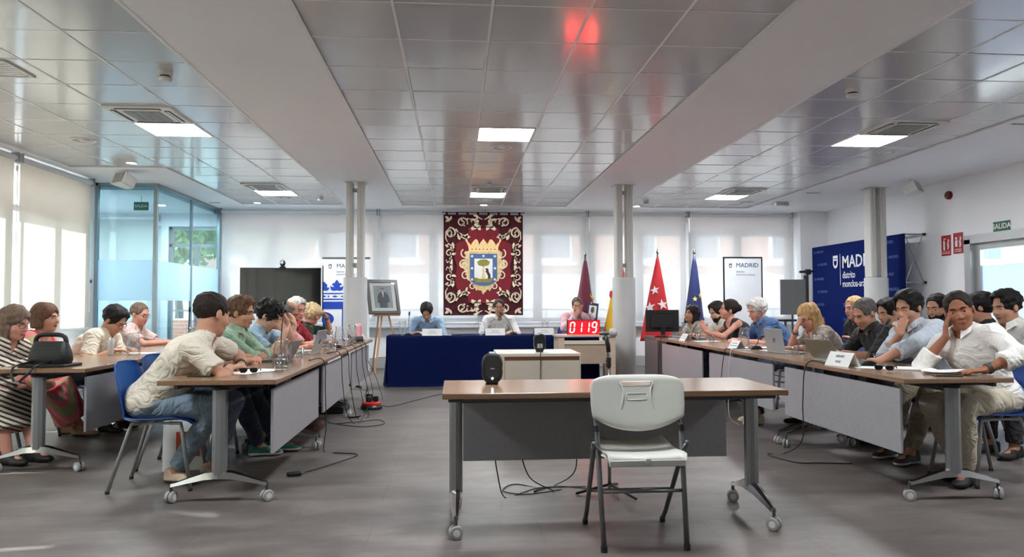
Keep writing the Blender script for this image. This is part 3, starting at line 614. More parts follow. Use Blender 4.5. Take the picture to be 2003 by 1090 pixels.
# ================================================================ FURNITURE
TH = .745
def caster(parent, x, y, ang=0, dark=False):
    o = bpy.data.objects.new('caster', caster.me); COL.objects.link(o); o.parent = parent; o.location = (x, y, 0); o.rotation_euler = (0, 0, ang); return o
_k = MB()
for s_ in (-1, 1):
    _k.cur = 0; _k.lathe([(.012, 0), (.032, .002), (.035, .007), (.035, .016), (.030, .02)], 18, M=T(0, s_ * .004, .035, R(-90 * s_)))
    _k.cur = 1; _k.lathe([(.018, .0195), (.018, .0225)], 14, M=T(0, s_ * .004, .035, R(-90 * s_)))
_k.cur = 2; _k.tube([(.01, 0, .04), (.012, 0, .06), (.0, 0, .075), (0, 0, .115)], [.012, .014, .010, .008], 8)
caster.me = _k.mesh('caster', [GREYPL, WHITEPL, DARKMET], 'auto')
TABLE_SM = {}
def table(L, D, label, group, loc, rz, panel_side=1, leg_mat=None):
    """flip-top training table: x along its length, panel on the +y side"""
    leg_mat = leg_mat or ALU
    o = thing('folding_table', label, 'table', loc, rz, group)
    key = (L, D)
    if key not in TABLE_SM:
        h = {}
        h['tabletop'] = (MB().box(0, L, 0, D, TH - .004, TH, c=.0015).mesh('tabletop', WOODT), 0)
        h['edge_band'] = (MB().box(0, L, 0, D, TH - .029, TH - .0042, c=.002).mesh('edge_band', WOODE), 0)
        k = MB(); k.box(.1, L - .1, D / 2 - .02, D / 2 + .02, .655, .70, c=.004); h['crossbeam'] = (k.mesh('crossbeam', DARKMET), 0)
        k = MB(); k.box(.03, L - .03, .09, .11, TH - .055, TH - .03); h['rail'] = (k.mesh('rail', DARKMET), 0)
        k = MB(); k.box(.11, L - .11, D - .058, D - .04, .275, .675, c=.003); h['modesty_panel'] = (k.mesh('modesty_panel', PANEL), 0)
        TABLE_SM[key] = h
    for nm, (me, _) in TABLE_SM[key].items():
        c = bpy.data.objects.new(nm, me); COL.objects.link(c); c.parent = o
    for x in (.07, L - .07):
        if not hasattr(table, 'leg'):
            k = MB(); k.lathe([(.047, .165), (.047, .685)], 10, M=Matrix.Scale(.8, 4, (1, 0, 0)) @ Matrix.Rotation(R(18), 4, 'Z')); table.leg = k.mesh('leg', leg_mat, False)
            k = MB(); k.lathe([(.052, .683), (.055, .70), (.03, .712)], 14); k.box(-.04, .04, -.25, .25, .70, .7155, c=.004); table.head = k.mesh('leg_head', BLACK, 'auto')
            k = MB(); ring = []
            prof = [(0, .172, .040, .026), (.08, .165, .034, .024), (.17, .140, .026, .018), (.25, .116, .018, .012), (.285, .108, .016, .012)]
            for yy, zz, w_, h_ in prof: ring.append([(-w_, yy, zz - h_), (-w_ * .7, yy, zz + h_ * .6), (0, yy, zz + h_), (w_ * .7, yy, zz + h_ * .6), (w_, yy, zz - h_), (0, yy, zz - h_ * 1.2)])
            k.grid(ring, closed_u=True); k.add([p for p in ring[-1]], [(0, 1, 2, 3, 4, 5)]); table.foot = k.mesh('foot_arm', CHROME, 'auto')
        for nm, me in (('leg', table.leg), ('leg_head', table.head)):
            c = bpy.data.objects.new(nm, me); COL.objects.link(c); c.parent = o; c.location = (x, D / 2, 0)
        for s_ in (1, -1):
            f = bpy.data.objects.new('foot_arm', table.foot); COL.objects.link(f); f.parent = o; f.location = (x, D / 2, 0); f.rotation_euler = (0, 0, 0 if s_ > 0 else math.pi)
            caster(f, 0, .285, random.uniform(-.8, .8) + R(90) * (random.random() > .5))
    return o
PI2 = math.pi / 2
table(1.82, .66, 'empty wooden folding table on casters in front of the white folding chair', 'folding tables on casters', (-.07, 3.70, 0), 0)
# left inner row: length along +y, panel facing +x
LX, RX, OX = -1.09, 2.69, -2.655
def row(xp, ys, L, side, labels, D=.70):
    for y, l in zip(ys, labels):
        if side > 0: table(L, D, l, 'folding tables on casters', (xp - D, y + L, 0), -PI2)      # panel on +x side
        else: table(L, D, l, 'folding tables on casters', (xp + D, y, 0), PI2)                  # panel on -x side
row(LX, (4.5, 6.205, 7.91), 1.70, 1, ['nearest folding table of the inner left row, with sunglasses on it', 'middle folding table of the inner left row', 'farthest folding table of the inner left row, by the column'])
row(OX, (5.42, 7.215), 1.79, 1, ['folding table carrying the black handbag', 'folding table behind the handbag table, in the outer left row'])
row(RX, (4.165, 5.96, 7.755), 1.79, -1, ['nearest folding table of the right row, with papers on it', 'middle folding table of the right row, with an open laptop', 'farthest folding table of the right row, near the computer monitor'])

# ---- blue stacking chair, facing +x
BLUEP = pm('blue_plastic', (22, 72, 150), .38, var=.06, vscale=5)
def chair_shell():
    pr = [(.235, .425), (.215, .445), (.12, .452), (0, .446), (-.11, .446), (-.175, .462), (-.205, .51), (-.222, .58), (-.240, .68), (-.262, .77), (-.275, .815), (-.277, .828)]
    wd = [.19, .205, .215, .22, .222, .222, .222, .222, .222, .215, .19, .16]
    pr = [(p[0], p[1]) for p in pr]; rows_ = []
    for (x, z), w_ in zip(pr, wd):
        r_ = []
        for j in range(9):
            t = -1 + 2 * j / 8; bow = abs(t) ** 2.5
            up = 1 if z < .47 else 0
            r_.append((x + (.030 * bow if not up else 0), w_ * t, z + (.020 * bow if up and x < .2 else 0)))
        rows_.append(r_)
    return MB().grid(rows_, thick=.009)
_sh = chair_shell().mesh('seat_shell', BLUEP, True)
_lg = {}
for sx_ in (1, -1):
    for sy_ in (1, -1):
        top = (.16 * sx_ if sx_ > 0 else -.14, .165 * sy_, .435); ft = (.235, .205 * sy_, .0) if sx_ > 0 else (-.265, .205 * sy_, .0)
        k = MB(); k.tube([(top[0] * .55, top[1] * .97, .432), (top[0], top[1], .43), (top[0] + (ft[0] - top[0]) * .12, top[1] + (ft[1] - top[1]) * .12, .385), (ft[0], ft[1], .012)], .0125, 10); k.cur = 1; k.tube([(ft[0], ft[1], .02), (ft[0], ft[1], 0)], .0145, 10)
        _lg[sx_, sy_] = k.mesh('leg', [GREYMET, RUBBER], True)
_uf = MB().box(-.13, .16, -.17, -.145, .425, .438).box(-.13, .16, .145, .17, .425, .438).box(-.012, .012, -.15, .15, .424, .436).mesh('under_frame', GREYMET)
def blue_chair(x, y, rz, label, group='blue plastic stacking chairs'):
    o = thing('stacking_chair', label, 'chair', (x, y, 0), rz, group)
    for nm, me in [('seat_shell', _sh), ('under_frame', _uf)] + [('leg', v) for v in _lg.values()]:
        c = bpy.data.objects.new(nm, me); COL.objects.link(c); c.parent = o
    return o

# ---- white folding chair, facing the viewer
FR = pm('folding_chair_frame', (112, 113, 115), .35, .6, var=.05); RES = pm('cream_white_resin', (204, 205, 197), .45, var=.03, vscale=6, bump=.04, bscale=260)
o = thing('folding_chair', 'white resin folding chair with grey tube legs in front of the table', 'chair', (.92, 3.49, 0), 0)
for s_ in (-1, 1):
    fx = .205 * s_; k = MB(); k.tube([(fx, 0, .02), (fx * 1.03, .055, .30), (fx * 1.05, .110, .56), (fx * 1.04, .172, .66), (fx * .98, .195, .76)], .0135, 12); k.build('front_leg', FR, o, True)
    k = MB(); k.tube([(fx, .0, .03), (fx, -.003, 0)], .0165, 12); k.build('foot_cap', RUBBER, o)
    k = MB(); k.tube([(fx * 1.06, .107, .56), (fx * 1.06, .112, .59)], .0165, 12); k.build('joint_sleeve', BLACK, o)
    k = MB(); k.tube([(fx * 1.16, .085, .50), (fx * 1.12, .14, .44), (fx * 1.06, .40, .08), (fx * 1.05, .455, .02)], .0125, 12); k.build('rear_leg', FR, o, True)
    k = MB(); k.tube([(fx * 1.05, .452, .03), (fx * 1.05, .458, 0)], .0155, 12); k.build('foot_cap', RUBBER, o)
    k = MB(); k.tube([(fx * .9, .06, .445), (fx * 1.14, .085, .50), (fx * 1.16, .085, .50)], .007, 8); k.ball((fx * 1.16, .083, .505), .013, 10); k.build('pivot', FR, o, True)
MB().tube([(-.208, .05, .275), (.208, .05, .275)], .009, 10).build('front_crossbar', FR, o, True)
MB().tube([(-.225, .30, .22), (.225, .30, .22)], .009, 10).build('rear_crossbar', FR, o, True)
# seat: dished pan with a deep front lip
rows_ = []
for i, (yy, zz, w_) in enumerate([(-.052, .425, .185), (-.055, .452, .192), (-.045, .463, .196), (.02, .462, .198), (.12, .450, .2), (.22, .452, .2), (.31, .468, .195), (.35, .482, .18), (.358, .478, .172)]):
    rows_.append([(w_ * t, yy, zz + (.014 * abs(t) ** 3 if 1 < i < 8 else 0)) for t in [-1 + j / 5 for j in range(11)]])
MB().grid(rows_, thick=-.022).build('seat', RES, o, True)
k = MB(); k.box(-.188, .188, -.058, -.046, .418, .452, c=.005); k.build('seat_lip', RES, o); k = MB(); k.lathe([(.014, 0), (.018, .004), (.012, .006)], 14, M=T(.0, -.058, .446, R(90))); k.build('lip_notch', RES, o, True)
# backrest: moulded panel with a slot, built as a grid whose slot cells are left open
def back_pt(u, v):
    zt, zb = .838 - .02 * abs(u) ** 6, .555 + .075 * abs(u) ** 2.2
    w_ = .243 * (1 - .10 * max(0, (v - .75) / .25) ** 3) * (1 - .03 * max(0, (.3 - v)) / .3)
    z = zb + (zt - zb) * v; y = .105 + (z - .56) * .16 - .028 * abs(u) ** 2 + .03
    return Vector((u * w_, y, z))
us = [-1, -.96, -.86, -.7, -.55, -.40, -.32, -.2, -.1, 0, .1, .2, .32, .40, .55, .7, .86, .96, 1]; vs_ = [0, .05, .15, .3, .45, .6, .70, .76, .80, .87, .93, .97, 1]
k = MB(); nu, nv = len(us), len(vs_)
for side in (0, 1):
    off = -.012 if side == 0 else .012
    pts = []
    for v in vs_:
        for u in us:
            p = back_pt(u, v); edge = min(1, (1 - abs(u)) / .06 + .0, (1 - v) / .05 + .0, v / .06 + .0); p.y += off * max(.15, edge)
            if side == 0:   # moulded grooves either side of the slot
                d = abs(abs(u) - (.34 + .05 * abs(v - .72))); p.y += .006 * max(0, 1 - d / .05) if .42 < v < .84 else 0
            pts.append(p)
    k.v += pts
def hole(i, j): return vs_[i] >= .80 - 1e-6 and vs_[i + 1] <= .87 + 1e-6 and us[j] >= -.32 - 1e-6 and us[j + 1] <= .32 + 1e-6
N_ = nu * nv
for i in range(nv - 1):
    for j in range(nu - 1):
        q = (i * nu + j, i * nu + j + 1, (i + 1) * nu + j + 1, (i + 1) * nu + j)
        if hole(i, j):
            for (di, dj, e) in ((-1, 0, (q[0], q[1])), (1, 0, (q[2], q[3])), (0, -1, (q[3], q[0])), (0, 1, (q[1], q[2]))):
                if not hole(i + di, j + dj): k.f.append([e[1], e[0], e[0] + N_, e[1] + N_]); k.mi.append(0)
            continue
        k.f.append(list(q)); k.mi.append(0); k.f.append([a + N_ for a in q[::-1]]); k.mi.append(0)
for j in range(nu - 1): k.f.append([j + 1, j, j + N_, j + 1 + N_]); k.mi.append(0); a = (nv - 1) * nu + j; k.f.append([a, a + 1, a + 1 + N_, a + N_]); k.mi.append(0)
for i in range(nv - 1): a, b = i * nu, (i + 1) * nu; k.f.append([a, b, b + N_, a + N_]); k.mi.append(0); a, b = i * nu + nu - 1, (i + 1) * nu + nu - 1; k.f.append([b, a, a + N_, b + N_]); k.mi.append(0)
bk = k.build('backrest', RES, o, True)
sd = bk.modifiers.new('round', 'SUBSURF'); sd.levels = 1; sd.render_levels = 1
k = MB(); 
for (a, b) in (((-.052, .712), (.052, .712)), ((-.052, .744), (.052, .744)), ((-.052, .712), (-.052, .744)), ((.052, .712), (.052, .744))):
    k.tube([(a[0], .1225 + (a[1] - .56) * .16, a[1]), (b[0], .1225 + (b[1] - .56) * .16, b[1])], .0022, 6)
k.build('moulded_label_frame', RES, o, True)
for s_ in (-1, 1): MB().tube(smooth_path([(s_ * x, .1205 + (z - .56) * .16 - .028 * (x / .243) ** 2, z) for x, z in ((.088, .80), (.074, .772), (.070, .74), (.078, .70), (.088, .665))], 5), [.001 + .004 * math.sin(math.pi * i / 20) for i in range(21)], 8).build('moulded_rib', RES, o, True)

# ---- presiding table under a floor-length blue cloth
NAVY = pm('navy_tablecloth', (6, 20, 64), .9, var=.06, vscale=6, bump=.06, bscale=240, spec=.12)
PX0, PX1, PY0, PY1, PZ = -1.0, 2.12, 10.62, 11.30, .738
t_ = thing('presiding_table', 'long table hidden under the navy cloth', 'table', (0, 0, 0)); MB().box(PX0 + .03, PX1 - .03, PY0 + .03, PY1 - .03, PZ - .035, PZ - .006).build('tabletop', WOODT, t_)
for x in (PX0 + .1, PX1 - .1):
    for y in (PY0 + .1, PY1 - .1): MB().box(x - .03, x + .03, y - .03, y + .03, 0, PZ - .035).build('leg', DARKMET, t_)
rows_ = []; N1 = 90
for i in range(N1 + 1):
    x = PX0 + (PX1 - PX0) * i / N1; r_ = []
    for j in range(6): r_.append((x, PY1 - (PY1 - PY0) * j / 5, PZ + .002 * math.sin(x * 9 + j)))
    for j in range(1, 11):
        d = j / 10; z = PZ * (1 - d) + .006
        y = PY0 - .012 - .035 * d * (.5 + .5 * math.sin(x * 5.1 + 1.4 * math.sin(x * 2.3)) ) - .012 * d * math.sin(x * 17 + 2 * d)
        fold = -.02 * math.exp(-((x - (-.35 + d * 1.1)) / .03) ** 2)
        r_.append((x, y + fold * .4, z))
    rows_.append(r_)
cl = MB().grid(rows_, thick=.003)
side = []
for i in range(11):
    y = PY0 - .012 + (PY1 - PY0 + .012) * i / 10; side.append([(PX0 - .008 - .07 * (d / 10) * (.55 + .45 * math.sin(y * 14)), y - .03 * (d / 10) * (1 - i / 10), PZ * (1 - d / 10) + .006) for d in range(11)])
cl.grid(side, thick=.003)
tag(cl.build('tablecloth', NAVY, None, True), 'floor-length navy blue cloth over the presiding table', 'tablecloth')

# ---- clock desk, low cabinet, computer desk
DESK = woodm('pale_desk_laminate', (196, 176, 158), .4, 0, .92); CRM = pm('cream_laminate', (206, 196, 178), .45, var=.03, vscale=3); BRN = woodm('brown_strip', (110, 68, 44), .5, 0)
o = thing('clock_desk', 'pale wooden desk carrying the red digital clock', 'desk', (0, 0, 0)); X0, X1, A, B = 1.405, 2.26, 10.02, 10.5
MB().box(X0, X1, A, B, .738, .768, c=.003).build('desktop', DESK, o); MB().box(X0 + .02, X0 + .11, A + .02, B, 0, .738, c=.003).build('side_panel', DESK, o); MB().box(X1 - .11, X1 - .02, A + .02, B, 0, .738, c=.003).build('side_panel', DESK, o)
MB().box(X0 + .11, X1 - .11, A + .03, A + .06, .635, .69, c=.002).build('front_rail', CRM, o); MB().box(X0 + .11, X1 - .11, A + .05, A + .068, .36, .635, c=.002).build('modesty_panel', pm('desk_panel', (168, 148, 130), .5, var=.04), o)
k = MB(); k.lathe([(.012, 0), (.012, .004)], 10, M=T(X1 - .15, A + .05, .40, R(90))); k.build('lock', DARKMET, o)
o = thing('low_cabinet', 'low cream cabinet with a brown strip behind the front table', 'cabinet', (0, 0, 0)); X0, X1, A, B = .38, 1.165, 6.70, 7.32
MB().box(X0, X1, A - .0, B, .712, .742, c=.003).build('cabinet_top', woodm('cabinet_top_laminate', (222, 212, 198), .22, 0, .96), o); MB().box(X0 + .07, X1 - .005, A + .012, A + .035, .678, .712).build('brown_strip', BRN, o)
MB().box(X0 + .07, .793, A + .008, A + .03, .07, .676, c=.003).build('door', CRM, o); MB().box(.797, X1 - .012, A + .008, A + .03, .07, .676, c=.003).build('door', CRM, o)
k = MB(); k.box(X0, X0 + .068, A, B, 0, .712); k.box(X1 - .012, X1, A + .01, B, 0, .712); k.box(X0 + .068, X1 - .012, B - .02, B, 0, .712); k.box(X0 + .068, X1 - .012, A + .04, B - .02, 0, .06); k.build('carcass', CRM, o)
DKW = woodm('dark_desk_laminate', (92, 80, 74), .5, 0, .85)
o = thing('computer_desk', 'dark computer desk at the far end of the right row', 'desk', (0, 0, 0)); X0, X1, A, B = 2.72, 3.5, 9.62, 10.3
MB().box(X0, X1, A, B, .712, .742, c=.003).build('desktop', DKW, o); MB().box(X0 + .005, X0 + .13, A + .01, B - .01, 0, .712, c=.003).build('side_panel', pm('greyish_side', (104, 92, 92), .5, var=.06), o); MB().box(X0 + .14, X1 - .03, A + .25, A + .27, .0, .712).build('back_panel', BLACK, o); MB().box(X1 - .03, X1, A, B, 0, .712).build('side_panel', DKW, o)
# ================================================================ WALL PIECES AND DISPLAYS
# ---- tapestry with the city arms
CRIM = pm('crimson_velvet', (112, 10, 26), .85, var=.12, vscale=7, bump=.1, bscale=160, sheen=.15); DCRIM = pm('dark_crimson_border', (66, 8, 20), .9, var=.12, vscale=9, bump=.1, bscale=160)
IVORY = pm('ivory_applique', (222, 204, 176), .75, var=.14, vscale=22, bump=.2, bscale=90); GOLD = pm('pale_gold_applique', (206, 182, 132), .7, var=.2, vscale=26, bump=.2, bscale=90)
SBLUE = pm('shield_blue', (66, 94, 138), .7, var=.1, vscale=18); TGREEN = pm('shield_olive', (128, 124, 56), .75, var=.2, vscale=20); SILV = pm('shield_silver', (218, 216, 210), .7, var=.06, vscale=12); DBEAR = pm('bear_dark', (46, 44, 48), .8, var=.1)
TX, TZ, TW, TH2 = .515, 1.945, 1.50, 1.90
tp = thing('tapestry', 'crimson wall hanging with ivory scrollwork and a crowned coat of arms', 'tapestry', (TX, YB - .20, TZ))
rows_ = []
for i in range(41):
    x = -TW / 2 + TW * i / 40; rows_.append([(x, .006 * math.sin(x * 21) * (.3 + .7 * (1 - j / 20)) , TH2 / 2 - TH2 * j / 20) for j in range(21)])
cl_ = MB().grid(rows_, thick=-.01).build('cloth', DCRIM, tp, True); cl_.location = (0, .010, 0)
fld = [(-.28, .70), (.28, .70), (.30, .50), (.52, .40), (.54, .10), (.50, -.02), (.54, -.30), (.50, -.46), (.30, -.56), (.28, -.72), (-.28, -.72), (-.30, -.56), (-.50, -.46), (-.54, -.30), (-.50, -.02), (-.54, .10), (-.52, .40), (-.30, .50)]
MB().prism(fld, -.017, -.008).build('velvet_field', CRIM, tp)
for i in range(8): x = -.69 + i * .1965; MB().box(x - .022, x + .022, -.012, .002, TH2 / 2 - .01, TH2 / 2 + .05).build('hanging_loop', DCRIM, tp)
k = MB(); k.tube([(-.78, 0, TH2 / 2 + .042), (.78, 0, TH2 / 2 + .042)], .008, 8)
k.build('hanging_rod', DARKMET, tp)
for x in (-.765, .765): MB().tube([(x, 0, TH2 / 2 + .04), (x, 0, CZ - .013 - TZ)], .0025, 6).build('suspension_wire', DARKMET, tp)
def spiral(cx, cz, r0, turns, a0, sgn=1, n=26): return [(cx + r0 * (1 - .82 * t / n) * math.cos(a0 + sgn * turns * 2 * math.pi * t / n), cz + r0 * (1 - .82 * t / n) * math.sin(a0 + sgn * turns * 2 * math.pi * t / n)) for t in range(n + 1)]
def taper(n, a, b): return [a + (b - a) * abs(i / (n - 1) - .0) for i in range(n)]
def leaf(k, x, z, ang, l, w_, M):
    c, s_ = math.cos(ang), math.sin(ang); P = [(0, .0), (.15, .35), (.3, .3), (.42, .5), (.58, .36), (.72, .42), (.85, .18), (1, 0), (.85, -.22), (.70, -.30), (.56, -.25), (.4, -.42), (.28, -.25), (.12, -.3)]
    k.prism([(x + l * (p[0] * c) - w_ * p[1] * s_, z + l * p[0] * s_ + w_ * p[1] * c) for p in P], -.024, -.0165, M)
def corner(fx, fz, part):
    M = Matrix.Diagonal((fx, 1, fz, 1)); k = MB(); Y = (-.024, -.0165)
    if part == 0:   # corner scrolls (drawn in the upper right quadrant)
        for cx, cz, r, a, sg in ((.40, .80, .105, R(200), -1), (.62, .60, .105, R(80), 1)):
            P = spiral(cx, cz, r, 1.35, a, sg); k.ribbon(P, taper(len(P), .030, .018), *Y, M=M)
            leaf(k, cx - .02, cz + .02, R(40), .09, .05, M); leaf(k, cx, cz - .02, R(220), .08, .05, M)
        k.ribbon([(.40 - .1, .80 - .02), (.30, .88), (.24, .86), (.22, .80)], [.022, .026, .02, .012], *Y, M=M); k.ribbon([(.64, .70), (.70, .62), (.71, .5), (.67, .43)], [.02, .024, .02, .012], *Y, M=M)
        k.ribbon([(.52, .68), (.47, .60), (.42, .53), (.35, .49)], [.03, .03, .026, .016], *Y, M=M)
        for x, z, a, l, w_ in ((.64, .84, 45, .11, .07), (.63, .84, -15, .09, .05), (.63, .84, 110, .09, .05), (.40, .55, 190, .16, .08), (.47, .60, 260, .14, .08), (.50, .62, 215, .2, .07), (.33, .50, 110, .1, .06), (.33, .5, 250, .09, .05), (.25, .86, 180, .1, .06)): leaf(k, x, z, R(a), l, w_, M)
    elif part == 1:   # upright side scrolls
        P = spiral(.64, .22, .075, 1.1, R(150), -1); k.ribbon(P, taper(len(P), .026, .014), *Y, M=M)
        k.ribbon([(.57, .26), (.60, .36), (.66, .40), (.69, .34)], [.02, .028, .022, .012], *Y, M=M); k.ribbon([(.60, .17), (.62, .08), (.68, .04), (.70, .1)], [.02, .028, .022, .012], *Y, M=M)
        for x, z, a, l, w_ in ((.60, .26, 100, .17, .09), (.62, .15, 260, .17, .08), (.60, .2, 170, .09, .06), (.66, .33, 40, .08, .05)): leaf(k, x, z, R(a), l, w_, M)
    else:             # acanthus pair beside the centre line
        k.ribbon([(.02, .86), (.10, .90), (.17, .84), (.14, .78), (.09, .80)], [.014, .03, .03, .022, .012], *Y, M=M); k.ribbon([(.04, .74), (.12, .70), (.20, .72), (.24, .68)], [.012, .028, .026, .012], *Y, M=M)
        for x, z, a, l, w_ in ((.10, .86, 290, .17, .09), (.10, .76, 250, .12, .08), (.12, .72, 330, .13, .07), (.08, .9, 20, .12, .06)): leaf(k, x, z, R(a), l, w_, M)
    k.build(('corner_scrollwork', 'side_scrollwork', 'acanthus_leaves')[part], IVORY, tp)
for fx in (1, -1):
    for fz in (1, -1):
        for part in range(3): corner(fx, fz, part)
arms_root = MB().prism([(.01 * math.cos(R(60 * i)), .01 * math.sin(R(60 * i))) for i in range(6)], -.018, -.0172).build('coat_of_arms', GOLD, tp); arms_root.scale = (1.18, 1, 1.14); arms_root.location = (0, 0, -.02)
# mantling, shield and crown
N = 64; k = MB(); P = []
for i in range(N):
    a = 2 * math.pi * i / N; r = 1 + .07 * math.sin(a * 11) + .04 * math.sin(a * 23 + 1); x, z = .345 * math.cos(a) * r, -.04 + .40 * math.sin(a) * r
    if z < 0: x *= max(.08, 1 + z * 1.05)
    P.append((x, z))
k.prism(P, -.026, -.0172); k.build('mantling', GOLD, arms_root)
for fx in (1, -1):
    k = MB(); M = Matrix.Diagonal((fx, 1, 1, 1))
    for cx, cz, r, a in ((.28, .20, .085, 60), (.31, .02, .08, 90), (.28, -.16, .075, 110), (.17, -.34, .06, 130)): P = spiral(cx, cz, r, 1.2, R(a), -1, 18); k.ribbon(P, taper(len(P), .022, .01), -.031, -.0262, M=M)
    k.build('mantling_scroll', IVORY, arms_root)

def shield(hw, zt, zb, n=12): return [(-hw, zt), (hw, zt)] + [(hw * math.cos(t * math.pi / n) if True else 0, zb + .16 * hw / .22 - .16 * hw / .22 * 0 - (math.sin(t * math.pi / n)) * .13 * hw / .22) for t in range(n + 1)]
MB().prism(shield(.232, .215, -.375), -.034, -.0262).build('shield_rim', GOLD, arms_root); MB().prism(shield(.218, .20, -.36), -.039, -.0342).build('shield_border', SBLUE, arms_root)
MB().prism([(-.145, .12), (.145, .12), (.145, -.235), (-.145, -.235)], -.043, -.0392).build('shield_field', SILV, arms_root)
k = MB(); k.prism([(-.145, -.235), (.145, -.235), (.12, -.275), (-.12, -.275)], -.0435, -.0392); k.prism([(-.145, -.19), (-.05, -.215), (.06, -.21), (.145, -.195), (.145, -.24), (-.145, -.24)], -.0445, -.0432); k.build('shield_ground', TGREEN, arms_root)
k = MB(); k.prism([(.10 * math.cos(a) * (1 + .08 * math.sin(7 * a)), .05 + .058 * math.sin(a)) for a in [2 * math.pi * i / 24 for i in range(24)]], -.047, -.0432); k.build('tree_crown', TGREEN, arms_root); MB().prism([(-.014, .0), (.014, .0), (.02, -.12), (.034, -.215), (-.03, -.215), (-.018, -.12)], -.0465, -.0432).build('tree_trunk', GOLD, arms_root)
MB().prism([(.03, -.05), (.05, -.035), (.075, -.05), (.085, -.10), (.11, -.14), (.115, -.205), (.07, -.215), (.07, -.16), (.05, -.12), (.028, -.09), (.045, -.08)], -.048, -.0432).build('bear', DBEAR, arms_root)
for i, (x, z) in enumerate([(-.182, .16), (0, .165), (.182, .16), (-.182, -.04), (.182, -.04), (-.182, -.225), (.182, -.225)]):
    MB().prism([(x + (.026 if j % 2 == 0 else .014) * math.cos(R(90 + j * 30)), z + (.026 if j % 2 == 0 else .014) * math.sin(R(90 + j * 30))) for j in range(12)], -.043, -.0392).build('shield_star', SILV, arms_root)
cr = [(-.23, .235), (.23, .235), (.24, .32), (.285, .43), (.25, .40), (.22, .37), (.20, .345), (.175, .39), (.15, .42), (.12, .445), (.09, .42), (.065, .345), (.045, .39), (.02, .42), (0, .45), (-.02, .42), (-.045, .39), (-.065, .345), (-.09, .42), (-.12, .445), (-.15, .42), (-.175, .39), (-.20, .345), (-.22, .37), (-.25, .40), (-.285, .43), (-.24, .32)]
MB().prism(cr, -.034, -.0172).build('crown', pm('crown_gold', (232, 196, 136), .6, var=.12, vscale=25), arms_root)
for j in range(7): x = -.18 + j * .06; MB().prism([(x - .012, .275), (x, .287), (x + .012, .275), (x, .263)], -.037, -.0342).build('crown_gem', CRIM if j % 2 else DBEAR, arms_root)

# ---- flags on poles
STAR5 = [(math.cos(R(90 + 36 * i)) * (1 if i % 2 == 0 else .40), math.sin(R(90 + 36 * i)) * (1 if i % 2 == 0 else .40)) for i in range(10)]
POLE = pm('flag_pole_metal', (196, 190, 178), .25, .8); SPEAR = pm('spear_tip_steel', (120, 120, 122), .3, .9)
def flag(x, y, ztop, label, mats, matf, k_, ph, spread=.235, lean=0):
    o = thing('flag', label, 'flag', (x, y, 0), group='ceremonial flags by the back windows')
    MB().tube([(0, .0, .02), (0, .0, ztop + .02)], .014, 10).build('pole', POLE, o, True)
    MB().lathe([(.17, 0), (.17, .02), (.05, .04), (.025, .09)], 24).build('pole_base', POLE, o, 'auto')
    MB().lathe([(.012, ztop + .0), (.02, ztop + .02), (.010, ztop + .04), (.026, ztop + .075), (.001, ztop + .16)], 12, M=Matrix.Scale(1, 4)).build('spear_tip', SPEAR, o, 'auto')
    H = 1.45
    def S(u, v):
        a = R(-90) + u * R(165); rr = .018 + spread * v ** .92; rr *= 1 + .20 * math.cos(k_ * u * 3.2 + ph + v * .8) * min(1, v * 3); zz = ztop - .01 - v * H - .02 * math.cos(u * 5 + ph) * v
        return Vector((rr * math.cos(a) + lean * v, rr * math.sin(a) * .55, zz))
    nu, nv = 40, 24; m = MB(); pts = [[S(-1 + 2 * i / nu, j / nv) for i in range(nu + 1)] for j in range(nv + 1)]
    for j in range(nv):
        for i in range(nu): m.cur = matf(-1 + 2 * (i + .5) / nu, (j + .5) / nv); m.add([pts[j][i], pts[j][i + 1], pts[j + 1][i + 1], pts[j + 1][i]], [(0, 1, 2, 3)])
    c = m.build('cloth', mats, o, True); sm = c.modifiers.new('thick', 'SOLIDIFY'); sm.thickness = .004; 
    w_ = c.modifiers.new('weld', 'WELD'); w_.merge_threshold = .0005
    c.modifiers.move(1, 0)
    def patch(nm, poly, u0, v0, sc, m_, par=c, rot=0, lift=.012):
        p0 = S(u0, v0); du = (S(u0 + .02, v0) - S(u0 - .02, v0)).normalized(); dv = (S(u0, v0 - .01) - S(u0, v0 + .01)).normalized(); n_ = du.cross(dv).normalized()
        if n_.y > 0: n_ = -n_
        ca, sa = math.cos(rot), math.sin(rot); V = []
        for off in (lift, lift + .003):
            for px_, pz_ in poly: a, b = px_ * ca - pz_ * sa, px_ * sa + pz_ * ca; V.append(p0 + du * a * sc + dv * b * sc + n_ * off)
        n = len(poly); MB().add(V, [tuple(range(n)), tuple(range(2 * n - 1, n - 1, -1))] + [(i, (i + 1) % n, n + (i + 1) % n, n + i) for i in range(n)]).build(nm, m_, par)
    return o, patch
def satin(n, c): return pm(n, c, .55, var=.1, vscale=5, sheen=.2)
MAROON = satin('flag_maroon', (104, 14, 46)); FRED = satin('flag_red', (196, 22, 32)); FYEL = satin('flag_yellow', (226, 178, 30)); FBLU = satin('flag_blue', (22, 38, 96)); FW = satin('flag_star_white', (232, 226, 224)); FY2 = satin('flag_star_yellow', (222, 206, 110)); FNAV = satin('flag_arms_navy', (32, 34, 78))
o, pt = flag(2.25, 12.45, 1.98, 'maroon flag with a coat of arms behind the clock', [MAROON], lambda u, v: 0, 1.6, .4, .26)
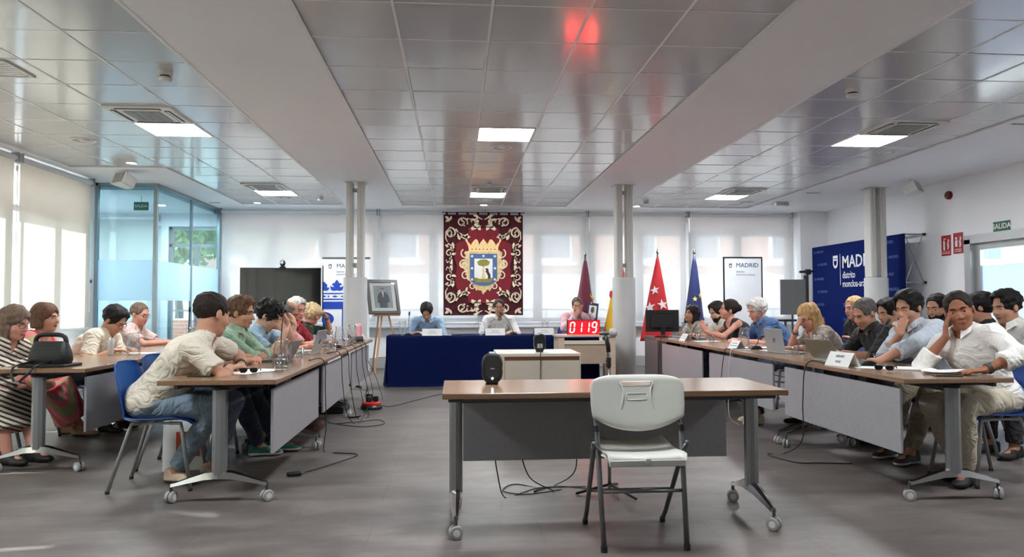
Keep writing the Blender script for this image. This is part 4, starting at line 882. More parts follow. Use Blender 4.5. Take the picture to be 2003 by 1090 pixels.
pt('arms_border', [(-.95, .75), (.75, 1.0), (.95, -.8), (-.7, -.95)], .20, .62, .17, FNAV, rot=R(-22)); pt('arms_field', [(-.65, .6), (.55, .75), (.65, -.6), (-.5, -.7)], .20, .62, .155, FW, rot=R(-22), lift=.017); pt('arms_tree', [(math.cos(t * .4) * .28, math.sin(t * .4) * .36) for t in range(16)], .21, .60, .155, satin('flag_green', (70, 92, 46)), rot=R(-22), lift=.021); pt('arms_bear', [(-.3, -.3), (-.1, -.25), (-.1, -.5), (-.35, -.55)], .20, .62, .155, DBEAR, rot=R(-22), lift=.021)
pt('arms_crown', [(-.6, 0), (-.7, .4), (-.35, .2), (-.2, .5), (0, .2), (.25, .5), (.35, .2), (.7, .4), (.6, 0)], .30, .47, .13, satin('flag_gold', (206, 160, 66)), rot=R(-40))
for q_ in range(6): pt('arms_star', STAR5, .20 + .2 * math.cos(q_ * 1.05 + .4), .62 + .105 * math.sin(q_ * 1.05 + .4), .020, FW, lift=.018)
o, pt = flag(2.88, 12.5, 2.05, 'red and yellow flag half hidden by the middle column', [FRED, FYEL], lambda u, v: 1 if (-.62 < u - .6 * (v - .55) < -.16) or u > .72 else 0, 1.5, 1.2, .26)
pt('arms', [(-.5, .6), (.5, .6), (.5, -.3), (0, -.7), (-.5, -.3)], -.42, .46, .10, FRED)
o, pt = flag(3.54, 12.45, 2.03, 'red flag with white stars behind the computer monitor', [FRED, satin('flag_red_deep', (150, 14, 26))], lambda u, v: 0, 1.7, 2.6, .225, -.03)
for u, v, sc in ((-.20, .40, .085), (-.34, .60, .10), (.20, .58, .10), (-.1, .80, .10), (.38, .80, .10), (.12, .98, .09)): pt('star', STAR5, u, v, sc, FW, rot=R(10))
o, pt = flag(4.20, 12.45, 2.03, 'dark blue flag with a ring of yellow stars', [FBLU], lambda u, v: 0, 1.4, .2, .225)
for u, v in ((-.06, .50), (.20, .46), (-.24, .60), (-.36, .72), (-.36, .88), (.36, .55), (.42, .7)): pt('star', STAR5, u, v, .052, FY2)

# ---- television on a wheeled stand
SCREEN = pm('glossy_black_screen', (10, 11, 13), .06, spec=.7, var=.05)
o = thing('television', 'large black television screen on a stand by the vestibule', 'television', (-2.894, 12.2, 0)); MB().box(-.655, .655, -.02, .03, 1.055, 1.815, c=.006).build('screen_body', BLACK, o); MB().box(-.645, .645, -.0225, -.0202, 1.068, 1.805).build('screen_glass', SCREEN, o)
k = MB(); k.box(-.05, .05, .03, .09, .1, 1.6, c=.006); k.build('stand_column', DARKMET, o); k = MB(); k.box(-.35, .35, .01, .11, .06, .11, c=.01); k.box(-.35, -.28, -.25, .35, .06, .1, c=.01); k.box(.28, .35, -.25, .35, .06, .1, c=.01); k.build('stand_base', DARKMET, o)
for x in (-.315, .315):
    for y in (-.22, .32): k = MB(); k.lathe([(.03, -.012), (.03, .012)], 14, M=T(x, y, .03, R(90), 0, R(90))); k.build('wheel', RUBBER, o)
o = thing('conference_camera', 'black camera sitting on top of the television', 'camera', (-2.865, 12.2, 1.815)); MB().lathe([(.05, 0), (.052, .015), (.03, .025)], 16).build('base', BLACK, o, 'auto'); k = MB(); k.ball((0, 0, .075), (.048, .05, .055), 14); k.build('head', BLACK, o, True); k = MB(); k.lathe([(.022, .0), (.022, .012), (.016, .014)], 14, M=T(0, -.045, .078, R(90))); k.build('lens', GREYPL, o, 'auto')

# ---- printed displays
PRB = pm('print_blue', (20, 66, 172), .6, var=.02); PRW = pm('print_white', (238, 241, 244), .55, var=.02); PRD = pm('print_dark_blue', (40, 52, 96), .6); PRG = pm('print_grey', (120, 124, 134), .6)
def mini_shield(o, x, z, s_, m1, m2, y=-.004):
    MB().prism([(x - .5 * s_, z + .7 * s_), (x + .5 * s_, z + .7 * s_), (x + .5 * s_, z - .3 * s_), (x + .3 * s_, z - .65 * s_), (x, z - .75 * s_), (x - .3 * s_, z - .65 * s_), (x - .5 * s_, z - .3 * s_)], y, y + .002).build('crest', m1, o)
    k = MB(); k.prism([(x - .3 * s_, z + .12 * s_), (x + .3 * s_, z + .12 * s_), (x + .3 * s_, z - .25 * s_), (x, z - .5 * s_), (x - .3 * s_, z - .25 * s_)], y - .0015, y); k.box(x - .4 * s_, x + .4 * s_, y - .0015, y, z + .30 * s_, z + .38 * s_); k.build('crest_detail', m2, o)
o = thing('banner', 'white roll-up banner with a blue crown print behind the left column', 'banner', (-2.30, 12.7, 0)); W = .80
MB().box(0, W, 0, .004, .05, 2.0).build('printed_sheet', PRW, o); k = MB(); k.box(-.01, W + .01, -.015, .02, 2.0, 2.025, c=.003); k.build('top_rail', DARKMET, o); MB().box(-.01, .012, -.003, .012, .9, 1.88).build('edge_strip', DARKMET, o); MB().box(-.03, W + .03, -.10, .10, 0, .07, c=.01).build('cassette', GREYMET, o)
MB().tube([(W / 2, .02, .06), (W / 2, .02, 2.0)], .01, 8).build('support_pole', GREYMET, o)
mini_shield(o, .125, 1.865, .055, PRD, PRW); text('lettering', 'MADRID', .105, PRD, o, T(.23, -.002, 1.87), 'LEFT'); text('lettering', 'distrito\nmoncloa-aravaca', .048, PRG, o, T(.23, -.002, 1.75), 'LEFT')
for cx in (.04, .24): MB().prism([(cx - .10, 1.46), (cx - .06, 1.44), (cx, 1.45), (cx + .06, 1.44), (cx + .10, 1.46), (cx + .115, 1.53), (cx + .06, 1.50), (cx + .05, 1.53), (cx + .09, 1.545), (cx + .06, 1.58), (cx + .035, 1.575), (cx + .03, 1.60), (cx, 1.635), (cx - .03, 1.60), (cx - .035, 1.575), (cx - .06, 1.58), (cx - .09, 1.545), (cx - .05, 1.53), (cx - .06, 1.50), (cx - .115, 1.53)] if cx > .1 else [(0, 1.45), (.06, 1.44), (.10, 1.46), (.115, 1.50), (.07, 1.5), (.08, 1.545), (.05, 1.57), (.03, 1.60), (0, 1.59)], -.003, -.0002).build('printed_crown', PRB, o)
for z0, z1 in ((1.385, 1.405), (1.285, 1.305)): MB().box(.004, .37, -.003, -.0002, z0, z1).build('printed_bar', PRB, o)
for cx, w_ in ((.03, .03), (.10, .018), (.21, .05), (.33, .02)): MB().prism([(cx - w_, 1.345), (cx, 1.362), (cx + w_, 1.345), (cx, 1.328)], -.003, -.0002).build('printed_gem', PRB, o)
MB().box(.004, .37, -.003, -.0002, 1.125, 1.255).build('printed_block', PRB, o); MB().box(.33, .37, -.003, -.0002, .30, 1.125).build('printed_border', PRB, o)
MB().prism([(.004, .83)] + [(.004 + .19 * math.cos(t), .955 + .125 * math.sin(t)) for t in [R(-90 + 12 * i) for i in range(16)]], -.003, -.0002).build('printed_tree', PRB, o); MB().box(.004, .07, -.003, -.0002, .3, .85).build('printed_trunk', PRB, o)
o = thing('poster_stand', 'white poster in a thin black frame by the right back window', 'poster', (4.99, 13.15, 0)); W = .755; MB().box(0, W, 0, .012, .55, 2.055).build('poster_sheet', PRW, o)
k = MB(); k.box(-.0, .022, -.008, .016, .53, 2.08); k.box(W - .022, W, -.008, .016, .53, 2.08); k.box(0, W, -.008, .016, 2.055, 2.08); k.box(0, W, -.008, .016, .53, .555); k.build('frame', BLACK, o); 
for x in (.1, W - .1): MB().tube([(x, .0, 0), (x, .01, .55)], .012, 8).build('leg', BLACK, o)
k = MB(); k.box(0, W, -.15, .15, 0, .02); k.build('foot', BLACK, o)
mini_shield(o, .14, 1.915, .055, PRD, PRW); text('lettering', 'MADRID', .115, PRD, o, T(.245, -.002, 1.92), 'LEFT'); text('lettering', 'distrito\nmoncloa-aravaca', .055, PRG, o, T(.245, -.002, 1.775), 'LEFT')
# blue backdrop on a pop-up frame, facing into the room
BDB = pm('backdrop_blue', (4, 26, 92), .8, var=.05, vscale=2, spec=.12); BDL = pm('backdrop_pale_print', (84, 104, 156), .65)
o = thing('backdrop', 'large blue backdrop printed with city lettering by the right wall', 'backdrop', (6.85, 13.40, 0), R(-90)); LB = 2.88
MB().box(0, LB, 0, .006, .10, 2.275).build('printed_fabric', BDB, o)
mini_shield(o, .85, 1.955, .16, PRW, BDB); MB().box(1.005, 1.015, -.003, -.0002, 1.53, 2.09).build('printed_rule', PRW, o); text('lettering', 'MADRID', .30, PRW, o, T(1.07, -.002, 1.925), 'LEFT', bold=.004); text('lettering', 'distrito', .175, PRW, o, T(1.08, -.002, 1.70), 'LEFT', sx=.8); text('lettering', 'moncloa-aravaca', .175, PRW, o, T(1.08, -.002, 1.545), 'LEFT', sx=.8)
ci = 0
for z in (2.17, 1.93, 1.66, 1.42, 1.18, .92, .66, .4):
    for s0 in (.36, 1.25, 2.15, 2.52):
        if .6 < s0 < 2.0 and z > 1.3: continue
        s1 = s0 + (.07 if ci % 2 else -.06); ci += 1
        q_ = text('lettering', 'MADRID', .07, BDL, o, T(s1, -.0015, z)); mini_shield(o, s1 - .21, z, .035, BDL, BDB, -.0025); MB().box(s1 - .18, s1 - .15, -.0015, -.0003, z - .012, z + .004).build('printed_bar', BDL, o)
for s_ in (.0, LB - .02):
    k = MB()
    for z in (.12, 1.52, 2.26): k.box(s_ + .0, s_ + .02, .006, .30, z - .012, z + .012)
    for z in (.15, .85, 1.55, 2.23): pass
    k.build('frame_spacer', ALU, o)
    for z0, z1 in ((.13, 1.5), (1.54, 2.24)):
        MB().tube([(s_ + .01, .01, z0), (s_ + .01, .29, z1)], .007, 6).build('cross_rod', ALU, o); MB().tube([(s_ + .014, .29, z0), (s_ + .014, .01, z1)], .007, 6).build('cross_rod', ALU, o)
for z in (1.52, 2.26): MB().tube([(0, .30, z), (LB, .30, z)], .008, 6).build('rear_rod', ALU, o)
for s_ in (LB - .01,):
    for z in (1.52, 2.26): MB().box(s_ - .02, s_ + .02, .29, .34, z - .02, z + .02, c=.004).build('hub', BLACK, o)
# grey board and the slim post behind it
o = thing('notice_board', 'blank grey display board behind the blonde woman', 'board', (5.50, 11.5, 0), R(0)); MB().box(-.17, .26, 0, .03, 1.02, 1.60, c=.004).build('panel', pm('grey_board', (120, 121, 122), .6, var=.03), o); k = MB(); k.tube([(.04, .04, 0), (.04, .04, 1.5)], .015, 8); k.build('post', DARKMET, o); MB().box(-.2, .3, -.15, .22, 0, .02, c=.005).build('foot', DARKMET, o)
o = thing('light_stand', 'slim black stand with a cross arm beside the blue backdrop', 'stand', (5.92, 11.75, 0)); MB().tube([(0, 0, .04), (0, 0, 1.72)], .016, 8).build('pole', BLACK, o); k = MB(); k.tube([(-.14, 0, 1.735), (.09, 0, 1.745)], .02, 8); k.build('cross_arm', BLACK, o); MB().box(-.04, .05, -.03, .03, 1.69, 1.78, c=.008).build('clamp', BLACK, o); MB().box(-.06, .02, .01, .03, 1.0, 1.68).build('side_plate', DARKMET, o)
for a in range(3): MB().tube([(0, 0, .35), (.3 * math.cos(a * 2.1), .3 * math.sin(a * 2.1), .01)], .009, 6).build('leg', BLACK, o)
o = thing('side_stool', 'small dark round table by the right back window', 'table', (5.05, 10.75, 0)); MB().lathe([(.16, .93), (.17, .94), (.17, .955), (.16, .96)], 24).build('top', BLACK, o, 'auto'); MB().tube([(0, 0, .03), (0, 0, .93)], .018, 10).build('column', DARKMET, o); MB().lathe([(.18, 0), (.18, .02), (.03, .04)], 24).build('base', DARKMET, o, 'auto')

# ---- easel with a framed portrait
PINE = woodm('easel_pine', (190, 140, 98), .5, 2, .8)
ez = thing('easel', 'light wooden easel holding the framed portrait', 'easel', (-1.23, 12.72, 0), R(27))
MB().tube([(-.26, -.20, 0), (-.06, .0, 1.02), (-.02, .15, 1.58)], .017, 8).build('front_leg', PINE, ez); MB().tube([(.26, -.20, 0), (.06, .0, 1.02), (.02, .15, 1.58)], .017, 8).build('front_leg', PINE, ez); MB().tube([(0, .62, 0), (0, .17, 1.5)], .017, 8).build('rear_leg', PINE, ez)
MB().box(-.24, .24, -.11, -.01, 1.0, 1.03, c=.004).build('shelf', PINE, ez); MB().tube([(-.20, -.155, .30), (.20, -.155, .30)], .011, 8).build('crossbar', PINE, ez)
FRB = pm('dark_frame_wood', (36, 30, 27), .4, var=.15, vscale=20); MATB = pm('picture_mount', (226, 224, 218), .7)
pf = thing('framed_portrait', 'framed portrait of a standing man in a suit, resting on the easel', 'picture', (-1.225, 12.60, 1.035), 0); pf.rotation_euler = Euler((R(-17), 0, R(27)), 'XYZ')
hw, hh = .285, .62; k = MB()
for a, b, c, d in ((-hw, hw, 0, .05), (-hw, hw, hh - .05, hh), (-hw, -hw + .05, .05, hh - .05), (hw - .05, hw, .05, hh - .05)): k.box(a, b, -.03, .012, c, d)
k.build('frame', FRB, pf); MB().box(-hw + .05, hw - .05, -.008, .004, .05, hh - .05).build('mount', MATB, pf); MB().box(-.165, .165, -.0105, -.0082, .11, hh - .105).build('photo_backdrop', pm('portrait_backdrop', (150, 158, 160), .6, var=.15, vscale=9), pf)
SUIT = pm('portrait_suit', (62, 66, 76), .6); SKP = pm('portrait_skin', (190, 150, 128), .6)
MB().prism([(-.07, .112), (.065, .112), (.07, .22), (.105, .20), (.115, .26), (.09, .36), (.05, .395), (-.04, .395), (-.085, .365), (-.11, .27), (-.10, .2), (-.075, .21)], -.0125, -.0107).build('suit', SUIT, pf); MB().prism([(-.015, .395), (.015, .395), (.004, .31), (-.004, .31)], -.0135, -.0127).build('shirt_front', PRW, pf)
MB().prism([(.0 + .026 * math.cos(t), .43 + .036 * math.sin(t)) for t in [R(i * 24) for i in range(15)]], -.0133, -.0107).build('head', SKP, pf); MB().prism([(-.03, .44), (-.026, .466), (0, .476), (.026, .466), (.03, .44), (.02, .455), (-.02, .455)], -.0145, -.0135).build('hair', FRB, pf)
MB().prism([(.095, .185), (.115, .185), (.113, .205), (.098, .205)], -.0133, -.0107).build('hand', SKP, pf)
MB().box(-hw + .05, hw - .05, -.0185, -.0165, .05, hh - .05).build('glazing', GLASS, pf)

# ---- red digital clock
CX, CY, CZ0 = 1.81, 10.16, .769
o = thing('digital_clock', 'red digital clock reading 01 19 on the desk', 'clock', (CX, CY, CZ0)); MB().box(-.235, .235, 0, .06, 0, .205, c=.004).build('case', pm('clock_case', (40, 6, 8), .4), o)
MB().box(-.225, .225, -.004, -.0005, .01, .195).build('red_filter', pm('clock_red_filter', (150, 6, 14), .25, emit=(200, 10, 18), estr=1.2), o)
DIG = emitm('clock_digit_glow', (255, 70, 60), 26)
segs = {'0': 'abcdef', '1': 'bc', '9': 'abcdfg'}
def digit(ch, x):
    w_, h_, t_ = .058, .14, .013; z0 = .032
    S = {'a': ((0, h_), (w_, h_)), 'b': ((w_, h_), (w_, h_ / 2)), 'c': ((w_, h_ / 2), (w_, 0)), 'd': ((0, 0), (w_, 0)), 'e': ((0, h_ / 2), (0, 0)), 'f': ((0, h_), (0, h_ / 2)), 'g': ((0, h_ / 2), (w_, h_ / 2))}
    for s_ in segs[ch]:
        (a, b), (c, d) = S[s_]; sl = lambda p: (x + p[0] + p[1] * .10, z0 + p[1]); p, q = sl((a, b)), sl((c, d)); dx, dz = q[0] - p[0], q[1] - p[1]; l = math.hypot(dx, dz); dx, dz = dx / l, dz / l; e = t_ * .45
        p = (p[0] + dx * e, p[1] + dz * e); q = (q[0] - dx * e, q[1] - dz * e)
        MB().ribbon([p, (p[0] + dx * e, p[1] + dz * e), (q[0] - dx * e, q[1] - dz * e), q], [t_ * .3, t_, t_, t_ * .3], -.0075, -.0045).build('digit_segment', DIG, o)
for ch, x in (('0', -.20), ('1', -.095), ('1', .01), ('9', .115)): digit(ch, x)

# ---- portable loudspeakers
def speaker(x, y, z, rz, label, back=False):
    o = thing('portable_speaker', label, 'loudspeaker', (x, y, z), rz, 'portable black loudspeakers'); k = MB(); w_, h_, d = .062, .168, .052; rows_ = []
    for yy, s_ in ((-d, .86), (-d + .008, .97), (-d + .02, 1), (d - .03, .96), (d - .008, .86), (d, .6)):
        r_ = []
        for i in range(28):
            a = 2 * math.pi * i / 28; ca, sa = math.cos(a), math.sin(a); e = .62
            r_.append((w_ * s_ * math.copysign(abs(ca) ** e, ca) * (1 - .05 * math.exp(-(sa / .12) ** 2)), yy, h_ / 2 + .008 + h_ / 2 * s_ * math.copysign(abs(sa) ** .8, sa)))
        rows_.append(r_)
    k.grid(rows_, closed_u=True); k.add(rows_[0], [tuple(range(27, -1, -1))]); k.add(rows_[-1], [tuple(range(28))]); k.build('cabinet', BLACK, o, 'auto')
    MB().box(-.035, .035, -.035, .03, 0, .014, c=.004).build('foot', BLACK, o); MB().box(-.018, .018, -.012, .012, .170, .182, c=.004).build('carry_handle', GREYMET, o)
    if not back:
        k = MB(); k.prism([(.046 * math.copysign(abs(math.cos(a)) ** .62, math.cos(a)), .1 + .066 * math.copysign(abs(math.sin(a)) ** .8, math.sin(a))) for a in [2 * math.pi * i / 24 for i in range(24)]], -.0535, -.0515); k.build('grille', pm('speaker_mesh', (16, 16, 17), .7, bump=.5, bscale=500), o); MB().box(-.012, .012, -.0545, -.0535, .088, .093).build('badge', GREYPL, o); MB().lathe([(.0055, 0), (.0055, .002)], 12, M=T(0, -.0535, .036, R(90))).build('indicator_lamp', emitm('indicator_glow', (225, 228, 255), 8), o)
    else: MB().box(-.025, .025, -.056, -.0515, .04, .08, c=.001).build('socket_plate', GREYPL, o)
    return o
speaker(.205, 4.14, TH + .001, 0, 'black portable speaker with a white lamp on the front table'); speaker(.80, 6.92, .743, 0, 'black portable speaker with a cable on the low cabinet', True)
# microphone stand behind the front table
o = thing('microphone_stand', 'microphone on a stand between the front table and the clock desk', 'microphone', (.97, 4.55, 0)); k = MB()
MB().tube([(0, 0, .03), (0, 0, .80)], .012, 10).build('pole', CHROME, o, True); MB().tube([(0, 0, .80), (0, 0, .86)], .016, 10).build('clutch', BLACK, o); MB().tube([(0, 0, .86), (0, 0, .895)], .010, 10).build('upper_pole', CHROME, o)
MB().tube([(.0, 0, .895), (-.004, .0, .94), (-.022, -.01, 1.0)], [.014, .015, .012], 10).build('clip', BLACK, o, True); MB().tube([(-.05, .03, 1.01), (.005, -.02, 1.018)], [.010, .015], 12).build('microphone_body', DARKMET, o, True); k = MB(); k.ball((.022, -.036, 1.02), .029, 16); k.build('microphone_head', GREYPL, o, True)
for a in (185, 305, 65): MB().tube([(0, 0, .06), (.22 * math.cos(R(a)), .22 * math.sin(R(a)), .012)], .009, 8).build('tripod_foot', BLACK, o)
# computer monitor seen from behind
o = thing('computer_monitor', 'black computer monitor turned away, on the dark desk', 'monitor', (2.85, 9.82, .742)); k = MB(); k.box(-.235, .235, -.01, .022, .075, .375, c=.008); k.build('display_case', BLACK, o); k = MB(); k.box(-.16, .16, -.04, -.0105, .12, .33, c=.014); k.build('rear_housing', BLACK, o); MB().box(-.03, .03, -.05, -.02, .0, .14, c=.006).build('neck', BLACK, o); MB().box(-.11, .11, -.10, .09, 0, .012, c=.005).build('foot', BLACK, o); MB().box(-.225, .225, .0222, .024, .09, .36).build('screen', SCREEN, o)
# ================================================================ PEOPLE (sculpted from blended solids, one continuous body each)
f32 = np.float32
def V3(*a): return np.array(a if len(a) > 1 else a[0], dtype=float)
def unit(v): v = np.asarray(v, float); l = np.linalg.norm(v); return v / l if l > 1e-9 else v
class Field:
    def __init__(s, lo, hi, vox):
        s.vox = vox; s.lo = np.asarray(lo, float) - 3 * vox; n = np.ceil((np.asarray(hi, float) + 3 * vox - s.lo) / vox).astype(int) + 1
        s.n = n; s.a = np.full(n, .06, dtype=f32); s.ax = [(s.lo[i] + vox * np.arange(n[i])).astype(f32) for i in range(3)]
    def _sl(s, lo, hi):
        a = np.clip(np.floor((np.asarray(lo) - s.lo) / s.vox).astype(int), 0, s.n); b = np.clip(np.ceil((np.asarray(hi) - s.lo) / s.vox).astype(int) + 1, 0, s.n)
        return tuple(slice(a[i], b[i]) for i in range(3))
    def _g(s, sl): return s.ax[0][sl[0]][:, None, None], s.ax[1][sl[1]][None, :, None], s.ax[2][sl[2]][None, None, :]
    def add(s, prim, k=.02, grow=0.):
        fn, lo, hi = prim; m = k + 3 * s.vox + grow + .01; sl = s._sl(lo - m, hi + m); a = s.a[sl]
        if a.size == 0: return
        d = fn(*s._g(sl)) - f32(grow)
        if k > 0: h = np.clip(.5 + .5 * (a - d) / k, 0, 1); s.a[sl] = a * (1 - h) + d * h - k * h * (1 - h)
        else: s.a[sl] = np.minimum(a, d)
    def cut(s, prim, k=.01, grow=0.):
        fn, lo, hi = prim; m = k + 3 * s.vox + grow + .01; sl = s._sl(lo - m, hi + m); a = s.a[sl]
        if a.size == 0: return
        d = -(fn(*s._g(sl)) - f32(grow)); h = np.clip(.5 - .5 * (a - d) / k, 0, 1); s.a[sl] = a * (1 - h) + d * h + k * h * (1 - h)
    def crease(s, amp, fr, seed):
        rd = random.Random(seed); X, Y, Z = s._g((slice(None),) * 3); o = 0
        for i in range(3):
            d = unit([rd.gauss(0, 1), rd.gauss(0, 1), rd.gauss(0, .7)]) * fr * rd.uniform(.6, 1.4); e = unit([rd.gauss(0, 1) for _ in range(3)]) * fr * .45; ph = rd.uniform(0, 6)
            o = o + (f32(.5) - np.abs(np.sin(f32(d[0]) * X + f32(d[1]) * Y + f32(d[2]) * Z + f32(ph) + f32(1.5) * np.sin(f32(e[0]) * X + f32(e[1]) * Y + f32(e[2]) * Z + f32(ph * 2)))))
        s.a += f32(amp) * o
    def out(s, p, d, far=.3):
        """where a ray from inside leaves the solid"""
        d = unit(d); last = None
        for t in np.arange(0, far, .004):
            q_ = np.round((V3(p) + d * t - s.lo) / s.vox).astype(int)
            if (q_ < 0).any() or (q_ >= s.n).any(): break
            if s.a[tuple(q_)] < 0: last = t
        return V3(p) + d * (last if last is not None else 0)
    def ripple(s, amp, fr, seed, stretch=None):
        rd = random.Random(seed); X, Y, Z = s._g((slice(None),) * 3); o = 0
        for i in range(3):
            d = unit([rd.gauss(0, 1), rd.gauss(0, 1), rd.gauss(0, 1)]) * fr * rd.uniform(.7, 1.5); ph = rd.uniform(0, 6); e = unit([rd.gauss(0, 1) for _ in range(3)]) * fr * .35
            o = o + np.sin(f32(d[0]) * X + f32(d[1]) * Y + f32(d[2]) * Z + f32(ph) + f32(1.2) * np.sin(f32(e[0]) * X + f32(e[1]) * Y + f32(e[2]) * Z))
        s.a += f32(amp / 2) * o
    def mesh(s, name, m, extra=None):
        a = s.a; a[0], a[-1] = .05, .05; a[:, 0], a[:, -1] = .05, .05; a[:, :, 0], a[:, :, -1] = .05, .05
        b = a < 0; c = np.zeros(np.array(a.shape) - 1, np.int8); n = a.shape
        offs = [(i, j, k) for i in (0, 1) for j in (0, 1) for k in (0, 1)]
        for i, j, k in offs: c += b[i:n[0] - 1 + i, j:n[1] - 1 + j, k:n[2] - 1 + k]
        act = (c > 0) & (c < 8); idx = np.argwhere(act); vid = np.full(act.shape, -1, np.int32); vid[act] = np.arange(len(idx), dtype=np.int32)
        val = {o: a[idx[:, 0] + o[0], idx[:, 1] + o[1], idx[:, 2] + o[2]] for o in offs}
        P = np.zeros((len(idx), 3)); W = np.zeros(len(idx))
        for o in offs:
            for ax in range(3):
                if o[ax]: continue
                q = list(o); q[ax] = 1; va, vb = val[o], val[tuple(q)]; mk = (va < 0) != (vb < 0); t = np.where(mk, va / np.where(mk, va - vb, 1), 0)
                for d in range(3): P[:, d] += np.where(mk, o[d] + (t if d == ax else 0), 0)
                W += mk
        co = s.lo + s.vox * (idx + P / W[:, None]); F = []
        for ax in range(3):
            s0 = [slice(0, n[i] - (1 if i == ax else 0)) for i in range(3)]; s1 = list(s0); s0[ax] = slice(0, n[ax] - 1); s1[ax] = slice(1, n[ax])
            A, B = b[tuple(s0)], b[tuple(s1)]; e = np.argwhere(A != B); u, w_ = (ax + 1) % 3, (ax + 2) % 3
            e = e[(e[:, u] > 0) & (e[:, w_] > 0) & (e[:, u] < n[u] - 1) & (e[:, w_] < n[w_] - 1)]
            q = []
            for du, dw in ((-1, -1), (0, -1), (0, 0), (-1, 0)): g = e.copy(); g[:, u] += du; g[:, w_] += dw; q.append(vid[g[:, 0], g[:, 1], g[:, 2]])
            q = np.stack(q, 1); fl = ~A[e[:, 0], e[:, 1], e[:, 2]]; q[fl] = q[fl][:, ::-1]; F.append(q)
        F = np.concatenate(F); F = F[(F >= 0).all(1)]
        me = bpy.data.meshes.new(name); me.vertices.add(len(co)); me.vertices.foreach_set('co', co.astype(f32).ravel()); me.loops.add(len(F) * 4); me.loops.foreach_set('vertex_index', F.astype(np.int32).ravel())
        me.polygons.add(len(F)); me.polygons.foreach_set('loop_start', np.arange(len(F), dtype=np.int32) * 4); me.update(calc_edges=True); me.polygons.foreach_set('use_smooth', np.ones(len(F), bool))
        for x in (m if isinstance(m, (list, tuple)) else [m]): me.materials.append(x)
        if extra is not None: me.polygons.foreach_set('material_index', extra(co[F].mean(1)).astype(np.int32))
        return me
def cone(a, b, ra, rb, cap=False):
    a, b = V3(a), V3(b); ab = b - a; L2 = max(float(ab @ ab), 1e-9); L = math.sqrt(L2)
    def fn(X, Y, Z):
        px, py, pz = X - f32(a[0]), Y - f32(a[1]), Z - f32(a[2]); t0 = (px * f32(ab[0]) + py * f32(ab[1]) + pz * f32(ab[2])) / f32(L2); t = np.clip(t0, 0, 1)
        d = np.sqrt((px - t * f32(ab[0])) ** 2 + (py - t * f32(ab[1])) ** 2 + (pz - t * f32(ab[2])) ** 2) - (f32(ra) + f32(rb - ra) * t)
        return np.maximum(d, (t0 - 1) * f32(L)) if cap else d
    r = max(ra, rb); return fn, np.minimum(a, b) - r, np.maximum(a, b) + r
def ell(c, r, R3=None):
    c = V3(c); r = V3(r); R3 = np.eye(3) if R3 is None else np.asarray(R3)      # columns of R3 are the axes
    def fn(X, Y, Z):
        p = (X - f32(c[0]), Y - f32(c[1]), Z - f32(c[2])); q = [sum(f32(R3[j, i]) * p[j] for j in range(3)) / f32(r[i]) for i in range(3)]
        k0 = np.sqrt(q[0] ** 2 + q[1] ** 2 + q[2] ** 2) + f32(1e-6); k1 = np.sqrt((q[0] / f32(r[0])) ** 2 + (q[1] / f32(r[1])) ** 2 + (q[2] / f32(r[2])) ** 2) + f32(1e-6)
        return k0 * (k0 - 1) / k1
    e = np.sqrt(((R3 * r) ** 2).sum(1)); return fn, c - e, c + e
def econe(a, b, ra, rb, side, cap=0):
    """cone of elliptic section: (half width along side, half depth)"""
    a, b = V3(a), V3(b); ab = b - a; L = float(np.linalg.norm(ab)); w_ = ab / L; u = unit(V3(side) - w_ * (V3(side) @ w_)); v = np.cross(w_, u)
    def fn(X, Y, Z):
        p = (X - f32(a[0]), Y - f32(a[1]), Z - f32(a[2])); dot = lambda q: sum(f32(q[i]) * p[i] for i in range(3)); s_ = dot(w_); t = np.clip(s_ / f32(L), 0, 1)
        rx = f32(ra[0]) + f32(rb[0] - ra[0]) * t; ry = f32(ra[1]) + f32(rb[1] - ra[1]) * t; x, y = dot(u) / rx, dot(v) / ry; k0 = np.sqrt(x * x + y * y) + f32(1e-6); k1 = np.sqrt((x / rx) ** 2 + (y / ry) ** 2) + f32(1e-6)
        d = k0 * (k0 - 1) / k1; ds = np.maximum(-s_, s_ - f32(L)); return np.where(ds > 0, np.sqrt(np.maximum(d, 0) ** 2 + ds * ds) if not cap else np.maximum(d, ds), d)
    r = max(ra + rb); return fn, np.minimum(a, b) - r, np.maximum(a, b) + r
def plane(p0, nrm, lo, hi):
    p0, nrm = V3(p0), unit(nrm)
    return (lambda X, Y, Z: (X - f32(p0[0])) * f32(nrm[0]) + (Y - f32(p0[1])) * f32(nrm[1]) + (Z - f32(p0[2])) * f32(nrm[2])), np.asarray(lo, float), np.asarray(hi, float)

def skinm(n, c): return pm('skin_' + n, c, .5, var=.06, vscale=14, bump=.03, bscale=180, spec=.35)
SKIN = {'fair': skinm('fair', (206, 160, 136)), 'mid': skinm('mid', (188, 138, 112)), 'tan': skinm('tan', (160, 106, 80)), 'rose': skinm('rose', (204, 148, 128))}
LIPS = pm('lips', (160, 88, 80), .45, var=.05); SCL = pm('eye_white', (226, 222, 216), .25); IRIS = pm('eye_iris', (44, 32, 26), .2)
def hairm(n, c, rough=.6): 
    m = pm('hair_' + n, c, rough, var=.38, vscale=55, bump=.5, bscale=120, stretch=(1, 1, .35), spec=.22); return m
HAIR = {'black': hairm('black', (22, 19, 18)), 'dark': hairm('dark_brown', (40, 31, 26)), 'brown': hairm('brown', (96, 68, 50)), 'ash': hairm('ash_brown', (112, 92, 78)), 'grey': hairm('grey', (150, 146, 140)), 'salt': hairm('salt_and_pepper', (96, 92, 88)), 'white': hairm('white', (196, 192, 186)), 'blonde': hairm('blonde', (186, 148, 100)), 'pale': hairm('pale_blonde', (204, 182, 142)), 'red': hairm('auburn', (110, 68, 44))}
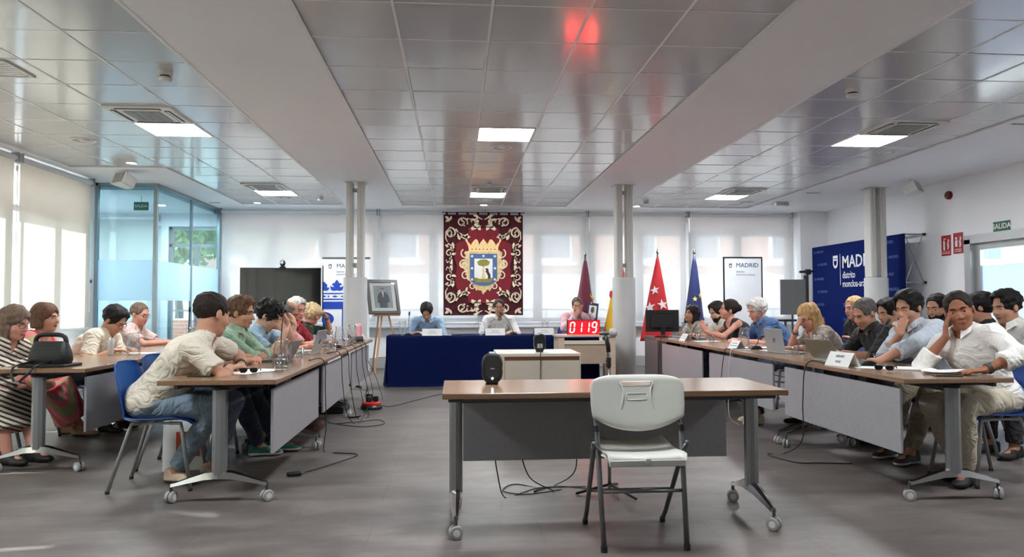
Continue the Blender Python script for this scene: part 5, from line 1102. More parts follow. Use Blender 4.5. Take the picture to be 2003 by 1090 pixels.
def cloth(n, c, var=.1, rough=.85, bump=.12, vs=9, fold=.55):
    """woven cloth: fine weave bump plus soft creases"""
    if 'cloth_' + n in _mats: return _mats['cloth_' + n]
    m = pm('cloth_' + n, c, rough, var=var, vscale=vs, sheen=.08); b = m.node_tree.nodes['Principled BSDF']
    t = nd(m, 'ShaderNodeTexCoord'); a = nd(m, 'ShaderNodeTexNoise'); a.inputs['Scale'].default_value = 7; a.inputs['Detail'].default_value = 2.5; a.inputs['Distortion'].default_value = 1.6; a.inputs['Roughness'].default_value = .45
    ln(m, t.outputs['Object'], a.inputs[0]); ab = nd(m, 'ShaderNodeMath', operation='SUBTRACT'); ln(m, a.outputs[0], ab.inputs[0]); ab.inputs[1].default_value = .5; ab2 = nd(m, 'ShaderNodeMath', operation='ABSOLUTE'); ln(m, ab.outputs[0], ab2.inputs[0])
    b1 = nd(m, 'ShaderNodeBump'); b1.inputs['Strength'].default_value = fold; b1.inputs['Distance'].default_value = .10; ln(m, ab2.outputs[0], b1.inputs['Height'])
    w_ = nd(m, 'ShaderNodeTexNoise'); w_.inputs['Scale'].default_value = 220; ln(m, t.outputs['Object'], w_.inputs[0]); b2 = nd(m, 'ShaderNodeBump'); b2.inputs['Strength'].default_value = bump; b2.inputs['Distance'].default_value = .004; ln(m, w_.outputs[0], b2.inputs['Height']); ln(m, b1.outputs[0], b2.inputs['Normal']); ln(m, b2.outputs[0], b.inputs['Normal'])
    return m

# shared shoe, toe towards +y
def _shoe(up, sole, sock=None):
    F = Field((-.06, -.10, 0), (.06, .19, .12), .006)
    F.add(econe((0, -.055, .028), (0, .03, .028), (.036, .026), (.042, .026), (1, 0, 0)), .02); F.add(ell((0, .105, .026), (.046, .078, .03)), .03); F.add(cone((0, -.05, .03), (0, -.045, .088), .036, .034, True), .03); F.add(cone((0, -.03, .07), (0, .06, .045), .036, .032), .03)
    F.cut(plane((0, 0, .004), (0, 0, 1), (-.2, -.2, -.05), (.2, .3, .12)), .004)
    return F.mesh('shoe', [up, sole], lambda c: (c[:, 2] < .026).astype(int))
SHOES = {}
def shoe_mesh(key, up, sole):
    if key not in SHOES: SHOES[key] = _shoe(pm('shoe_' + key, up, .6, var=.12, vscale=14), pm('sole_' + key, sole, .7, var=.05))
    return SHOES[key]

def basis(yaw, pitch=0, roll=0):
    """columns: right, forward, up; pitch > 0 looks down, roll > 0 tips the head to its right"""
    a, p, r = R(yaw), R(pitch), R(roll); f = V3(math.cos(a), math.sin(a), 0); rt = V3(math.sin(a), -math.cos(a), 0); z = V3(0, 0, 1)
    f2 = f * math.cos(p) - z * math.sin(p); u = z * math.cos(p) + f * math.sin(p); rt2 = rt * math.cos(r) - u * math.sin(r); u2 = u * math.cos(r) + rt * math.sin(r)
    return np.stack([rt2, f2, u2], 1)
def ik(s, w_, l1, l2, pole):
    s, w_ = V3(s), V3(w_); d = w_ - s; D = np.linalg.norm(d); k = max(1, D / (l1 + l2) * 1.002); l1, l2 = l1 * k, l2 * k; D = max(D, .12)
    a = (l1 * l1 - l2 * l2 + D * D) / (2 * D); h = math.sqrt(max(l1 * l1 - a * a, 0)); u = unit(d); p = unit(V3(pole) - u * (V3(pole) @ u)); return s + u * a + p * h
def mat4(M3, o): m = Matrix.Identity(4); [m.__setitem__(i, (M3[i, 0], M3[i, 1], M3[i, 2], o[i])) for i in range(3)]; return m
def hand_prims(W, d, n, sign, curl, g=1.0, spread=.0):
    d = unit(d); n = unit(V3(n) - d * (V3(n) @ d)); t = np.cross(d, n) * sign; out = []      # t points to the thumb side
    out.append((econe(W, W + d * .085 * g, (.028 * g, .017 * g), (.038 * g, .014 * g), t), .012)); K = []
    for i, (o, L) in enumerate(((.030, .072), (.010, .080), (-.010, .075), (-.029, .060))):
        a = W + d * (.082 - .004 * abs(i - 1)) * g + t * o * g; dd = unit(d + t * (o * spread * 20)); r = .0098 * g; bend = curl * .9
        for sgm in range(3):
            ang = bend * (.7 + .35 * sgm); dd = unit(dd * math.cos(ang) + n * math.sin(ang) * 1); l = L * (.42, .32, .26)[sgm] * g; b = a + dd * l; r2 = r - .0008; out.append((cone(a, b, r, r2), .004 if sgm else .008)); a, r = b, r2
            n_ = unit(n - dd * (n @ dd)); 
    a = W + d * .025 * g + t * .024 * g; dd = unit(d * .62 + t * .72 + n * .25); b = a + dd * .042 * g; out.append((cone(a, b, .015 * g, .012 * g), .01)); dd = unit(dd + d * .5 + n * curl * .5); out.append((cone(b, b + dd * .034 * g, .0118 * g, .0095 * g), .004))
    return out

class Person: pass
_cl = set()
def chair_label(l):
    cuts = sorted({l.find(c, 16) for c in (' with ', ' at ', ' behind ', ' beside ', ' looking', ' leaning', ' in front', ' resting', ' covering', ' seen', ' turned', ' facing', ' reading', ' near', ' bent', ',', ' before', ' in the ', ' mostly', ' and ')} - {-1}) + [len(l)]
    for c in cuts:
        t = 'blue plastic chair under the ' + l[:c].strip(' ,')
        if t not in _cl and len(t.split()) <= 16: _cl.add(t); return t
    return 'blue plastic chair under the ' + ' '.join(l.split()[:11])
def person(label, pel, face, head, hy, hp=0, hr=0, sex='m', skin='mid', hair='short', hc='dark', top=None, sleeve='short', bottom=None, shoes=None, wr=None, wl=None, hand_r=None, hand_l=None, pole_r=None, pole_l=None, g=1.0, belly=0, vox=.010, hs=1.05, glasses=False, beard=None, collar=None, neck='crew', feet=None, knees=None, dress=None, lean_sh=0, chair=True, twist=0, cvox=None, watch=None, necklace=None, name='person', stripe=None, eyes=True, wrinkle=.004, chair_rz=None, chair_at=None):
    vox = vox * 1.12 if vox > .0075 else vox
    P = V3(pel); H = V3(head); B = basis(face); rt, fw, up0 = B[:, 0], B[:, 1], B[:, 2]; HB = basis(hy, hp, hr); s = 1.0 if sex == 'm' else .93; sh = (.188 if sex == 'm' else .160) * g ** .5
    hl = lambda x, y, z: H + hs * s ** .3 * (HB @ V3(x, y, z)); q = hs * s ** .3
    N = H - HB[:, 2] * .085 * q - V3(0, 0, .052) - HB[:, 1] * .028; up = unit(N - P); B2 = basis(face + twist); cr = unit(B2[:, 0] - up * (B2[:, 0] @ up)); cf = np.cross(up, cr); cb = np.stack([cr, cf, up], 1)
    C = P + (N - P) * .68; shR = N - up * .065 + cr * sh + cf * .01; shL = N - up * .065 - cr * sh + cf * .01
    wr = V3(wr) if wr is not None else P + fw * .32 + rt * .13 + V3(0, 0, .16); wl = V3(wl) if wl is not None else P + fw * .32 - rt * .13 + V3(0, 0, .16)
    l1, l2 = .285 * s, .245 * s
    elR = ik(shR, wr, l1, l2, pole_r if pole_r is not None else rt * .7 - fw * .3 + V3(0, 0, -1)); elL = ik(shL, wl, l1, l2, pole_l if pole_l is not None else -rt * .7 - fw * .3 + V3(0, 0, -1))
    hipR, hipL = P + rt * .09 - V3(0, 0, .02), P - rt * .09 - V3(0, 0, .02)
    kn = knees or (P + fw * .43 * s + rt * .11 + V3(0, 0, -.03), P + fw * .43 * s - rt * .11 + V3(0, 0, -.03)); kn = [V3(k_) for k_ in kn]
    ft = feet or ((kn[0] + fw * .02, fw + rt * .25), (kn[1] + fw * .02, fw - rt * .25)); an = []
    for (p_, d_) in ft: p_ = V3(p_); an.append((V3(p_[0], p_[1], .095), unit(V3(d_[0], d_[1], 0))))
    arms = [(shR, elR, wr, 1, hand_r), (shL, elL, wl, -1, hand_l)]; legs = [(hipR, kn[0], an[0]), (hipL, kn[1], an[1])]
    allp = [P, N, shR, shL, elR, elL, wr, wl, *kn, an[0][0], an[1][0], hipR, hipL]; lo = np.min(allp, 0) - .16; hi = np.max(np.vstack([allp, [H]]), 0) + .17; lo[2] = 0.0
    torso = [(ell(P, (.165 * g, .125 * g, .115), np.stack([rt, fw, V3(0, 0, 1)], 1)), .03), (econe(P, C, (.145 * g, (.105 + belly) * g), (.158 * g, .112 * g), cr), .05), (ell(P + (N - P) * .30 + cf * (.03 + belly * .6), (.14 * g, (.09 + belly) * g, .13), cb), .05), (ell(C, (.165 * g, .118 * g, .15), cb), .05), (cone(shR - cr * .03, shL + cr * .03, .062 * g ** .5, .062 * g ** .5), .05), (cone(N + up * .01, shR - cr * .04 + up * .015, .05, .042), .03), (cone(N + up * .01, shL + cr * .04 + up * .015, .05, .042), .03)]
    if sex == 'f':
        for sg in (1, -1): torso.append((ell(C + cr * .075 * sg + cf * .09 * g - up * .02, (.062 * g, .055 * g, .062 * g), cb), .04))
    # ---- body
    F = Field(lo, hi, vox)
    for pr, k_ in torso: F.add(pr, k_, -.006)
    F.add(cone(N - up * .03, hl(0, -.022, -.06), (.054 if sex == 'm' else .047) * q, (.051 if sex == 'm' else .045) * q), .025)
    ag = (g ** .5) * (1 if sex == 'm' else .86)
    for S, E, W, sg, hd in arms:
        F.add(ell(S, (.058 * ag,) * 3), .03); F.add(cone(S, E, .048 * ag, .038 * ag), .03); F.add(cone(E, E + (W - E) * .35, .039 * ag, .040 * ag), .02); F.add(cone(E + (W - E) * .3, W, .040 * ag, .025 * ag), .02)
        hd = dict(hd or {}); d = V3(hd.get('d', W - E)); n = V3(hd.get('n', (0, 0, -1)))
        for pr, k_ in hand_prims(W, d, n, sg, hd.get('curl', .25), hd.get('g', 1.0 if sex == 'm' else .92), hd.get('spread', 0)): F.add(pr, k_)
    for hp_, K, (A, fd) in legs:
        F.add(cone(hp_, K, .082 * g ** .5, .056), .04); F.add(cone(K, K + (A - K) * .35, .056, .054), .03); F.add(cone(K + (A - K) * .3, A, .054, .036), .02); F.add(cone(A - V3(0, 0, .03), A + fd * .12 - V3(0, 0, .06), .034, .026), .02)
    # head
    F.add(ell(hl(0, -.015, .038), V3(.076, .098, .086) * q, HB), .02); F.add(ell(hl(0, .018, -.028), V3(.064, .077, .088) * q, HB), .025); F.add(ell(hl(0, .036, -.085), V3(.046, .046, .034) * q, HB), .03); F.add(ell(hl(0, .070, -.103), V3(.019, .016, .015) * q, HB), .02)
    for sg in (1, -1):
        F.add(ell(hl(.04 * sg, .055, -.035), V3(.026, .026, .028) * q, HB), .02); F.add(ell(hl(.079 * sg, -.008, -.008), V3(.009, .019, .031) * q, HB @ basis(90 - 18 * sg, 0)[:, [0, 1, 2]] if False else HB), .008)
    F.add(ell(hl(0, .082, .024), V3(.046, .014, .010) * q, HB), .015)
    if vox <= .0102:
        for sg in (1, -1): F.cut(ell(hl(.031 * sg, .097, .002), V3(.016, .014, .010) * q, HB), .012)
    F.add(cone(hl(0, .086, .010), hl(0, .112, -.030), .0085 * q, .0120 * q), .008); F.add(cone(hl(-.014, .095, -.035), hl(.014, .095, -.035), .0090 * q, .0090 * q), .008); F.add(ell(hl(0, .089, -.063), V3(.024, .011, .011) * q, HB), .008)
    body = bpy.data.objects.new(name, F.mesh(name, SKIN[skin])); COL.objects.link(body); tag(body, label, 'person', 'people seated at the meeting')
    def child(nm, me):
        o = bpy.data.objects.new(nm, me); COL.objects.link(o); o.parent = body; return o
    HM = mat4(HB * q, H)
    def hmesh(nm, mb, m, smooth=True): return child(nm, mb.mesh(nm, m, smooth)) if not mb.v else child(nm, (lambda me: (me.transform(HM), me)[1])(mb.mesh(nm, m, smooth)))
    # ---- hair
    hm = HAIR[hc]
    if hair != 'bald':
        pts = [H]; Fh = Field(H - .26 * q if hair in ('long', 'bob', 'lob') else H - .17 * q, H + .18 * q, (.0065 if vox < .0075 else .0072) if vox <= .0102 else .009)
        th = {'short': .0055, 'buzz': .003, 'full': .017, 'curly': .024, 'bob': .016, 'long': .014, 'lob': .014, 'updo': .010, 'thin': .004, 'quiff': .014}[hair]
        Fh.add(ell(hl(0, -.018, .040), V3(.078 + th, .100 + th, .088 + th) * q, HB), 0)
        if hair in ('full', 'quiff', 'curly'): Fh.add(ell(hl(0, .035, .095), V3(.062, .06, .034 + (.012 if hair == 'quiff' else 0)) * q, HB), .03)
        if hair in ('bob', 'lob', 'long'):
            z1 = {'bob': -.085, 'lob': -.14, 'long': -.20}[hair]
            for sg in (1, -1): Fh.add(econe(hl(.066 * sg, -.02, .05), hl(.074 * sg, -.015 if hair == 'bob' else -.005, z1), (.030 * q, .055 * q), (.026 * q, .045 * q), HB[:, 0]), .02)
            Fh.add(econe(hl(0, -.075, .03), hl(0, -.07, z1), (.075 * q, .045 * q), (.075 * q, .04 * q), HB[:, 0]), .03)
        if hair == 'updo': Fh.add(ell(hl(0, -.125, .03), V3(.04, .035, .04) * q, HB), .02)
        big = (H - 1, H + 1)
        if hair in ('bob', 'lob', 'long'):
            Fh.cut(ell(hl(0, .105, -.045), V3(.068, .09, .108) * q, HB), .012)
        else:
            hl0 = {'thin': (.045, .085), 'buzz': (.06, .062)}.get(hair, (.070, .060))
            # hairline in front, nape behind
            Fh.cut(ell(hl(0, .120, .012), V3(.069, .085, .090) * q, HB), .007); Fh.cut(ell(hl(0, .105, -.05), V3(.078, .075, .08) * q, HB), .008); p1, p2 = hl(0, -.085, -.072), hl(0, .085, -.005); nrm = np.cross(p2 - p1, HB[:, 0]); nrm = nrm if nrm @ HB[:, 2] > 0 else -nrm; Fh.cut(plane(p1, nrm, *big), .008)
            for sg in (1, -1): Fh.cut(ell(hl(.088 * sg, -.004, -.016), V3(.022, .024, .036) * q, HB), .008)
            if hair == 'thin': Fh.cut(ell(hl(0, .03, .13), V3(.05, .075, .05) * q, HB), .02)
        amp, fr = {'curly': (.010, 150), 'full': (.0045, 105), 'quiff': (.006, 110), 'long': (.005, 70), 'lob': (.005, 80), 'bob': (.004, 80)}.get(hair, (.003, 120)); Fh.ripple(amp, fr, sum(map(ord, label)) % 999); child('hair', Fh.mesh('hair', hm))
    if beard:
        Fb = Field(H - .16 * q, H + .14 * q, .0065); Fb.add(ell(hl(0, .024, -.070), V3(.066, .074, .062) * q, HB), 0); Fb.add(ell(hl(0, .066, -.102), V3(.028, .026, .024) * q, HB), .02); Fb.cut(ell(hl(0, .07, .0), V3(.056, .07, .048) * q, HB), .01); Fb.cut(ell(hl(0, .105, -.060), V3(.019, .02, .007) * q, HB), .004); Fb.cut(plane(hl(0, 0, -.125), -HB[:, 2] * -1, H - 1, H + 1), .006); Fb.cut(plane(hl(0, -.012, 0), HB[:, 1], H - 1, H + 1), .01); Fb.ripple(.002, 160, 5); child('beard', Fb.mesh('beard', HAIR[beard]))
    # ---- face pieces
    ey = .0695 if vox <= .0102 else .0735; lid = min(1, .60 + max(0, hp) / 60)
    for sg in (1, -1) if eyes else ():
        mb = MB(); M = T(.031 * sg, ey, .001) @ Matrix.Rotation(R(-90), 4, 'X'); prof = [(.001, -.0125)] + [(.0125 * math.cos(R(t)), .0125 * math.sin(R(t))) for t in (-60, -30, 0, 25, 48, 60, 72)] + [(.0006, .0125)]
        mb.lathe(prof[:6], 12, M, cap=False); mb.cur = 1; mb.lathe(prof[5:], 12, M, cap=False); hmesh('eye', mb, [SCL, IRIS])
        rows_ = [[(.031 * sg + .0142 * math.cos(R(e)) * math.sin(R(az)), ey + .0142 * math.cos(R(e)) * math.cos(R(az)), .001 + .0142 * math.sin(R(e))) for az in range(-90, 91, 20)] for e in np.linspace(90, 90 - (20 + 80 * lid), 6)]
        mb = MB(); mb.grid(rows_); hmesh('eyelid', mb, SKIN[skin])
        rows_ = [[(.031 * sg + .0140 * math.cos(R(e)) * math.sin(R(az)), ey + .0140 * math.cos(R(e)) * math.cos(R(az)), .001 + .0140 * math.sin(R(e))) for az in range(-90, 91, 20)] for e in np.linspace(-90, -24, 4)]
        mb = MB(); mb.grid(rows_); hmesh('lower_eyelid', mb, SKIN[skin])
        mb = MB(); mb.tube([(.012 * sg, .0985, .021), (.024 * sg, .0985, .027), (.037 * sg, .0925, .028), (.049 * sg, .080, .021)], [.0028, .0042, .0038, .002], 6); hmesh('eyebrow', mb, HAIR['dark'] if hc in ('black', 'dark', 'blonde', 'red', 'brown') else HAIR['salt'])
    mb = MB(); mb.tube([(-.025, .0875, -.063), (-.012, .0975, -.0605), (0, .0995, -.062), (.012, .0975, -.0605), (.025, .0875, -.063)], [.0015, .0042, .0045, .0042, .0015], 6); mb.tube([(-.02, .089, -.067), (0, .0985, -.0695), (.02, .089, -.067)], [.002, .0055, .002], 6); hmesh('mouth', mb, LIPS if sex == 'f' or True else LIPS)
    if glasses:
        mb = MB()
        for sg in (1, -1):
            mb.tube([(.033 * sg + .024 * math.cos(a), .108 - .010 * abs(math.cos(a)) * (1 if math.cos(a) * sg > 0 else 0), .0 + .018 * math.sin(a)) for a in [2 * math.pi * i / 18 for i in range(18)]], .0018, 6, closed=True); mb.tube([(.057 * sg, .099, .006), (.080 * sg, .06, .007), (.084 * sg, -.01, .004)], .0017, 6)
        mb.tube([(-.009, .109, .004), (0, .112, .007), (.009, .109, .004)], .0018, 6); hmesh('glasses', mb, BLACK if glasses is True else glasses)
    # ---- shirt or dress
    cv = cvox or max(.0115, vox * 1.22)
    if top is not None:
        cl_lo = np.min([P, N, shR, shL, elR, elL, wr, wl], 0) - .2; cl_hi = np.max([P, N, shR, shL, elR, elL, wr, wl], 0) + .17; cl_lo[2] = max(0, P[2] - .2)
        if dress is not None: cl_lo = np.minimum(cl_lo, np.min([kn[0], kn[1], an[0][0], an[1][0]], 0) - .2); cl_hi = np.maximum(cl_hi, np.max([kn[0], kn[1]], 0) + .16); cl_lo[2] = 0
        Fs = Field(cl_lo, cl_hi, cv)
        for pr, k_ in torso: Fs.add(pr, k_, .010)
        Fs.add(ell(P + V3(0, 0, .01), (.178 * g, .14 * g, .115), np.stack([rt, fw, V3(0, 0, 1)], 1)), .03)
        for S, E, W, sg, hd in arms:
            if sleeve == 'none': continue
            Fs.add(ell(S, (.060 * ag,) * 3), .03, .010)
            if sleeve == 'short': Fs.add(cone(S, S + (E - S) * .72, .054 * ag, .060 * ag, True), .025, .008)
            else:
                Fs.add(cone(S, E, .052 * ag, .047 * ag), .025, .010); e1 = {'long': .93, 'rolled': .42, 'elbow': .18}[sleeve]; Fs.add(cone(E, E + (W - E) * e1, .047 * ag, .042 * ag if sleeve == 'long' else .050 * ag, True), .02, .010)
                if sleeve == 'rolled': Fs.add(cone(E + (W - E) * (e1 - .20), E + (W - E) * e1, .052 * ag, .054 * ag, True), .006, .010)
        if dress is not None:
            km = (kn[0] + kn[1]) / 2; am = (an[0][0] + an[1][0]) / 2; Fs.add(econe(P, km, (.19 * g, .12), (.19, .095), rt), .05); Fs.add(econe(km, km + (am - km) * dress, (.18, .11), (.17, .12), rt, 1), .04)
        Fs.crease(wrinkle, 34, sum(map(ord, label)) % 777)
        nr = {'crew': .060, 'vee': .066, 'wide': .085, 'shirt': .060}[neck] * q
        Fs.cut(cone(N - up * .015 + cf * .01, hl(0, -.01, -.04), nr, nr + .01), .008)
        if neck in ('vee', 'shirt'): Fs.cut(cone(N + cf * .07 + up * .03, N - up * (.09 if neck == 'vee' else .055) + cf * .125, .040, .012), .01)
        if neck == 'wide': Fs.cut(ell(N + cf * .06, (.09, .08, .05), cb), .02)
        if dress is None: Fs.cut(plane(P - V3(0, 0, .075), (0, 0, 1), P - 1, P + V3(1, 1, -.02)), .006)
        child('shirt' if dress is None else 'dress', Fs.mesh('shirt' if dress is None else 'dress', top))
        if neck == 'shirt' and collar is not None:
            pts = [Fs.out(N - (N - P) * t, cf + up * .05) + cf * .003 for t in np.linspace(.20, .80, 9)]
            pts = [pts[0]] + [(pts[i - 1] + pts[i] * 2 + pts[i + 1]) / 4 for i in range(1, 8)] + [pts[-1]]
            child('placket', MB().grid([[p - cr * .016, p + cf * .002, p + cr * .016] for p in pts], thick=-.002).mesh('placket', top, True)); nb_ = MB()
            for p in pts[1::2]: nb_.ball(p + cf * .004, .0055, 8)
            child('shirt_buttons', nb_.mesh('shirt_buttons', WHITEPL, True))
    if collar is not None:
        ax = unit(hl(0, -.015, -.06) - N); cs = cr; cfw = np.cross(ax, cs); rows_ = []
        for (r_, z_) in ((.060, -.012), (.061, .020), (.066, .034), (.076, .030), (.092, .004), (.102, -.014)):
            row_ = []
            for i in range(25):
                a = R(22 + 316 * i / 24); fr_ = max(0, math.cos(a)); c0 = N + ax * (z_ + .012 - .020 * fr_ ** 2 * 1.2) + cfw * .008; rr_ = r_ * q * (1 + .12 * fr_); row_.append(c0 + cfw * (rr_ * math.cos(a)) + cs * (rr_ * math.sin(a)) * .98 - (ax * .028 * (fr_ ** 6) if r_ > .07 else 0))
            rows_.append(row_)
        child('collar', MB().grid(rows_, thick=-.003).mesh('collar', collar, True))
    if bottom is not None:
        Ft = Field(np.min([P, *kn, an[0][0], an[1][0]], 0) - .2, np.max([P, *kn, an[0][0], an[1][0]], 0) + V3(.2, .2, .16), cv); Ft.add(ell(P, (.172 * g, .132 * g, .118), np.stack([rt, fw, V3(0, 0, 1)], 1)), .03)
        for hp_, K, (A, fd) in legs: Ft.add(cone(hp_, K, .094 * g ** .5, .070), .035); Ft.add(cone(K, K + (A - K) * .5, .070, .064), .025); Ft.add(cone(K + (A - K) * .45, A + (K - A) * .06, .064, .057, True), .02)
        Ft.crease(wrinkle, 30, sum(map(ord, label)) % 555); child('trousers', Ft.mesh('trousers', bottom))
    if shoes is not None:
        for (A, fd) in an: o = child('shoe', shoes); o.location = (A[0], A[1], .002); o.rotation_euler = (0, 0, math.atan2(fd[1], fd[0]) - math.pi / 2)
    if watch is not None:
        S, E, W, sg, hd = arms[0 if watch == 'r' else 1]; c0 = W + (E - W) * .12; ax = unit(W - E); a1 = unit(np.cross(ax, V3(0, 0, 1))); a2 = np.cross(ax, a1); mb = MB()
        for off in (-.006, .006): mb.tube([c0 + ax * off + (a1 * math.cos(t) + a2 * math.sin(t)) * .031 * ag for t in [2 * math.pi * i / 16 for i in range(16)]], .006, 6, closed=True)
        mb.lathe([(.017, 0), (.017, .008)], 14, mat4(np.stack([ax, np.cross(V3(0, 0, 1), ax), V3(0, 0, 1)], 1), c0 + V3(0, 0, .028))); child('wristwatch', mb.mesh('wristwatch', DARKMET, True))
    if chair:
        cx = chair_at if chair_at is not None else P + fw * .10; blue_chair(cx[0], cx[1], R(chair_rz if chair_rz is not None else face), chair if isinstance(chair, str) else chair_label(label))
    r = Person(); r.body = body; r.N, r.C, r.cr, r.cf, r.up, r.elR, r.elL, r.shR, r.shL = N, C, cr, cf, up, elR, elL, shR, shL; r.child = child; return r
# ================================================================ WHO SITS WHERE
TZ_ = TH + .032
JEAN = cloth('pale_jeans', (122, 142, 158), .16, vs=14); DJEAN = cloth('dark_jeans', (44, 58, 78), .15, vs=14); KHAKI = cloth('khaki', (150, 138, 118), .07); BEIGE = cloth('beige_trousers', (206, 196, 176), .06); DARKT = cloth('dark_trousers', (46, 46, 52), .1)
SNK = shoe_mesh('coral_sneaker', (208, 186, 158), (94, 78, 62)); GSH = shoe_mesh('green_sneaker', (34, 96, 84), (222, 222, 216)); BSH = shoe_mesh('black_shoe', (30, 29, 30), (24, 24, 24)); DSL = shoe_mesh('dark_slip_on', (40, 44, 40), (206, 204, 196)); TSH = shoe_mesh('tan_shoe', (150, 116, 84), (90, 70, 54)); WSH = shoe_mesh('cream_sandal', (196, 182, 150), (226, 222, 208))
CREAMT = cloth('cream_tee', (214, 206, 188), .10, vs=3.2)
# --- left inner row
pr = person('man in a cream t-shirt and pale jeans leaning on the nearest left table', (-2.04, 5.02, .555), 8, (-1.655, 5.06, 1.135), 52, 14, -4, hair='short', hc='dark', skin='mid', top=CREAMT, sleeve='short', bottom=JEAN, shoes=SNK, wr=(-1.52, 5.02, TZ_), wl=(-1.50, 5.20, TZ_), hand_r=dict(d=(.45, .9, 0), curl=.45), hand_l=dict(d=(.2, -1, 0), curl=.45), pole_r=(-.35, -1, .25), pole_l=(-.2, 1, .1), wrinkle=.003, g=1.12, belly=.02, vox=.0065, hs=1.16, knees=((-1.58, 4.94, .53), (-1.55, 5.20, .53)), feet=(((-1.88, 5.06), (.9, -.35)), ((-1.68, 5.18), (1, -.2))), watch='l', cvox=.0085, chair='blue plastic chair under the man in the cream t-shirt, nearest on the left', chair_at=(-1.96, 5.04), chair_rz=4)
person('person in a teal t-shirt and dark jeans, mostly behind the cream t-shirt man', (-2.14, 5.66, .55), 0, (-1.845, 5.69, 1.13), 30, 10, hair='short', hc='brown', top=cloth('teal_tee', (88, 158, 148)), sleeve='short', bottom=DJEAN, shoes=GSH, wr=(-1.58, 5.66, TZ_), wl=(-1.55, 5.80, TZ_), hand_r=dict(d=(.3, .9, 0), curl=.4), hand_l=dict(d=(.2, -.9, 0), curl=.4), pole_r=(-.3, -1, -.4), pole_l=(-.3, 1, -.4), vox=.009, knees=((-1.62, 5.58, .53), (-1.60, 5.82, .53)), feet=(((-1.56, 5.92), (1, .1)), ((-1.45, 6.08), (1, .15))))
GRN = cloth('pale_green_shirt', (148, 176, 148), .05)
person('young man in a pale green shirt with folded arms at the left table', (-2.10, 6.25, .55), 0, (-1.80, 6.22, 1.135), -6, 10, hair='quiff', hc='brown', top=GRN, sleeve='long', neck='shirt', collar=GRN, bottom=DJEAN, shoes=BSH, wr=(-1.60, 6.30, TZ_ + .01), wl=(-1.60, 6.12, TZ_ + .01), hand_r=dict(d=(.3, .9, 0), curl=.5), hand_l=dict(d=(.3, -.9, 0), curl=.5), pole_r=(0, -1, -.3), pole_l=(0, 1, -.3), vox=.0085)
LBL = cloth('light_blue_shirt', (152, 182, 200), .06)
person('dark curly haired person bent over with a hand to the forehead', (-2.08, 6.78, .55), 0, (-1.70, 6.74, 1.10), -4, 34, 0, hair='curly', hc='black', skin='fair', top=LBL, sleeve='short', bottom=DARKT, shoes=BSH, wr=(-1.50, 6.54, .965), wl=(-1.56, 6.80, 1.06), hand_r=dict(d=(-.45, .5, .3), n=(-.5, .2, .8), curl=.5), hand_l=dict(d=(-.35, -.1, .9), n=(-.9, -.2, 0), curl=.25), pole_r=(.3, -.5, -1), pole_l=(.5, .3, -1), vox=.0085)
person('person with long fair hair beside the curly haired person', (-2.12, 7.28, .55), 0, (-1.80, 7.30, 1.09), 5, 20, sex='f', hair='long', hc='pale', skin='fair', top=cloth('white_top', (226, 222, 212)), sleeve='none', neck='wide', bottom=DJEAN, shoes=BSH, wr=(-1.56, 7.18, 1.0), wl=(-1.52, 7.45, TZ_), hand_r=dict(d=(-.3, .1, 1), n=(-1, .2, 0), curl=.3), pole_r=(.4, -.4, -1), vox=.010)
person('sun-tanned bald man in a white and red shirt at the left table', (-2.10, 7.82, .55), 0, (-1.76, 7.78, 1.10), -14, 14, hair='thin', hc='salt', skin='tan', top=cloth('red_white_shirt', (204, 150, 146), .3, vs=14), sleeve='short', neck='shirt', bottom=DARKT, shoes=BSH, wr=(-1.42, 7.62, TZ_), wl=(-1.44, 7.86, TZ_ + .02), hand_r=dict(d=(.9, .1, 0), curl=.5), hand_l=dict(d=(.8, -.4, .1), curl=.5), vox=.010, g=1.08)
person('grey haired man with glasses in a red and dark top at the left table', (-2.12, 8.40, .55), -10, (-1.80, 8.36, 1.145), -42, 12, hair='full', hc='white', skin='rose', top=cloth('red_vest', (156, 36, 48), .2), sleeve='short', neck='shirt', collar=cloth('red_collar', (178, 40, 52)), bottom=DARKT, shoes=BSH, wr=(-1.50, 8.26, TZ_), wl=(-1.48, 8.42, TZ_), hand_r=dict(d=(.4, .8, 0), curl=.45), hand_l=dict(d=(.4, -.8, 0), curl=.45), vox=.010, glasses=CHROME)
person('pale blonde woman in a dark green top resting her head on her raised hand', (-2.06, 8.98, .55), -8, (-1.75, 8.93, 1.07), -28, 38, 0, sex='f', hair='curly', hc='pale', skin='rose', top=cloth('bottle_green', (30, 62, 48), .12), sleeve='short', bottom=DARKT, shoes=BSH, wr=(-1.50, 8.78, TZ_), wl=(-1.585, 9.02, 1.06), hand_l=dict(d=(-.55, -.25, .6), n=(-.6, -.5, -.5), curl=.3), hand_r=dict(d=(.5, .8, 0), curl=.4), pole_l=(.7, .5, -1), vox=.010, watch='l')
# --- left outer row
ST = pm('striped_dress', (214, 206, 190), .85, bump=.1, bscale=150); _b = ST.node_tree.nodes['Principled BSDF']; _t = nd(ST, 'ShaderNodeTexCoord'); _mp = nd(ST, 'ShaderNodeMapping'); ln(ST, _t.outputs['Object'], _mp.inputs[0]); _mp.inputs['Rotation'].default_value = (R(18), R(-22), 0)
_w = nd(ST, 'ShaderNodeTexWave', bands_direction='Z'); _w.inputs['Scale'].default_value = 9.5; _w.inputs['Distortion'].default_value = 1.2; _w.inputs['Detail Scale'].default_value = .6; ln(ST, _mp.outputs[0], _w.inputs[0]); _r = nd(ST, 'ShaderNodeValToRGB'); _r.color_ramp.interpolation = 'CONSTANT'; _r.color_ramp.elements[0].color = lin((62, 52, 48)); _r.color_ramp.elements[1].color = lin((222, 214, 198)); _r.color_ramp.elements[1].position = .40; ln(ST, _w.outputs[0], _r.inputs[0]); ln(ST, _r.outputs[0], _b.inputs['Base Color'])
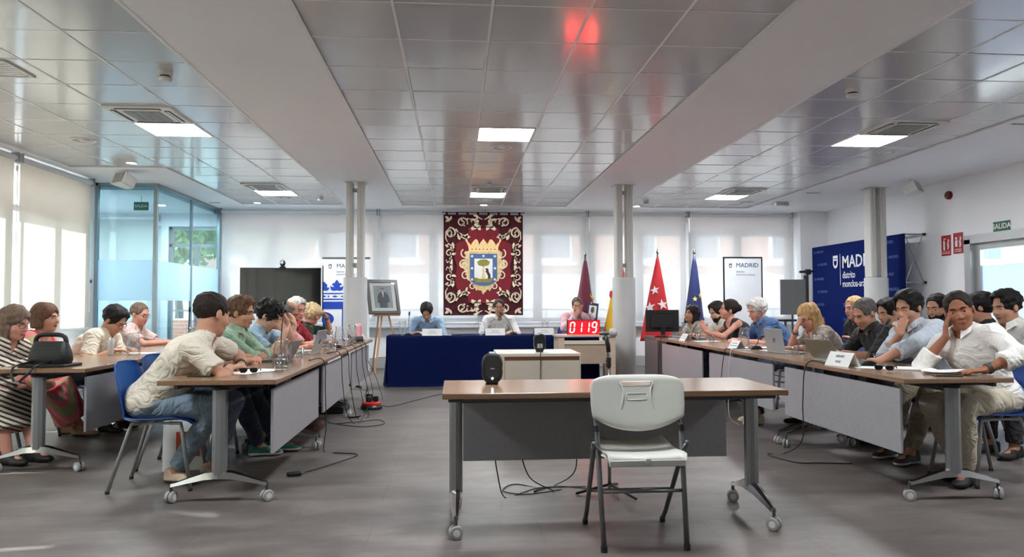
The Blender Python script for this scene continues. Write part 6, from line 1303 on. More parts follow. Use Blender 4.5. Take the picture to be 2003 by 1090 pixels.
person('woman in a cream and brown striped dress with glasses at the left edge', (-3.84, 5.98, .55), -12, (-3.45, 5.95, 1.065), -14, 16, 0, sex='f', hair='lob', hc='ash', skin='rose', top=ST, sleeve='long', dress=.62, shoes=BSH, wr=(-3.20, 5.86, TZ_), wl=(-3.18, 6.06, TZ_), hand_r=dict(d=(.8, .3, 0), curl=.4), hand_l=dict(d=(.8, -.4, 0), curl=.4), vox=.0085, g=1.12, glasses=True, feet=(((-3.36, 5.74), (.9, -.3)), ((-3.24, 5.86), (.9, -.3))), neck='vee', wrinkle=.005)
PK = pm('pink_green_dress', (216, 100, 110), .85, bump=.1); _b = PK.node_tree.nodes['Principled BSDF']; _t = nd(PK, 'ShaderNodeTexCoord'); _mp = nd(PK, 'ShaderNodeMapping'); ln(PK, _t.outputs['Object'], _mp.inputs[0]); _mp.inputs['Rotation'].default_value = (0, R(12), R(40))
_w = nd(PK, 'ShaderNodeTexWave', bands_direction='X'); _w.inputs['Scale'].default_value = 2.6; _w.inputs['Distortion'].default_value = 2.5; ln(PK, _mp.outputs[0], _w.inputs[0]); _r = nd(PK, 'ShaderNodeValToRGB'); _e = _r.color_ramp.elements; _r.color_ramp.interpolation = 'EASE'; _e[0].color = lin((168, 172, 122)); _e[1].color = lin((214, 62, 76)); _x = _e.new(.35); _x.color = lin((228, 122, 128)); _x = _e.new(.62); _x.color = lin((232, 130, 136)); _x = _e.new(.78); _x.color = lin((124, 128, 108)); ln(PK, _w.outputs[0], _r.inputs[0]); ln(PK, _r.outputs[0], _b.inputs['Base Color'])
person('woman with a brown bob in a pink and green dress behind the handbag', (-3.98, 6.80, .55), -4, (-3.70, 6.84, 1.085), -6, 2, 0, sex='f', hair='bob', hc='brown', skin='mid', top=PK, sleeve='short', dress=.80, shoes=TSH, wr=(-3.46, 6.66, .72), wl=(-3.44, 6.92, .72), vox=.0085, neck='wide', feet=(((-3.42, 6.93), (1, -.1)), ((-3.56, 7.02), (1, 0))), wrinkle=.006)
person('dark haired man with glasses in a cream t-shirt reading at the outer left table', (-3.72, 7.25, .55), -4, (-3.29, 7.26, 1.055), -10, 36, 0, hair='full', hc='black', top=cloth('ecru_tee', (220, 210, 190), .04), sleeve='short', bottom=DARKT, shoes=BSH, wr=(-3.20, 7.04, TZ_), wl=(-3.18, 7.30, TZ_), hand_r=dict(d=(.7, .4, 0), curl=.45), hand_l=dict(d=(.7, -.5, 0), curl=.45), vox=.0085, glasses=True, g=1.05)
person('older woman with glasses in a pale pink top near the vestibule', (-3.95, 8.62, .55), -6, (-3.63, 8.62, 1.095), -18, 14, 0, sex='f', hair='short', hc='ash', skin='rose', top=cloth('pale_pink', (214, 190, 182), .06), sleeve='short', bottom=BEIGE, shoes=TSH, wr=(-3.28, 8.50, TZ_), wl=(-3.26, 8.68, TZ_), hand_r=dict(d=(.7, .4, 0), curl=.5), vox=.010, glasses=BLACK, neck='vee')
# --- presiding table (facing the room)
BLS = cloth('sky_blue_shirt', (140, 166, 192), .07); WHS = cloth('white_shirt', (224, 222, 218), .04); PKS = cloth('pink_shirt', (214, 172, 178), .06)
person('man in a blue shirt looking down at the presiding table', (-.47, 11.78, .56), -90, (-.455, 11.32, 1.09), -92, 40, 4, hair='full', hc='black', top=BLS, sleeve='rolled', neck='shirt', collar=BLS, bottom=DARKT, shoes=BSH, wr=(-.60, 11.12, .775), wl=(-.30, 11.10, .775), hand_r=dict(d=(.6, -.5, 0), curl=.4), hand_l=dict(d=(-.4, -.8, 0), curl=.4), vox=.010, chair='blue plastic chair under the man in the blue shirt at the presiding table')
person('man in a white shirt facing the room before the tapestry', (.67, 11.78, .56), -90, (.68, 11.40, 1.15), -94, 4, 3, hair='short', hc='dark', top=WHS, sleeve='rolled', neck='shirt', collar=WHS, bottom=DARKT, shoes=BSH, wr=(.50, 11.14, .775), wl=(.86, 11.14, .775), hand_r=dict(d=(.4, -.8, 0), curl=.5), hand_l=dict(d=(-.5, -.7, 0), curl=.5), vox=.009, chair='blue plastic chair under the man in the white shirt before the tapestry')
person('grey haired man in a pink shirt with a hand at his chin behind the clock', (1.90, 11.80, .57), -90, (1.935, 11.42, 1.175), -98, 6, 6, hair='short', hc='salt', skin='rose', top=PKS, sleeve='long', neck='shirt', collar=PKS, bottom=DARKT, shoes=BSH, wr=(1.86, 11.22, 1.00), wl=(2.05, 11.14, .775), hand_r=dict(d=(.5, -.1, .75), n=(.1, 1, .1), curl=.7), pole_r=(-.7, -.3, -1), vox=.010, g=1.1, chair='blue plastic chair under the man in the pink shirt')
# --- right row (facing -x)
def XR_(y, z=TZ_, x=3.22): return (x, y, z)
FLO = cloth('floral_blouse', (186, 176, 162), .5, vs=30)
person('dark haired woman in a patterned blouse in front of the blue flag', (3.90, 10.72, .55), 195, (3.545, 10.64, 1.045), 205, -8, -8, sex='f', hair='lob', hc='dark', skin='mid', top=FLO, sleeve='short', bottom=DARKT, shoes=BSH, wr=(3.40, 10.70, .70), wl=(3.45, 10.5, .70), vox=.010, neck='vee')
person('bearded man in a white t-shirt beside the woman in the black top', (3.95, 9.72, .55), 185, (3.585, 9.70, 1.09), 196, 22, 0, hair='full', hc='dark', beard='dark', skin='fair', top=cloth('white_tee', (222, 218, 208), .04), sleeve='short', bottom=DJEAN, shoes=BSH, wr=(3.26, 9.78, TZ_), wl=(3.28, 9.50, TZ_), hand_r=dict(d=(-.7, -.5, 0), curl=.4), hand_l=dict(d=(-.8, .4, 0), curl=.4), vox=.010)
person('dark haired woman in a sleeveless black top with clasped hands', (3.86, 9.02, .56), 185, (3.50, 9.05, 1.125), 172, -4, -10, sex='f', hair='updo', hc='dark', skin='rose', top=cloth('black_top', (36, 34, 36), .1), sleeve='none', neck='wide', bottom=DARKT, shoes=BSH, wr=(3.16, 9.02, .86), wl=(3.16, 8.96, .85), hand_r=dict(d=(-.35, -.1, .95), n=(0, -1, 0), curl=.1), hand_l=dict(d=(-.35, .1, .95), n=(0, 1, 0), curl=.1), pole_r=(.2, .8, -1), pole_l=(.2, -.8, -1), vox=.009)
BL4 = cloth('denim_blue_shirt', (66, 98, 142), .08)
person('grey haired man in a blue shirt at the right table', (3.96, 8.24, .56), 185, (3.545, 8.27, 1.12), 188, 20, 0, hair='full', hc='white', skin='rose', top=BL4, sleeve='short', neck='shirt', collar=BL4, bottom=DJEAN, shoes=WSH, wr=(3.24, 8.26, TZ_), wl=(3.26, 8.06, TZ_), hand_r=dict(d=(-.5, -.7, 0), curl=.4), hand_l=dict(d=(-.6, .6, 0), curl=.4), vox=.009, g=1.14, belly=.02, knees=((3.50, 8.12, .53), (3.46, 7.9, .53)), feet=(((3.02, 7.22), (-.9, -.4)), ((2.98, 7.0), (-.9, -.4))))
PAT = cloth('patterned_taupe', (150, 136, 126), .38, vs=26)
person('blonde woman in a patterned blouse covering her face with one hand', (3.88, 6.98, .55), 190, (3.53, 7.00, 1.065), 192, 26, 0, sex='f', hair='lob', hc='blonde', skin='rose', top=PAT, sleeve='short', neck='vee', bottom=DARKT, shoes=BSH, wr=(3.37, 6.95, .935), wl=(3.22, 6.70, TZ_), hand_r=dict(d=(.42, .15, .85), n=(.95, .1, -.3), curl=.22), hand_l=dict(d=(-.7, .6, 0), curl=.4), pole_r=(-.6, .3, -1), vox=.009, watch='r')
person('woman in black seen behind the grey haired man in the black polo', (4.72, 7.75, .56), 185, (4.42, 7.72, 1.15), 190, 8, 0, sex='f', hair='short', hc='blonde', skin='rose', top=cloth('black_jersey', (30, 29, 31)), sleeve='long', bottom=DARKT, shoes=BSH, vox=.010, wr=(4.36, 7.80, .80), wl=(4.36, 7.62, .80))
person('grey haired man in a black polo shirt looking at a laptop', (4.00, 6.10, .56), 186, (3.60, 6.12, 1.11), 196, 24, 0, hair='short', hc='salt', skin='mid', top=cloth('black_polo', (28, 27, 28)), sleeve='elbow', neck='shirt', collar=cloth('black_polo_collar', (24, 23, 24)), bottom=DARKT, shoes=BSH, wr=(3.30, 6.16, TZ_), wl=(3.30, 5.94, TZ_), hand_r=dict(d=(-.8, -.2, 0), curl=.35), hand_l=dict(d=(-.8, .3, 0), curl=.35), vox=.0085, g=1.08)
person('dark bobbed person in a white t-shirt in the second right row', (4.78, 7.02, .56), 188, (4.40, 7.06, 1.11), 192, 16, 0, hair='full', hc='black', skin='mid', beard=None, top=cloth('white_tee_two', (226, 222, 206), .04), sleeve='short', bottom=DJEAN, shoes=BSH, vox=.010, wr=(4.40, 7.12, .72), wl=(4.40, 6.9, .72))
OX_ = cloth('pale_oxford', (196, 206, 216), .05)
person('young man in a pale blue shirt resting his face on his fingers', (3.92, 5.40, .56), 196, (3.535, 5.40, 1.165), 204, 14, 4, hair='full', hc='black', skin='mid', top=OX_, sleeve='rolled', neck='shirt', collar=OX_, bottom=KHAKI, shoes=DSL, wr=(3.395, 5.295, .962), wl=(3.06, 5.02, TZ_ + .01), hand_r=dict(d=(.30, .16, .85), n=(.85, .4, -.1), curl=.25), hand_l=dict(d=(-.2, .95, 0), curl=.4), pole_r=(-.9, -.2, -1), pole_l=(-.3, -.9, -.6), vox=.007, cvox=.009, feet=(((3.36, 5.42), (-.9, -.4)), ((3.38, 5.18), (-.9, -.4))))
person('bearded dark haired man seen between two men in the right row', (4.95, 6.62, .56), 192, (4.62, 6.62, 1.16), 205, 14, 0, hair='short', hc='black', beard='black', skin='mid', top=cloth('charcoal_tee', (50, 50, 54)), sleeve='short', bottom=DARKT, shoes=BSH, vox=.010, wr=(4.56, 6.68, .72), wl=(4.56, 6.5, .72))
LIN = cloth('white_linen', (244, 242, 238), .04, bump=.2)
person('man in a white linen shirt resting his cheek on his hand, nearest on the right', (3.70, 4.72, .56), 206, (3.47, 4.74, 1.148), 232, 6, 12, hair='short', hc='dark', skin='tan', top=LIN, sleeve='rolled', neck='shirt', collar=LIN, bottom=BEIGE, shoes=BSH, wr=(3.345, 4.712, .965), wl=(3.33, 4.33, TZ_), hand_r=dict(d=(.15, .17, .9), n=(.75, -.35, -.1), curl=.22), hand_l=dict(d=(-.95, .1, -.05), n=(0, 0, -1), curl=.15, spread=.3), pole_r=(-.9, .3, -1.2), pole_l=(.5, -1, -.2), vox=.006, cvox=.008, hs=1.07, knees=((3.20, 4.66, .52), (3.26, 4.44, .54)), feet=(((3.42, 4.70), (-.9, -.3)), ((3.36, 4.55), (-.8, -.5))), watch='l', wrinkle=.0036, chair_rz=186, chair_at=(3.58, 4.70))
person('dark haired man in a black t-shirt turned away in the second right row', (5.05, 6.28, .56), 165, (4.80, 6.28, 1.16), 140, 6, 0, hair='full', hc='black', skin='mid', top=cloth('black_tee', (28, 27, 29)), sleeve='short', bottom=DARKT, shoes=BSH, vox=.010, wr=(4.70, 6.40, .72), wl=(4.70, 6.2, .72))
WP = cloth('white_polo', (230, 228, 220), .04)
person('dark haired man in a white polo shirt at the right edge', (4.72, 5.48, .56), 190, (4.41, 5.48, 1.17), 186, 12, 0, hair='quiff', hc='black', skin='mid', top=WP, sleeve='short', neck='shirt', collar=WP, bottom=DARKT, shoes=BSH, vox=.0085, wr=(4.36, 5.58, .72), wl=(4.36, 5.38, .72))
# ================================================================ SMALL THINGS
ZT = TH + .0008
def jug(x, y, z, rz, label, lv=.5):
    o = thing('water_jug', label, 'jug', (x, y, z), rz, 'glass water jugs')
    pr = [(.048, .0), (.056, .004), (.058, .02), (.056, .10), (.046, .155), (.042, .175), (.046, .205), (.0445, .205), (.0405, .175), (.0445, .155), (.0545, .10), (.0565, .02), (.046, .006), (.001, .006)]
    k = MB(); k.lathe(pr, 24, cap=False); k.add([(.048 * math.cos(2 * math.pi * i / 24), .048 * math.sin(2 * math.pi * i / 24), 0) for i in range(24)], [tuple(range(23, -1, -1))]); k.build('vessel', GLASS, o, True)
    k = MB(); k.lathe([(.001, .0075), (.044, .0078), (.0555, .021), (.0540, .10 * lv / .5 if lv < .5 else .10), (.001, .10 * lv / .5 if lv < .5 else .10)], 24, cap=False); k.build('water', WATER, o, True)
    MB().tube([(.046, 0, .19), (.085, 0, .185), (.10, 0, .14), (.09, 0, .08), (.057, 0, .055)], [.006, .007, .007, .007, .006], 8).build('handle', GLASS, o, True)
    MB().grid([[(-.040, -.012, .196), (-.040, .012, .196)], [(-.055, -.008, .207), (-.055, .008, .207)], [(-.066, -.002, .212), (-.066, .002, .212)]], thick=.003).build('spout', GLASS, o, True); return o
def tumbler(x, y, z, label, w=True):
    o = thing('water_glass', label, 'glass', (x, y, z), random.random(), 'drinking glasses'); k = MB(); k.lathe([(.028, 0), (.030, .003), (.036, .085), (.0345, .085), (.029, .010), (.001, .009)], 20, cap=False); k.add([(.028 * math.cos(2 * math.pi * i / 20), .028 * math.sin(2 * math.pi * i / 20), 0) for i in range(20)], [tuple(range(19, -1, -1))]); k.build('vessel', DRINK, o, True)
    if w: MB().lathe([(.001, .0105), (.0285, .011), (.031, .04), (.001, .04)], 20, cap=False).build('water', WATER, o, True)
    return o
def card(x, y, z, rz, label, lines=None, w=.20, h=.085, back=True):
    o = thing('name_card', label, 'name card', (x, y, z), rz, 'folded white name cards'); d = .055
    MB().grid([[(-w / 2, -d, 0), (w / 2, -d, 0)], [(-w / 2, 0, h), (w / 2, 0, h)], [(-w / 2, d, 0), (w / 2, d, 0)]], thick=.0015).build('folded_sheet', PAPER, o)
    INK = pm('card_ink', (96, 98, 106), .7); tilt = math.atan2(d, h)
    if lines:
        for i, t_ in enumerate(lines): text('lettering', t_, .026, INK, o, T(0, -d * (1 - (.70 - .38 * i)) - .0022, h * (.70 - .38 * i) + .0008, -tilt), depth=.0004, bold=.0008)
    else:
        for i, ww in enumerate((.10, .14)): M = T(0, -d * (1 - (.66 - .28 * i)) - .0012, h * (.66 - .28 * i), -tilt); MB().box(-ww / 2, ww / 2, -.0004, .0004, -.004, .004, M=M).build('printed_line', pm('card_print_blur', (150, 150, 160), .7), o)
    return o
def gooseneck(x, y, z, pts, label, base=True):
    o = thing('gooseneck_microphone', label, 'microphone', (x, y, z), 0, 'gooseneck table microphones')
    k = MB(); k.prism([(-.06, 0), (.06, 0), (.05, .02), (.02, .035), (-.02, .035), (-.05, .02)], -.045, .045); k.build('base', BLACK, o); P = smooth_path([(0, 0, .03)] + pts, 6); MB().tube(P, .0042, 8).build('neck', BLACK, o, True)
    e = P[-1]; d = (P[-1] - P[-2]).normalized(); MB().tube([e - d * .005, e + d * .01, e + d * .045, e + d * .055], [.008, .012, .012, .006], 10).build('foam_head', RUBBER, o, True); MB().box(-.018, .018, .015, .03, .0345, .038).build('talk_button', GREYPL, o); return o
def sheet(x, y, z, rz, label, w=.21, h=.297, curl=0.0):
    k = MB(); k.grid([[(-w / 2 + w * i / 6, -h / 2 + h * j / 6, .0006 + curl * ((i / 3 - 1) ** 2 + .4 * math.sin(j * 1.1)) if curl else .0006) for i in range(7)] for j in range(7)], thick=.0005); o = k.build('paper_sheet', PAPER, None, True, (x, y, z + (curl * .4)), rz); tag(o, label, 'paper', 'papers on the tables'); return o
SIL = pm('laptop_silver', (186, 188, 190), .35, .6, var=.03); KEY = pm('laptop_keys', (40, 41, 44), .5)
def laptop(x, y, z, rz, label, ang=105, m=None, w=.31, d=.215, logo=True):
    """opens towards local +y user; lid back faces -y"""
    m = m or SIL; o = thing('laptop', label, 'laptop', (x, y, z), rz, 'open laptops'); MB().box(-w / 2, w / 2, 0, d, 0, .014, c=.003).build('keyboard_base', m, o); MB().box(-w / 2 + .02, w / 2 - .02, .03, .13, .0142, .0158).build('keys', KEY, o); MB().box(-.05, .05, .145, .2, .0142, .0146).build('touchpad', GREYPL, o)
    M = T(0, .006, .014, R(ang - 90) * -1 if False else R(-(ang - 90)) * -1); M = T(0, .006, .014) @ Matrix.Rotation(R(ang - 90), 4, 'X'); MB().box(-w / 2, w / 2, -.007, 0, 0, d, M=M, c=.002).build('lid', m, o); MB().box(-w / 2 + .01, w / 2 - .01, .0002, .0014, .012, d - .01, M=M).build('screen', SCREEN, o)
    if logo: k = MB(); [k.tube([M @ Vector((a, -.0078, b)), M @ Vector((a + .012, -.0078, b + .04))], .0018, 5) for a, b in ((-.018, .085), (-.004, .085), (.008, .085))]; k.build('lid_emblem', DARKMET, o)
    return o
def sunglasses(x, y, z, rz, label):
    o = thing('sunglasses', label, 'sunglasses', (x, y, z), rz, 'sunglasses left on the tables')
    for s_ in (1, -1):
        MB().prism([(.006 * s_, .030), (.022 * s_, .036), (.052 * s_, .034), (.060 * s_, .022), (.050 * s_, .004), (.024 * s_, .002), (.010 * s_, .012)], -.003, .003).build('lens', pm('dark_lens', (22, 20, 20), .12), o)
        MB().tube([(.060 * s_, 0, .030), (.064 * s_, .02, .030), (.06 * s_, .11, .022), (.055 * s_, .135, .006)], [.004, .0035, .003, .004], 6).build('temple', BLACK, o, True)
    MB().tube([(-.008, 0, .028), (0, -.002, .032), (.008, 0, .028)], .003, 6).build('bridge', BLACK, o, True); return o
def cable(label, pts, r=.0038, n=8, name='cable', m=None, cat='cable'):
    o = MB().tube(smooth_path(pts, n), r, 6).build(name, m or RUBBER, None, True); return tag(o, label, cat, 'loose cables')
# ---- outer left table
o = thing('handbag', 'black woven handbag with a cut-out handle on the outer left table', 'handbag', (-3.02, 5.66, ZT + .021), R(-6)); k = MB(); rows_ = []; WOV = pm('woven_black_leather', (24, 24, 28), .45)
_bb = WOV.node_tree.nodes['Principled BSDF']; _t = nd(WOV, 'ShaderNodeTexCoord'); _mp = nd(WOV, 'ShaderNodeMapping'); _mp.inputs['Rotation'].default_value = (0, R(45), 0); ln(WOV, _t.outputs['Object'], _mp.inputs[0]); _ck = nd(WOV, 'ShaderNodeTexChecker'); _ck.inputs['Scale'].default_value = 70; _ck.inputs[1].default_value = lin((7, 7, 9)); _ck.inputs[2].default_value = lin((24, 25, 31)); ln(WOV, _mp.outputs[0], _ck.inputs[0])
_bp = nd(WOV, 'ShaderNodeBump'); _bp.inputs['Strength'].default_value = .8; ln(WOV, _ck.outputs[1], _bp.inputs['Height']); ln(WOV, _bp.outputs[0], _bb.inputs['Normal']); ln(WOV, _ck.outputs[0], _bb.inputs['Base Color'])
for z, w_, d in ((0, .150, .055), (.03, .160, .062), (.08, .152, .055), (.13, .138, .038), (.165, .128, .022)): rows_.append([(w_ * math.copysign(abs(math.cos(a)) ** .5, math.cos(a)), d * math.copysign(abs(math.sin(a)) ** .7, math.sin(a)), z) for a in [2 * math.pi * i / 32 for i in range(32)]])
k.grid(rows_, closed_u=True); k.add(rows_[0], [tuple(range(31, -1, -1))]); k.add(rows_[-1], [tuple(range(32))]); k.build('woven_body', WOV, o, True)
k = MB(); k.tube(smooth_path([(-.118, 0, .155), (-.105, 0, .195), (-.07, 0, .212), (0, 0, .215), (.07, 0, .212), (.105, 0, .195), (.118, 0, .155)], 5), .017, 8); k.build('handle', BLACK, o, True)
for s_ in (-1, 1): MB().tube(smooth_path([(-.06 * s_ - .03, -.05, .02), (-.07 * s_ - .03, -.12, .012), (-.075 * s_ - .02, -.245, -.002), (-.06 * s_ - .02, -.30, -.05), (-.02 * s_ - .03, -.31, -.10)], 5), .008, 6).build('strap', BLACK, o, True)
o = MB().box(-.17, .17, -.12, .12, 0, .02, c=.006).build('laptop_sleeve', pm('black_sleeve', (26, 26, 28), .6, var=.1), None, False, (-3.02, 5.66, ZT), R(-4)); tag(o, 'flat black laptop sleeve lying under the black handbag', 'laptop sleeve')
o = thing('drink_can', 'slim white drink can on the outer left table', 'can', (-3.12, 6.82, ZT)); MB().lathe([(.022, 0), (.0265, .006), (.0265, .138), (.022, .15)], 20).build('can_body', pm('white_can', (214, 214, 214), .3, .3, var=.05), o, 'auto'); MB().lathe([(.021, .1502), (.023, .153), (.021, .1515)], 20, cap=False).build('can_rim', CHROME, o)
jug(-2.93, 6.84, ZT, R(170), 'glass water jug beside the white drink can', .6); sheet(-3.0, 7.12, ZT, R(80), 'sheet before the man reading at the outer left table')
gooseneck(-2.86, 8.05, ZT, [(-.01, -.02, .16), (.0, -.03, .38)], 'gooseneck microphone standing in front of the vestibule glass'); jug(-2.95, 8.3, ZT, R(20), 'glass water jug before the older woman')
# ---- inner left row
sheet(-1.47, 4.98, ZT, R(76), 'white sheet under the sunglasses on the nearest left table'); sheet(-1.36, 5.16, ZT + .001, R(70), 'white sheet overlapping another beside the water jug', .21, .28)
o = thing('phone', 'black phone lying on the nearest left table', 'phone', (-1.62, 4.76, ZT), R(80)); MB().box(-.037, .037, -.078, .078, 0, .008, c=.003).build('case', BLACK, o); MB().box(-.034, .034, -.074, .074, .0081, .0087).build('screen', SCREEN, o)
sunglasses(-1.37, 4.92, ZT + .002, R(6), 'black sunglasses on the nearest left table'); tumbler(-1.20, 5.04, ZT, 'water glass in front of the nearest left jug'); jug(-1.27, 5.38, ZT, R(60), 'glass water jug on the nearest left table', .45)
laptop(-1.36, 5.98, ZT, R(82), 'small dark tablet propped up before the young man in green', 118, pm('tablet_grey', (96, 98, 102), .4, .4), .25, .17, False)
gooseneck(-1.33, 5.70, ZT, [(-.03, .06, .12), (-.05, .18, .30), (-.05, .26, .46)], 'tall gooseneck microphone on the nearest left table'); tumbler(-1.33, 6.30, ZT, 'water glass before the dark curly haired person')
sheet(-1.50, 6.65, ZT, R(84), 'white notes under the arms of the curly haired person', .30, .21); laptop(-1.30, 6.86, ZT, R(84), 'silver laptop turned away on the middle left table', 108); sheet(-1.52, 7.35, ZT, R(95), 'white notes beside the silver laptop of the left row')
jug(-1.25, 7.22, ZT, R(120), 'glass water jug just past the silver laptop of the left row'); tumbler(-1.17, 7.02, ZT, 'water glass in front of the silver laptop of the left row'); tumbler(-1.30, 7.5, ZT, 'water glass behind the middle left jug')
jug(-1.32, 8.35, ZT, R(40), 'glass water jug on the farthest left table'); tumbler(-1.22, 8.2, ZT, 'water glass beside the farthest left jug', False); jug(-1.25, 8.85, ZT, R(60), 'second glass water jug on the farthest left table')
gooseneck(-1.25, 7.72, ZT, [(-.05, .03, .1), (-.16, .05, .2), (-.28, .05, .25)], 'gooseneck microphone pointing at the bald man'); card(-1.18, 9.25, ZT, R(96), 'white name card at the far end of the left row', None, .16, .08)
o = thing('drink_bottle', 'pink drink bottle at the far end of the left row', 'bottle', (-1.25, 9.42, ZT)); MB().lathe([(.042, 0), (.044, .01), (.044, .17), (.040, .18)], 20).build('body', pm('pink_bottle', (222, 150, 160), .4, var=.05), o, 'auto'); MB().lathe([(.041, .1805), (.041, .205), (.036, .21)], 20).build('lid', pm('pink_lid', (232, 190, 194), .4), o, 'auto')
o = thing('desk_phone', 'dark desk telephone at the far end of the left row', 'telephone', (-1.22, 9.02, ZT), R(-80)); MB().prism([(-.07, 0), (.07, 0), (.07, .03), (-.07, .06)], -.08, .08).build('base', BLACK, o); MB().tube([(-.05, -.085, .065), (-.03, -.085, .07), (.03, -.085, .055)], .016, 8).build('handset', BLACK, o, True)
# ---- presiding table
PZT = PZ + .004
jug(-.79, 10.82, PZT, R(150), 'glass water jug left of the man in blue at the presiding table'); gooseneck(-.70, 10.74, PZT, [(0, .02, .12), (.01, .03, .30)], 'upright gooseneck microphone before the man in blue'); card(-.35, 10.72, PZT, 0, 'white name card before the man in blue at the presiding table', None, .29, .10)
jug(.38, 10.82, PZT, R(160), 'glass water jug before the tapestry'); card(.58, 10.72, PZT, 0, 'white name card before the man in the white shirt', None, .29, .10); gooseneck(.86, 10.80, PZT, [(-.02, .04, .1), (-.08, .08, .22), (-.16, .10, .30)], 'gooseneck microphone curving towards the man in the white shirt')
o = thing('phone', 'dark phone on the navy cloth beside the man in blue', 'phone', (.02, 10.84, PZT), R(70)); MB().box(-.037, .037, -.078, .078, 0, .008, c=.003).build('case', BLACK, o); sheet(-.15, 10.92, PZT, 0, 'white page on the navy cloth at the presiding table', .21, .15)
card(1.32, 10.80, PZT, 0, 'white name card left of the clock desk', None, .29, .10); jug(1.36, 11.02, PZT, R(140), 'glass water jug left of the clock desk'); tumbler(1.20, 10.95, PZT, 'water glass left of the clock desk')
gooseneck(2.02, 10.92, PZT, [(.02, .0, .1), (.04, .05, .25), (-.02, .1, .33)], 'gooseneck microphone behind the red clock')
# ---- right row
o = thing('laptop_dock', 'red and black box at the foot of the computer monitor', 'box', (2.80, 9.70, .743)); MB().box(-.10, .08, -.04, .02, 0, .03, c=.004).build('red_case', pm('red_case', (150, 24, 28), .4), o); MB().box(-.08, .05, -.042, -.0402, .008, .02).build('dark_label', BLACK, o)
jug(3.04, 9.40, ZT, R(30), 'glass water jug before the dark haired woman in the patterned blouse'); card(2.83, 8.74, ZT, R(-84), 'white name card nearest the computer monitor', None, .17); tumbler(3.02, 8.86, ZT, 'water glass beside the name card nearest the monitor'); tumbler(3.02, 8.36, ZT, 'water glass beside the clasped hands')
gooseneck(3.0, 9.06, ZT, [(.03, .02, .08), (.10, .1, .17), (.22, .2, .24)], 'gooseneck microphone arching towards the bearded man'); sheet(3.05, 8.6, ZT, R(92), 'white page before the clasped hands', .21, .3)
o = thing('notebook', 'small stack of grey notebooks before the bearded man', 'notebook', (3.10, 9.12, ZT), R(85)); MB().box(-.07, .07, -.1, .1, 0, .014, c=.002).build('lower_book', pm('grey_book', (110, 114, 116), .6), o); MB().box(-.065, .068, -.095, .098, .0145, .028, c=.002).build('upper_book', pm('pale_book', (168, 170, 168), .6), o)
card(2.83, 7.12, ZT, R(-82), 'white name card before the man in the blue shirt', None, .17); jug(3.08, 7.55, ZT, R(30), 'glass water jug before the man in the blue shirt'); gooseneck(2.98, 7.02, ZT, [(.03, .0, .07), (.07, .05, .14), (.15, .1, .18)], 'gooseneck microphone before the man in the blue shirt')
sheet(3.12, 7.3, ZT, R(90), 'white page before the man in the blue shirt', .21, .3); sheet(3.10, 6.80, ZT, R(95), 'reddish printed page behind the open laptop', .21, .26)['label'] = 'printed page behind the open silver laptop'
laptop(2.94, 6.46, ZT, R(-84), 'open silver laptop on the right row, lid towards the room', 100); tumbler(3.0, 6.20, ZT, 'water glass behind the open silver laptop'); tumbler(3.14, 6.26, ZT, 'second water glass behind the open silver laptop', False)
jug(3.0, 5.80, ZT, R(-60), 'glass water jug before the blonde woman', .55); sheet(3.05, 5.62, ZT, R(92), 'white page under the folded name card'); laptop(2.98, 5.62, ZT, R(-70), 'slim tablet leaning before the man in the black polo', 128, pm('tablet_bronze', (150, 146, 134), .35, .4), .28, .20, False)
card(2.80, 5.06, ZT, R(-78), 'white name card lettered in two lines, nearest on the right', ['GRUPO', 'VOX'], .24, .10); gooseneck(3.0, 5.10, ZT, [(.02, .02, .06), (.10, .06, .16), (.24, .12, .30)], 'long gooseneck microphone beside the lettered name card'); tumbler(3.11, 5.12, ZT, 'water glass between the microphone and the nearest right man')
sheet(2.95, 4.92, ZT, R(70), 'white page in front of the lettered name card', .21, .25); sunglasses(2.87, 4.66, ZT + .002, R(-40), 'brown sunglasses on the nearest right table')
o = thing('notepad', 'thick white notepad beside the brown sunglasses', 'notepad', (3.12, 4.76, ZT), R(70)); MB().box(-.10, .10, -.14, .14, 0, .012, c=.002).build('pages', PAPER, o); MB().box(-.10, .10, .12, .14, .0122, .014).build('binding', GREYPL, o)
sheet(3.18, 4.46, ZT, R(62), 'crumpled white page under the nearest right hand', .21, .297, .012); o = thing('phone', 'dark phone at the corner of the nearest right table', 'phone', (3.06, 4.30, ZT), R(75)); MB().box(-.037, .037, -.078, .078, 0, .008, c=.003).build('case', BLACK, o); MB().box(-.034, .034, -.074, .074, .0081, .0087).build('screen', SCREEN, o)
# ---- cables and floor things
E_ = .006
cable('black cable looping from the far left microphones down the panel', [(-1.20, 6.02, TH + .004), (-1.085, 6.06, TH - .005), (-1.075, 6.08, .5), (-1.07, 6.10, .2), (-1.07, 6.02, E_), (-.95, 5.95, E_), (-.78, 5.86, E_), (-.95, 5.5, E_), (-1.1, 5.26, E_)])
o = thing('plug', 'black power plug lying on the floor below the nearest left table', 'plug', (-1.13, 5.2, 0), R(20)); MB().box(-.05, .05, -.02, .02, 0, .03, c=.008).build('body', BLACK, o); MB().tube([(.05, -.008, .015), (.075, -.008, .015)], .003, 6).build('pin', CHROME, o); MB().tube([(.05, .008, .015), (.075, .008, .015)], .003, 6).build('pin', CHROME, o)
for i, (y, e) in enumerate(((6.9, 7.4), (7.35, 7.7), (7.9, 8.2), (8.4, 8.5), (8.75, 8.6))):
    cable(['first', 'second', 'third', 'fourth', 'fifth'][i] + ' black cable hanging down the left table panels towards the power reel', [(-1.2, y - .05, TH + .004), (-1.085, y, TH - .004), (-1.07, y + .05, .48), (-1.06 + .02 * i, (y + e) / 2, .16), (-1.02, e, E_), (-.98 + .05 * (i % 2), e + .15, E_), (-1.0, 8.30, .03)])
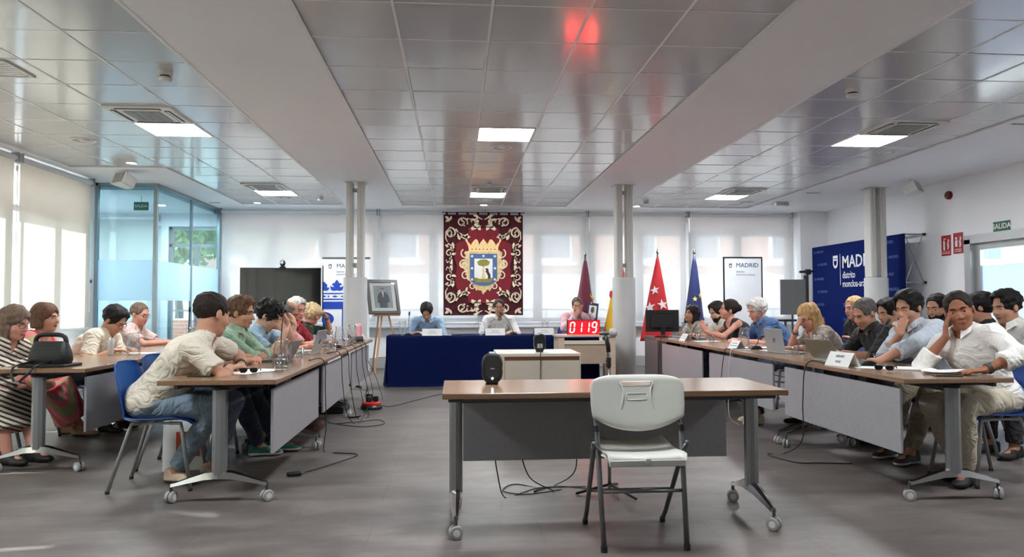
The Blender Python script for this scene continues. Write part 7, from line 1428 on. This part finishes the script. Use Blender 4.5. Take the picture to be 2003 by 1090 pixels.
cable('black cable lying in a loop on the floor near the left row', [(-1.2, 7.4, E_), (-1.0, 7.5, E_), (-.8, 7.6, E_), (-.72, 7.35, E_), (-.9, 7.2, E_), (-1.1, 7.3, E_), (-1.3, 7.5, E_)]); cable('black cable running from the power reel to the presiding table', [(-.86, 8.5, .03), (-.75, 8.6, E_), (-.5, 9.1, E_), (-.2, 9.7, E_), (.1, 9.9, E_), (.5, 10.3, E_)]); cable('black cable dropping from the easel to the power reel', [(-1.2, 9.3, TH - .1), (-1.05, 9.5, .3), (-.92, 9.2, E_), (-.95, 8.7, E_), (-.99, 8.54, .05)])
o = thing('power_reel', 'red and black power reel with plugs on the floor', 'power reel', (-.97, 8.45, 0)); MB().lathe([(.12, .0), (.125, .03), (.11, .05)], 24).build('base', BLACK, o, 'auto'); MB().lathe([(.11, .052), (.112, .075), (.09, .085)], 24).build('red_cover', pm('reel_red', (206, 44, 34), .4), o, 'auto')
for i in range(3): MB().box(-.03, .03, -.03, .03, .086, .15 + .02 * (i % 2), M=T(.05 * math.cos(i * 2.1), .05 * math.sin(i * 2.1), 0, 0, 0, i), c=.008).build('plug', BLACK, o)
o = thing('power_adaptor', 'black power adaptor on the floor before the reel', 'adaptor', (-1.08, 7.80, 0), R(30)); MB().box(-.06, .06, -.025, .025, 0, .03, c=.008).build('case', BLACK, o); MB().box(.06, .075, -.01, .01, .008, .022).build('cable_socket', BLACK, o)
for l, P in (('black cable hanging in a loop below the front table, left one', [(.22, 4.32, .40), (.25, 4.40, .18), (.30, 4.50, E_), (.42, 4.60, E_), (.56, 4.72, E_), (.85, 4.72, E_)]), ('black cable hanging in a loop below the front table, middle one', [(.36, 4.32, .40), (.45, 4.45, .14), (.62, 4.62, E_), (.40, 4.82, E_), (.30, 4.66, E_), (.44, 4.56, E_), (.68, 4.66, E_)]), ('black cable hanging in a loop below the front table, right one', [(.72, 4.32, .40), (.74, 4.50, .16), (.66, 4.78, E_), (.55, 4.70, E_), (.50, 4.62, E_), (.66, 4.74, E_), (.88, 4.66, E_)])): cable(l, P)
cable('black cable falling from the low cabinet speaker', [(.80, 6.87, .80), (.79, 6.78, .82), (.785, 6.70, .745), (.78, 6.67, .6), (.775, 6.66, .3), (.78, 6.66, E_), (.75, 6.5, E_)], .004)
cable('black microphone cable crossing the nearest right panel to the floor', [(2.95, 5.12, TH + .006), (2.80, 5.26, TH + .004), (2.682, 5.36, TH - .006), (2.665, 5.40, .45), (2.665, 5.42, .15), (2.62, 5.62, E_), (2.47, 5.60, E_), (2.55, 5.30, E_), (2.72, 5.26, E_), (2.95, 5.22, E_)], .0045)
cable('black cable hanging from the second name card of the right row', [(2.9, 7.05, TH + .004), (2.72, 7.0, TH + .004), (2.68, 7.05, TH - .02), (2.66, 7.1, .45), (2.665, 7.15, .1), (2.75, 7.2, E_)]); cable('white cable hanging from the second name card of the right row', [(2.9, 6.95, TH + .004), (2.72, 6.9, TH + .004), (2.68, 6.9, TH - .02), (2.665, 6.92, .4), (2.67, 6.92, .1), (2.78, 6.95, E_)], .004, m=WHITEPL); cable('black cable hanging beside the computer desk', [(2.95, 9.3, TH + .004), (2.75, 9.3, TH + .02), (2.68, 9.32, TH - .02), (2.66, 9.36, .4), (2.665, 9.38, .1), (2.7, 9.4, E_)]); cable('white cable coiled in the open front of the computer desk', [(3.05, 9.82, .62), (2.95, 9.80, .5), (2.92, 9.80, .3), (3.02, 9.80, .12), (3.15, 9.82, .2)], .004, m=WHITEPL)
o = thing('paper_bag', 'white paper bag with an orange square under the nearest left chair', 'bag', (-1.97, 5.50, 0), R(8)); k = MB(); rows_ = [[(sx_ * .15 * s2, sy_ * .05 * s2, z) for sx_, sy_ in ((-1, -1), (1, -1), (1, 1), (-1, 1))] for z, s2 in ((0, 1), (.20, 1.0), (.37, .98))]; k.grid(rows_, closed_u=True); k.add(rows_[0], [(3, 2, 1, 0)]); k.build('bag_body', PAPER, o)
MB().box(-.06, .10, -.0535, -.0515, .10, .28).build('orange_print', pm('orange_print', (196, 78, 34), .6), o); MB().tube(smooth_path([(-.06, -.05, .36), (-.05, -.05, .42), (.05, -.05, .42), (.06, -.05, .36)], 4), .004, 6).build('handle', PAPER, o)
o = thing('backpack', 'brown bag lying on the floor below the inner left row', 'bag', (-1.40, 6.95, 0), R(15)); k = MB(); k.ball((0, 0, .075), (.17, .13, .075), 16); k.build('bag_body', pm('brown_leather', (84, 48, 34), .5, var=.15), o, True); MB().tube(smooth_path([(-.1, -.1, .08), (-.04, -.16, .10), (.06, -.16, .1), (.1, -.1, .08)], 4), .008, 6).build('strap', pm('brown_strap', (60, 34, 24), .5), o, True); MB().box(-.06, .06, -.135, -.115, .04, .09, c=.006).build('pocket', pm('brown_strap', (60, 34, 24), .5), o)
o = thing('black_case', 'flat black case on the floor below the middle left table', 'case', (-1.45, 8.35, 0), R(4)); MB().box(-.2, .2, -.28, .28, 0, .09, c=.012).build('shell', BLACK, o); MB().tube([(.2, -.05, .05), (.225, -.05, .05), (.225, .05, .05), (.2, .05, .05)], .006, 6).build('handle', BLACK, o)
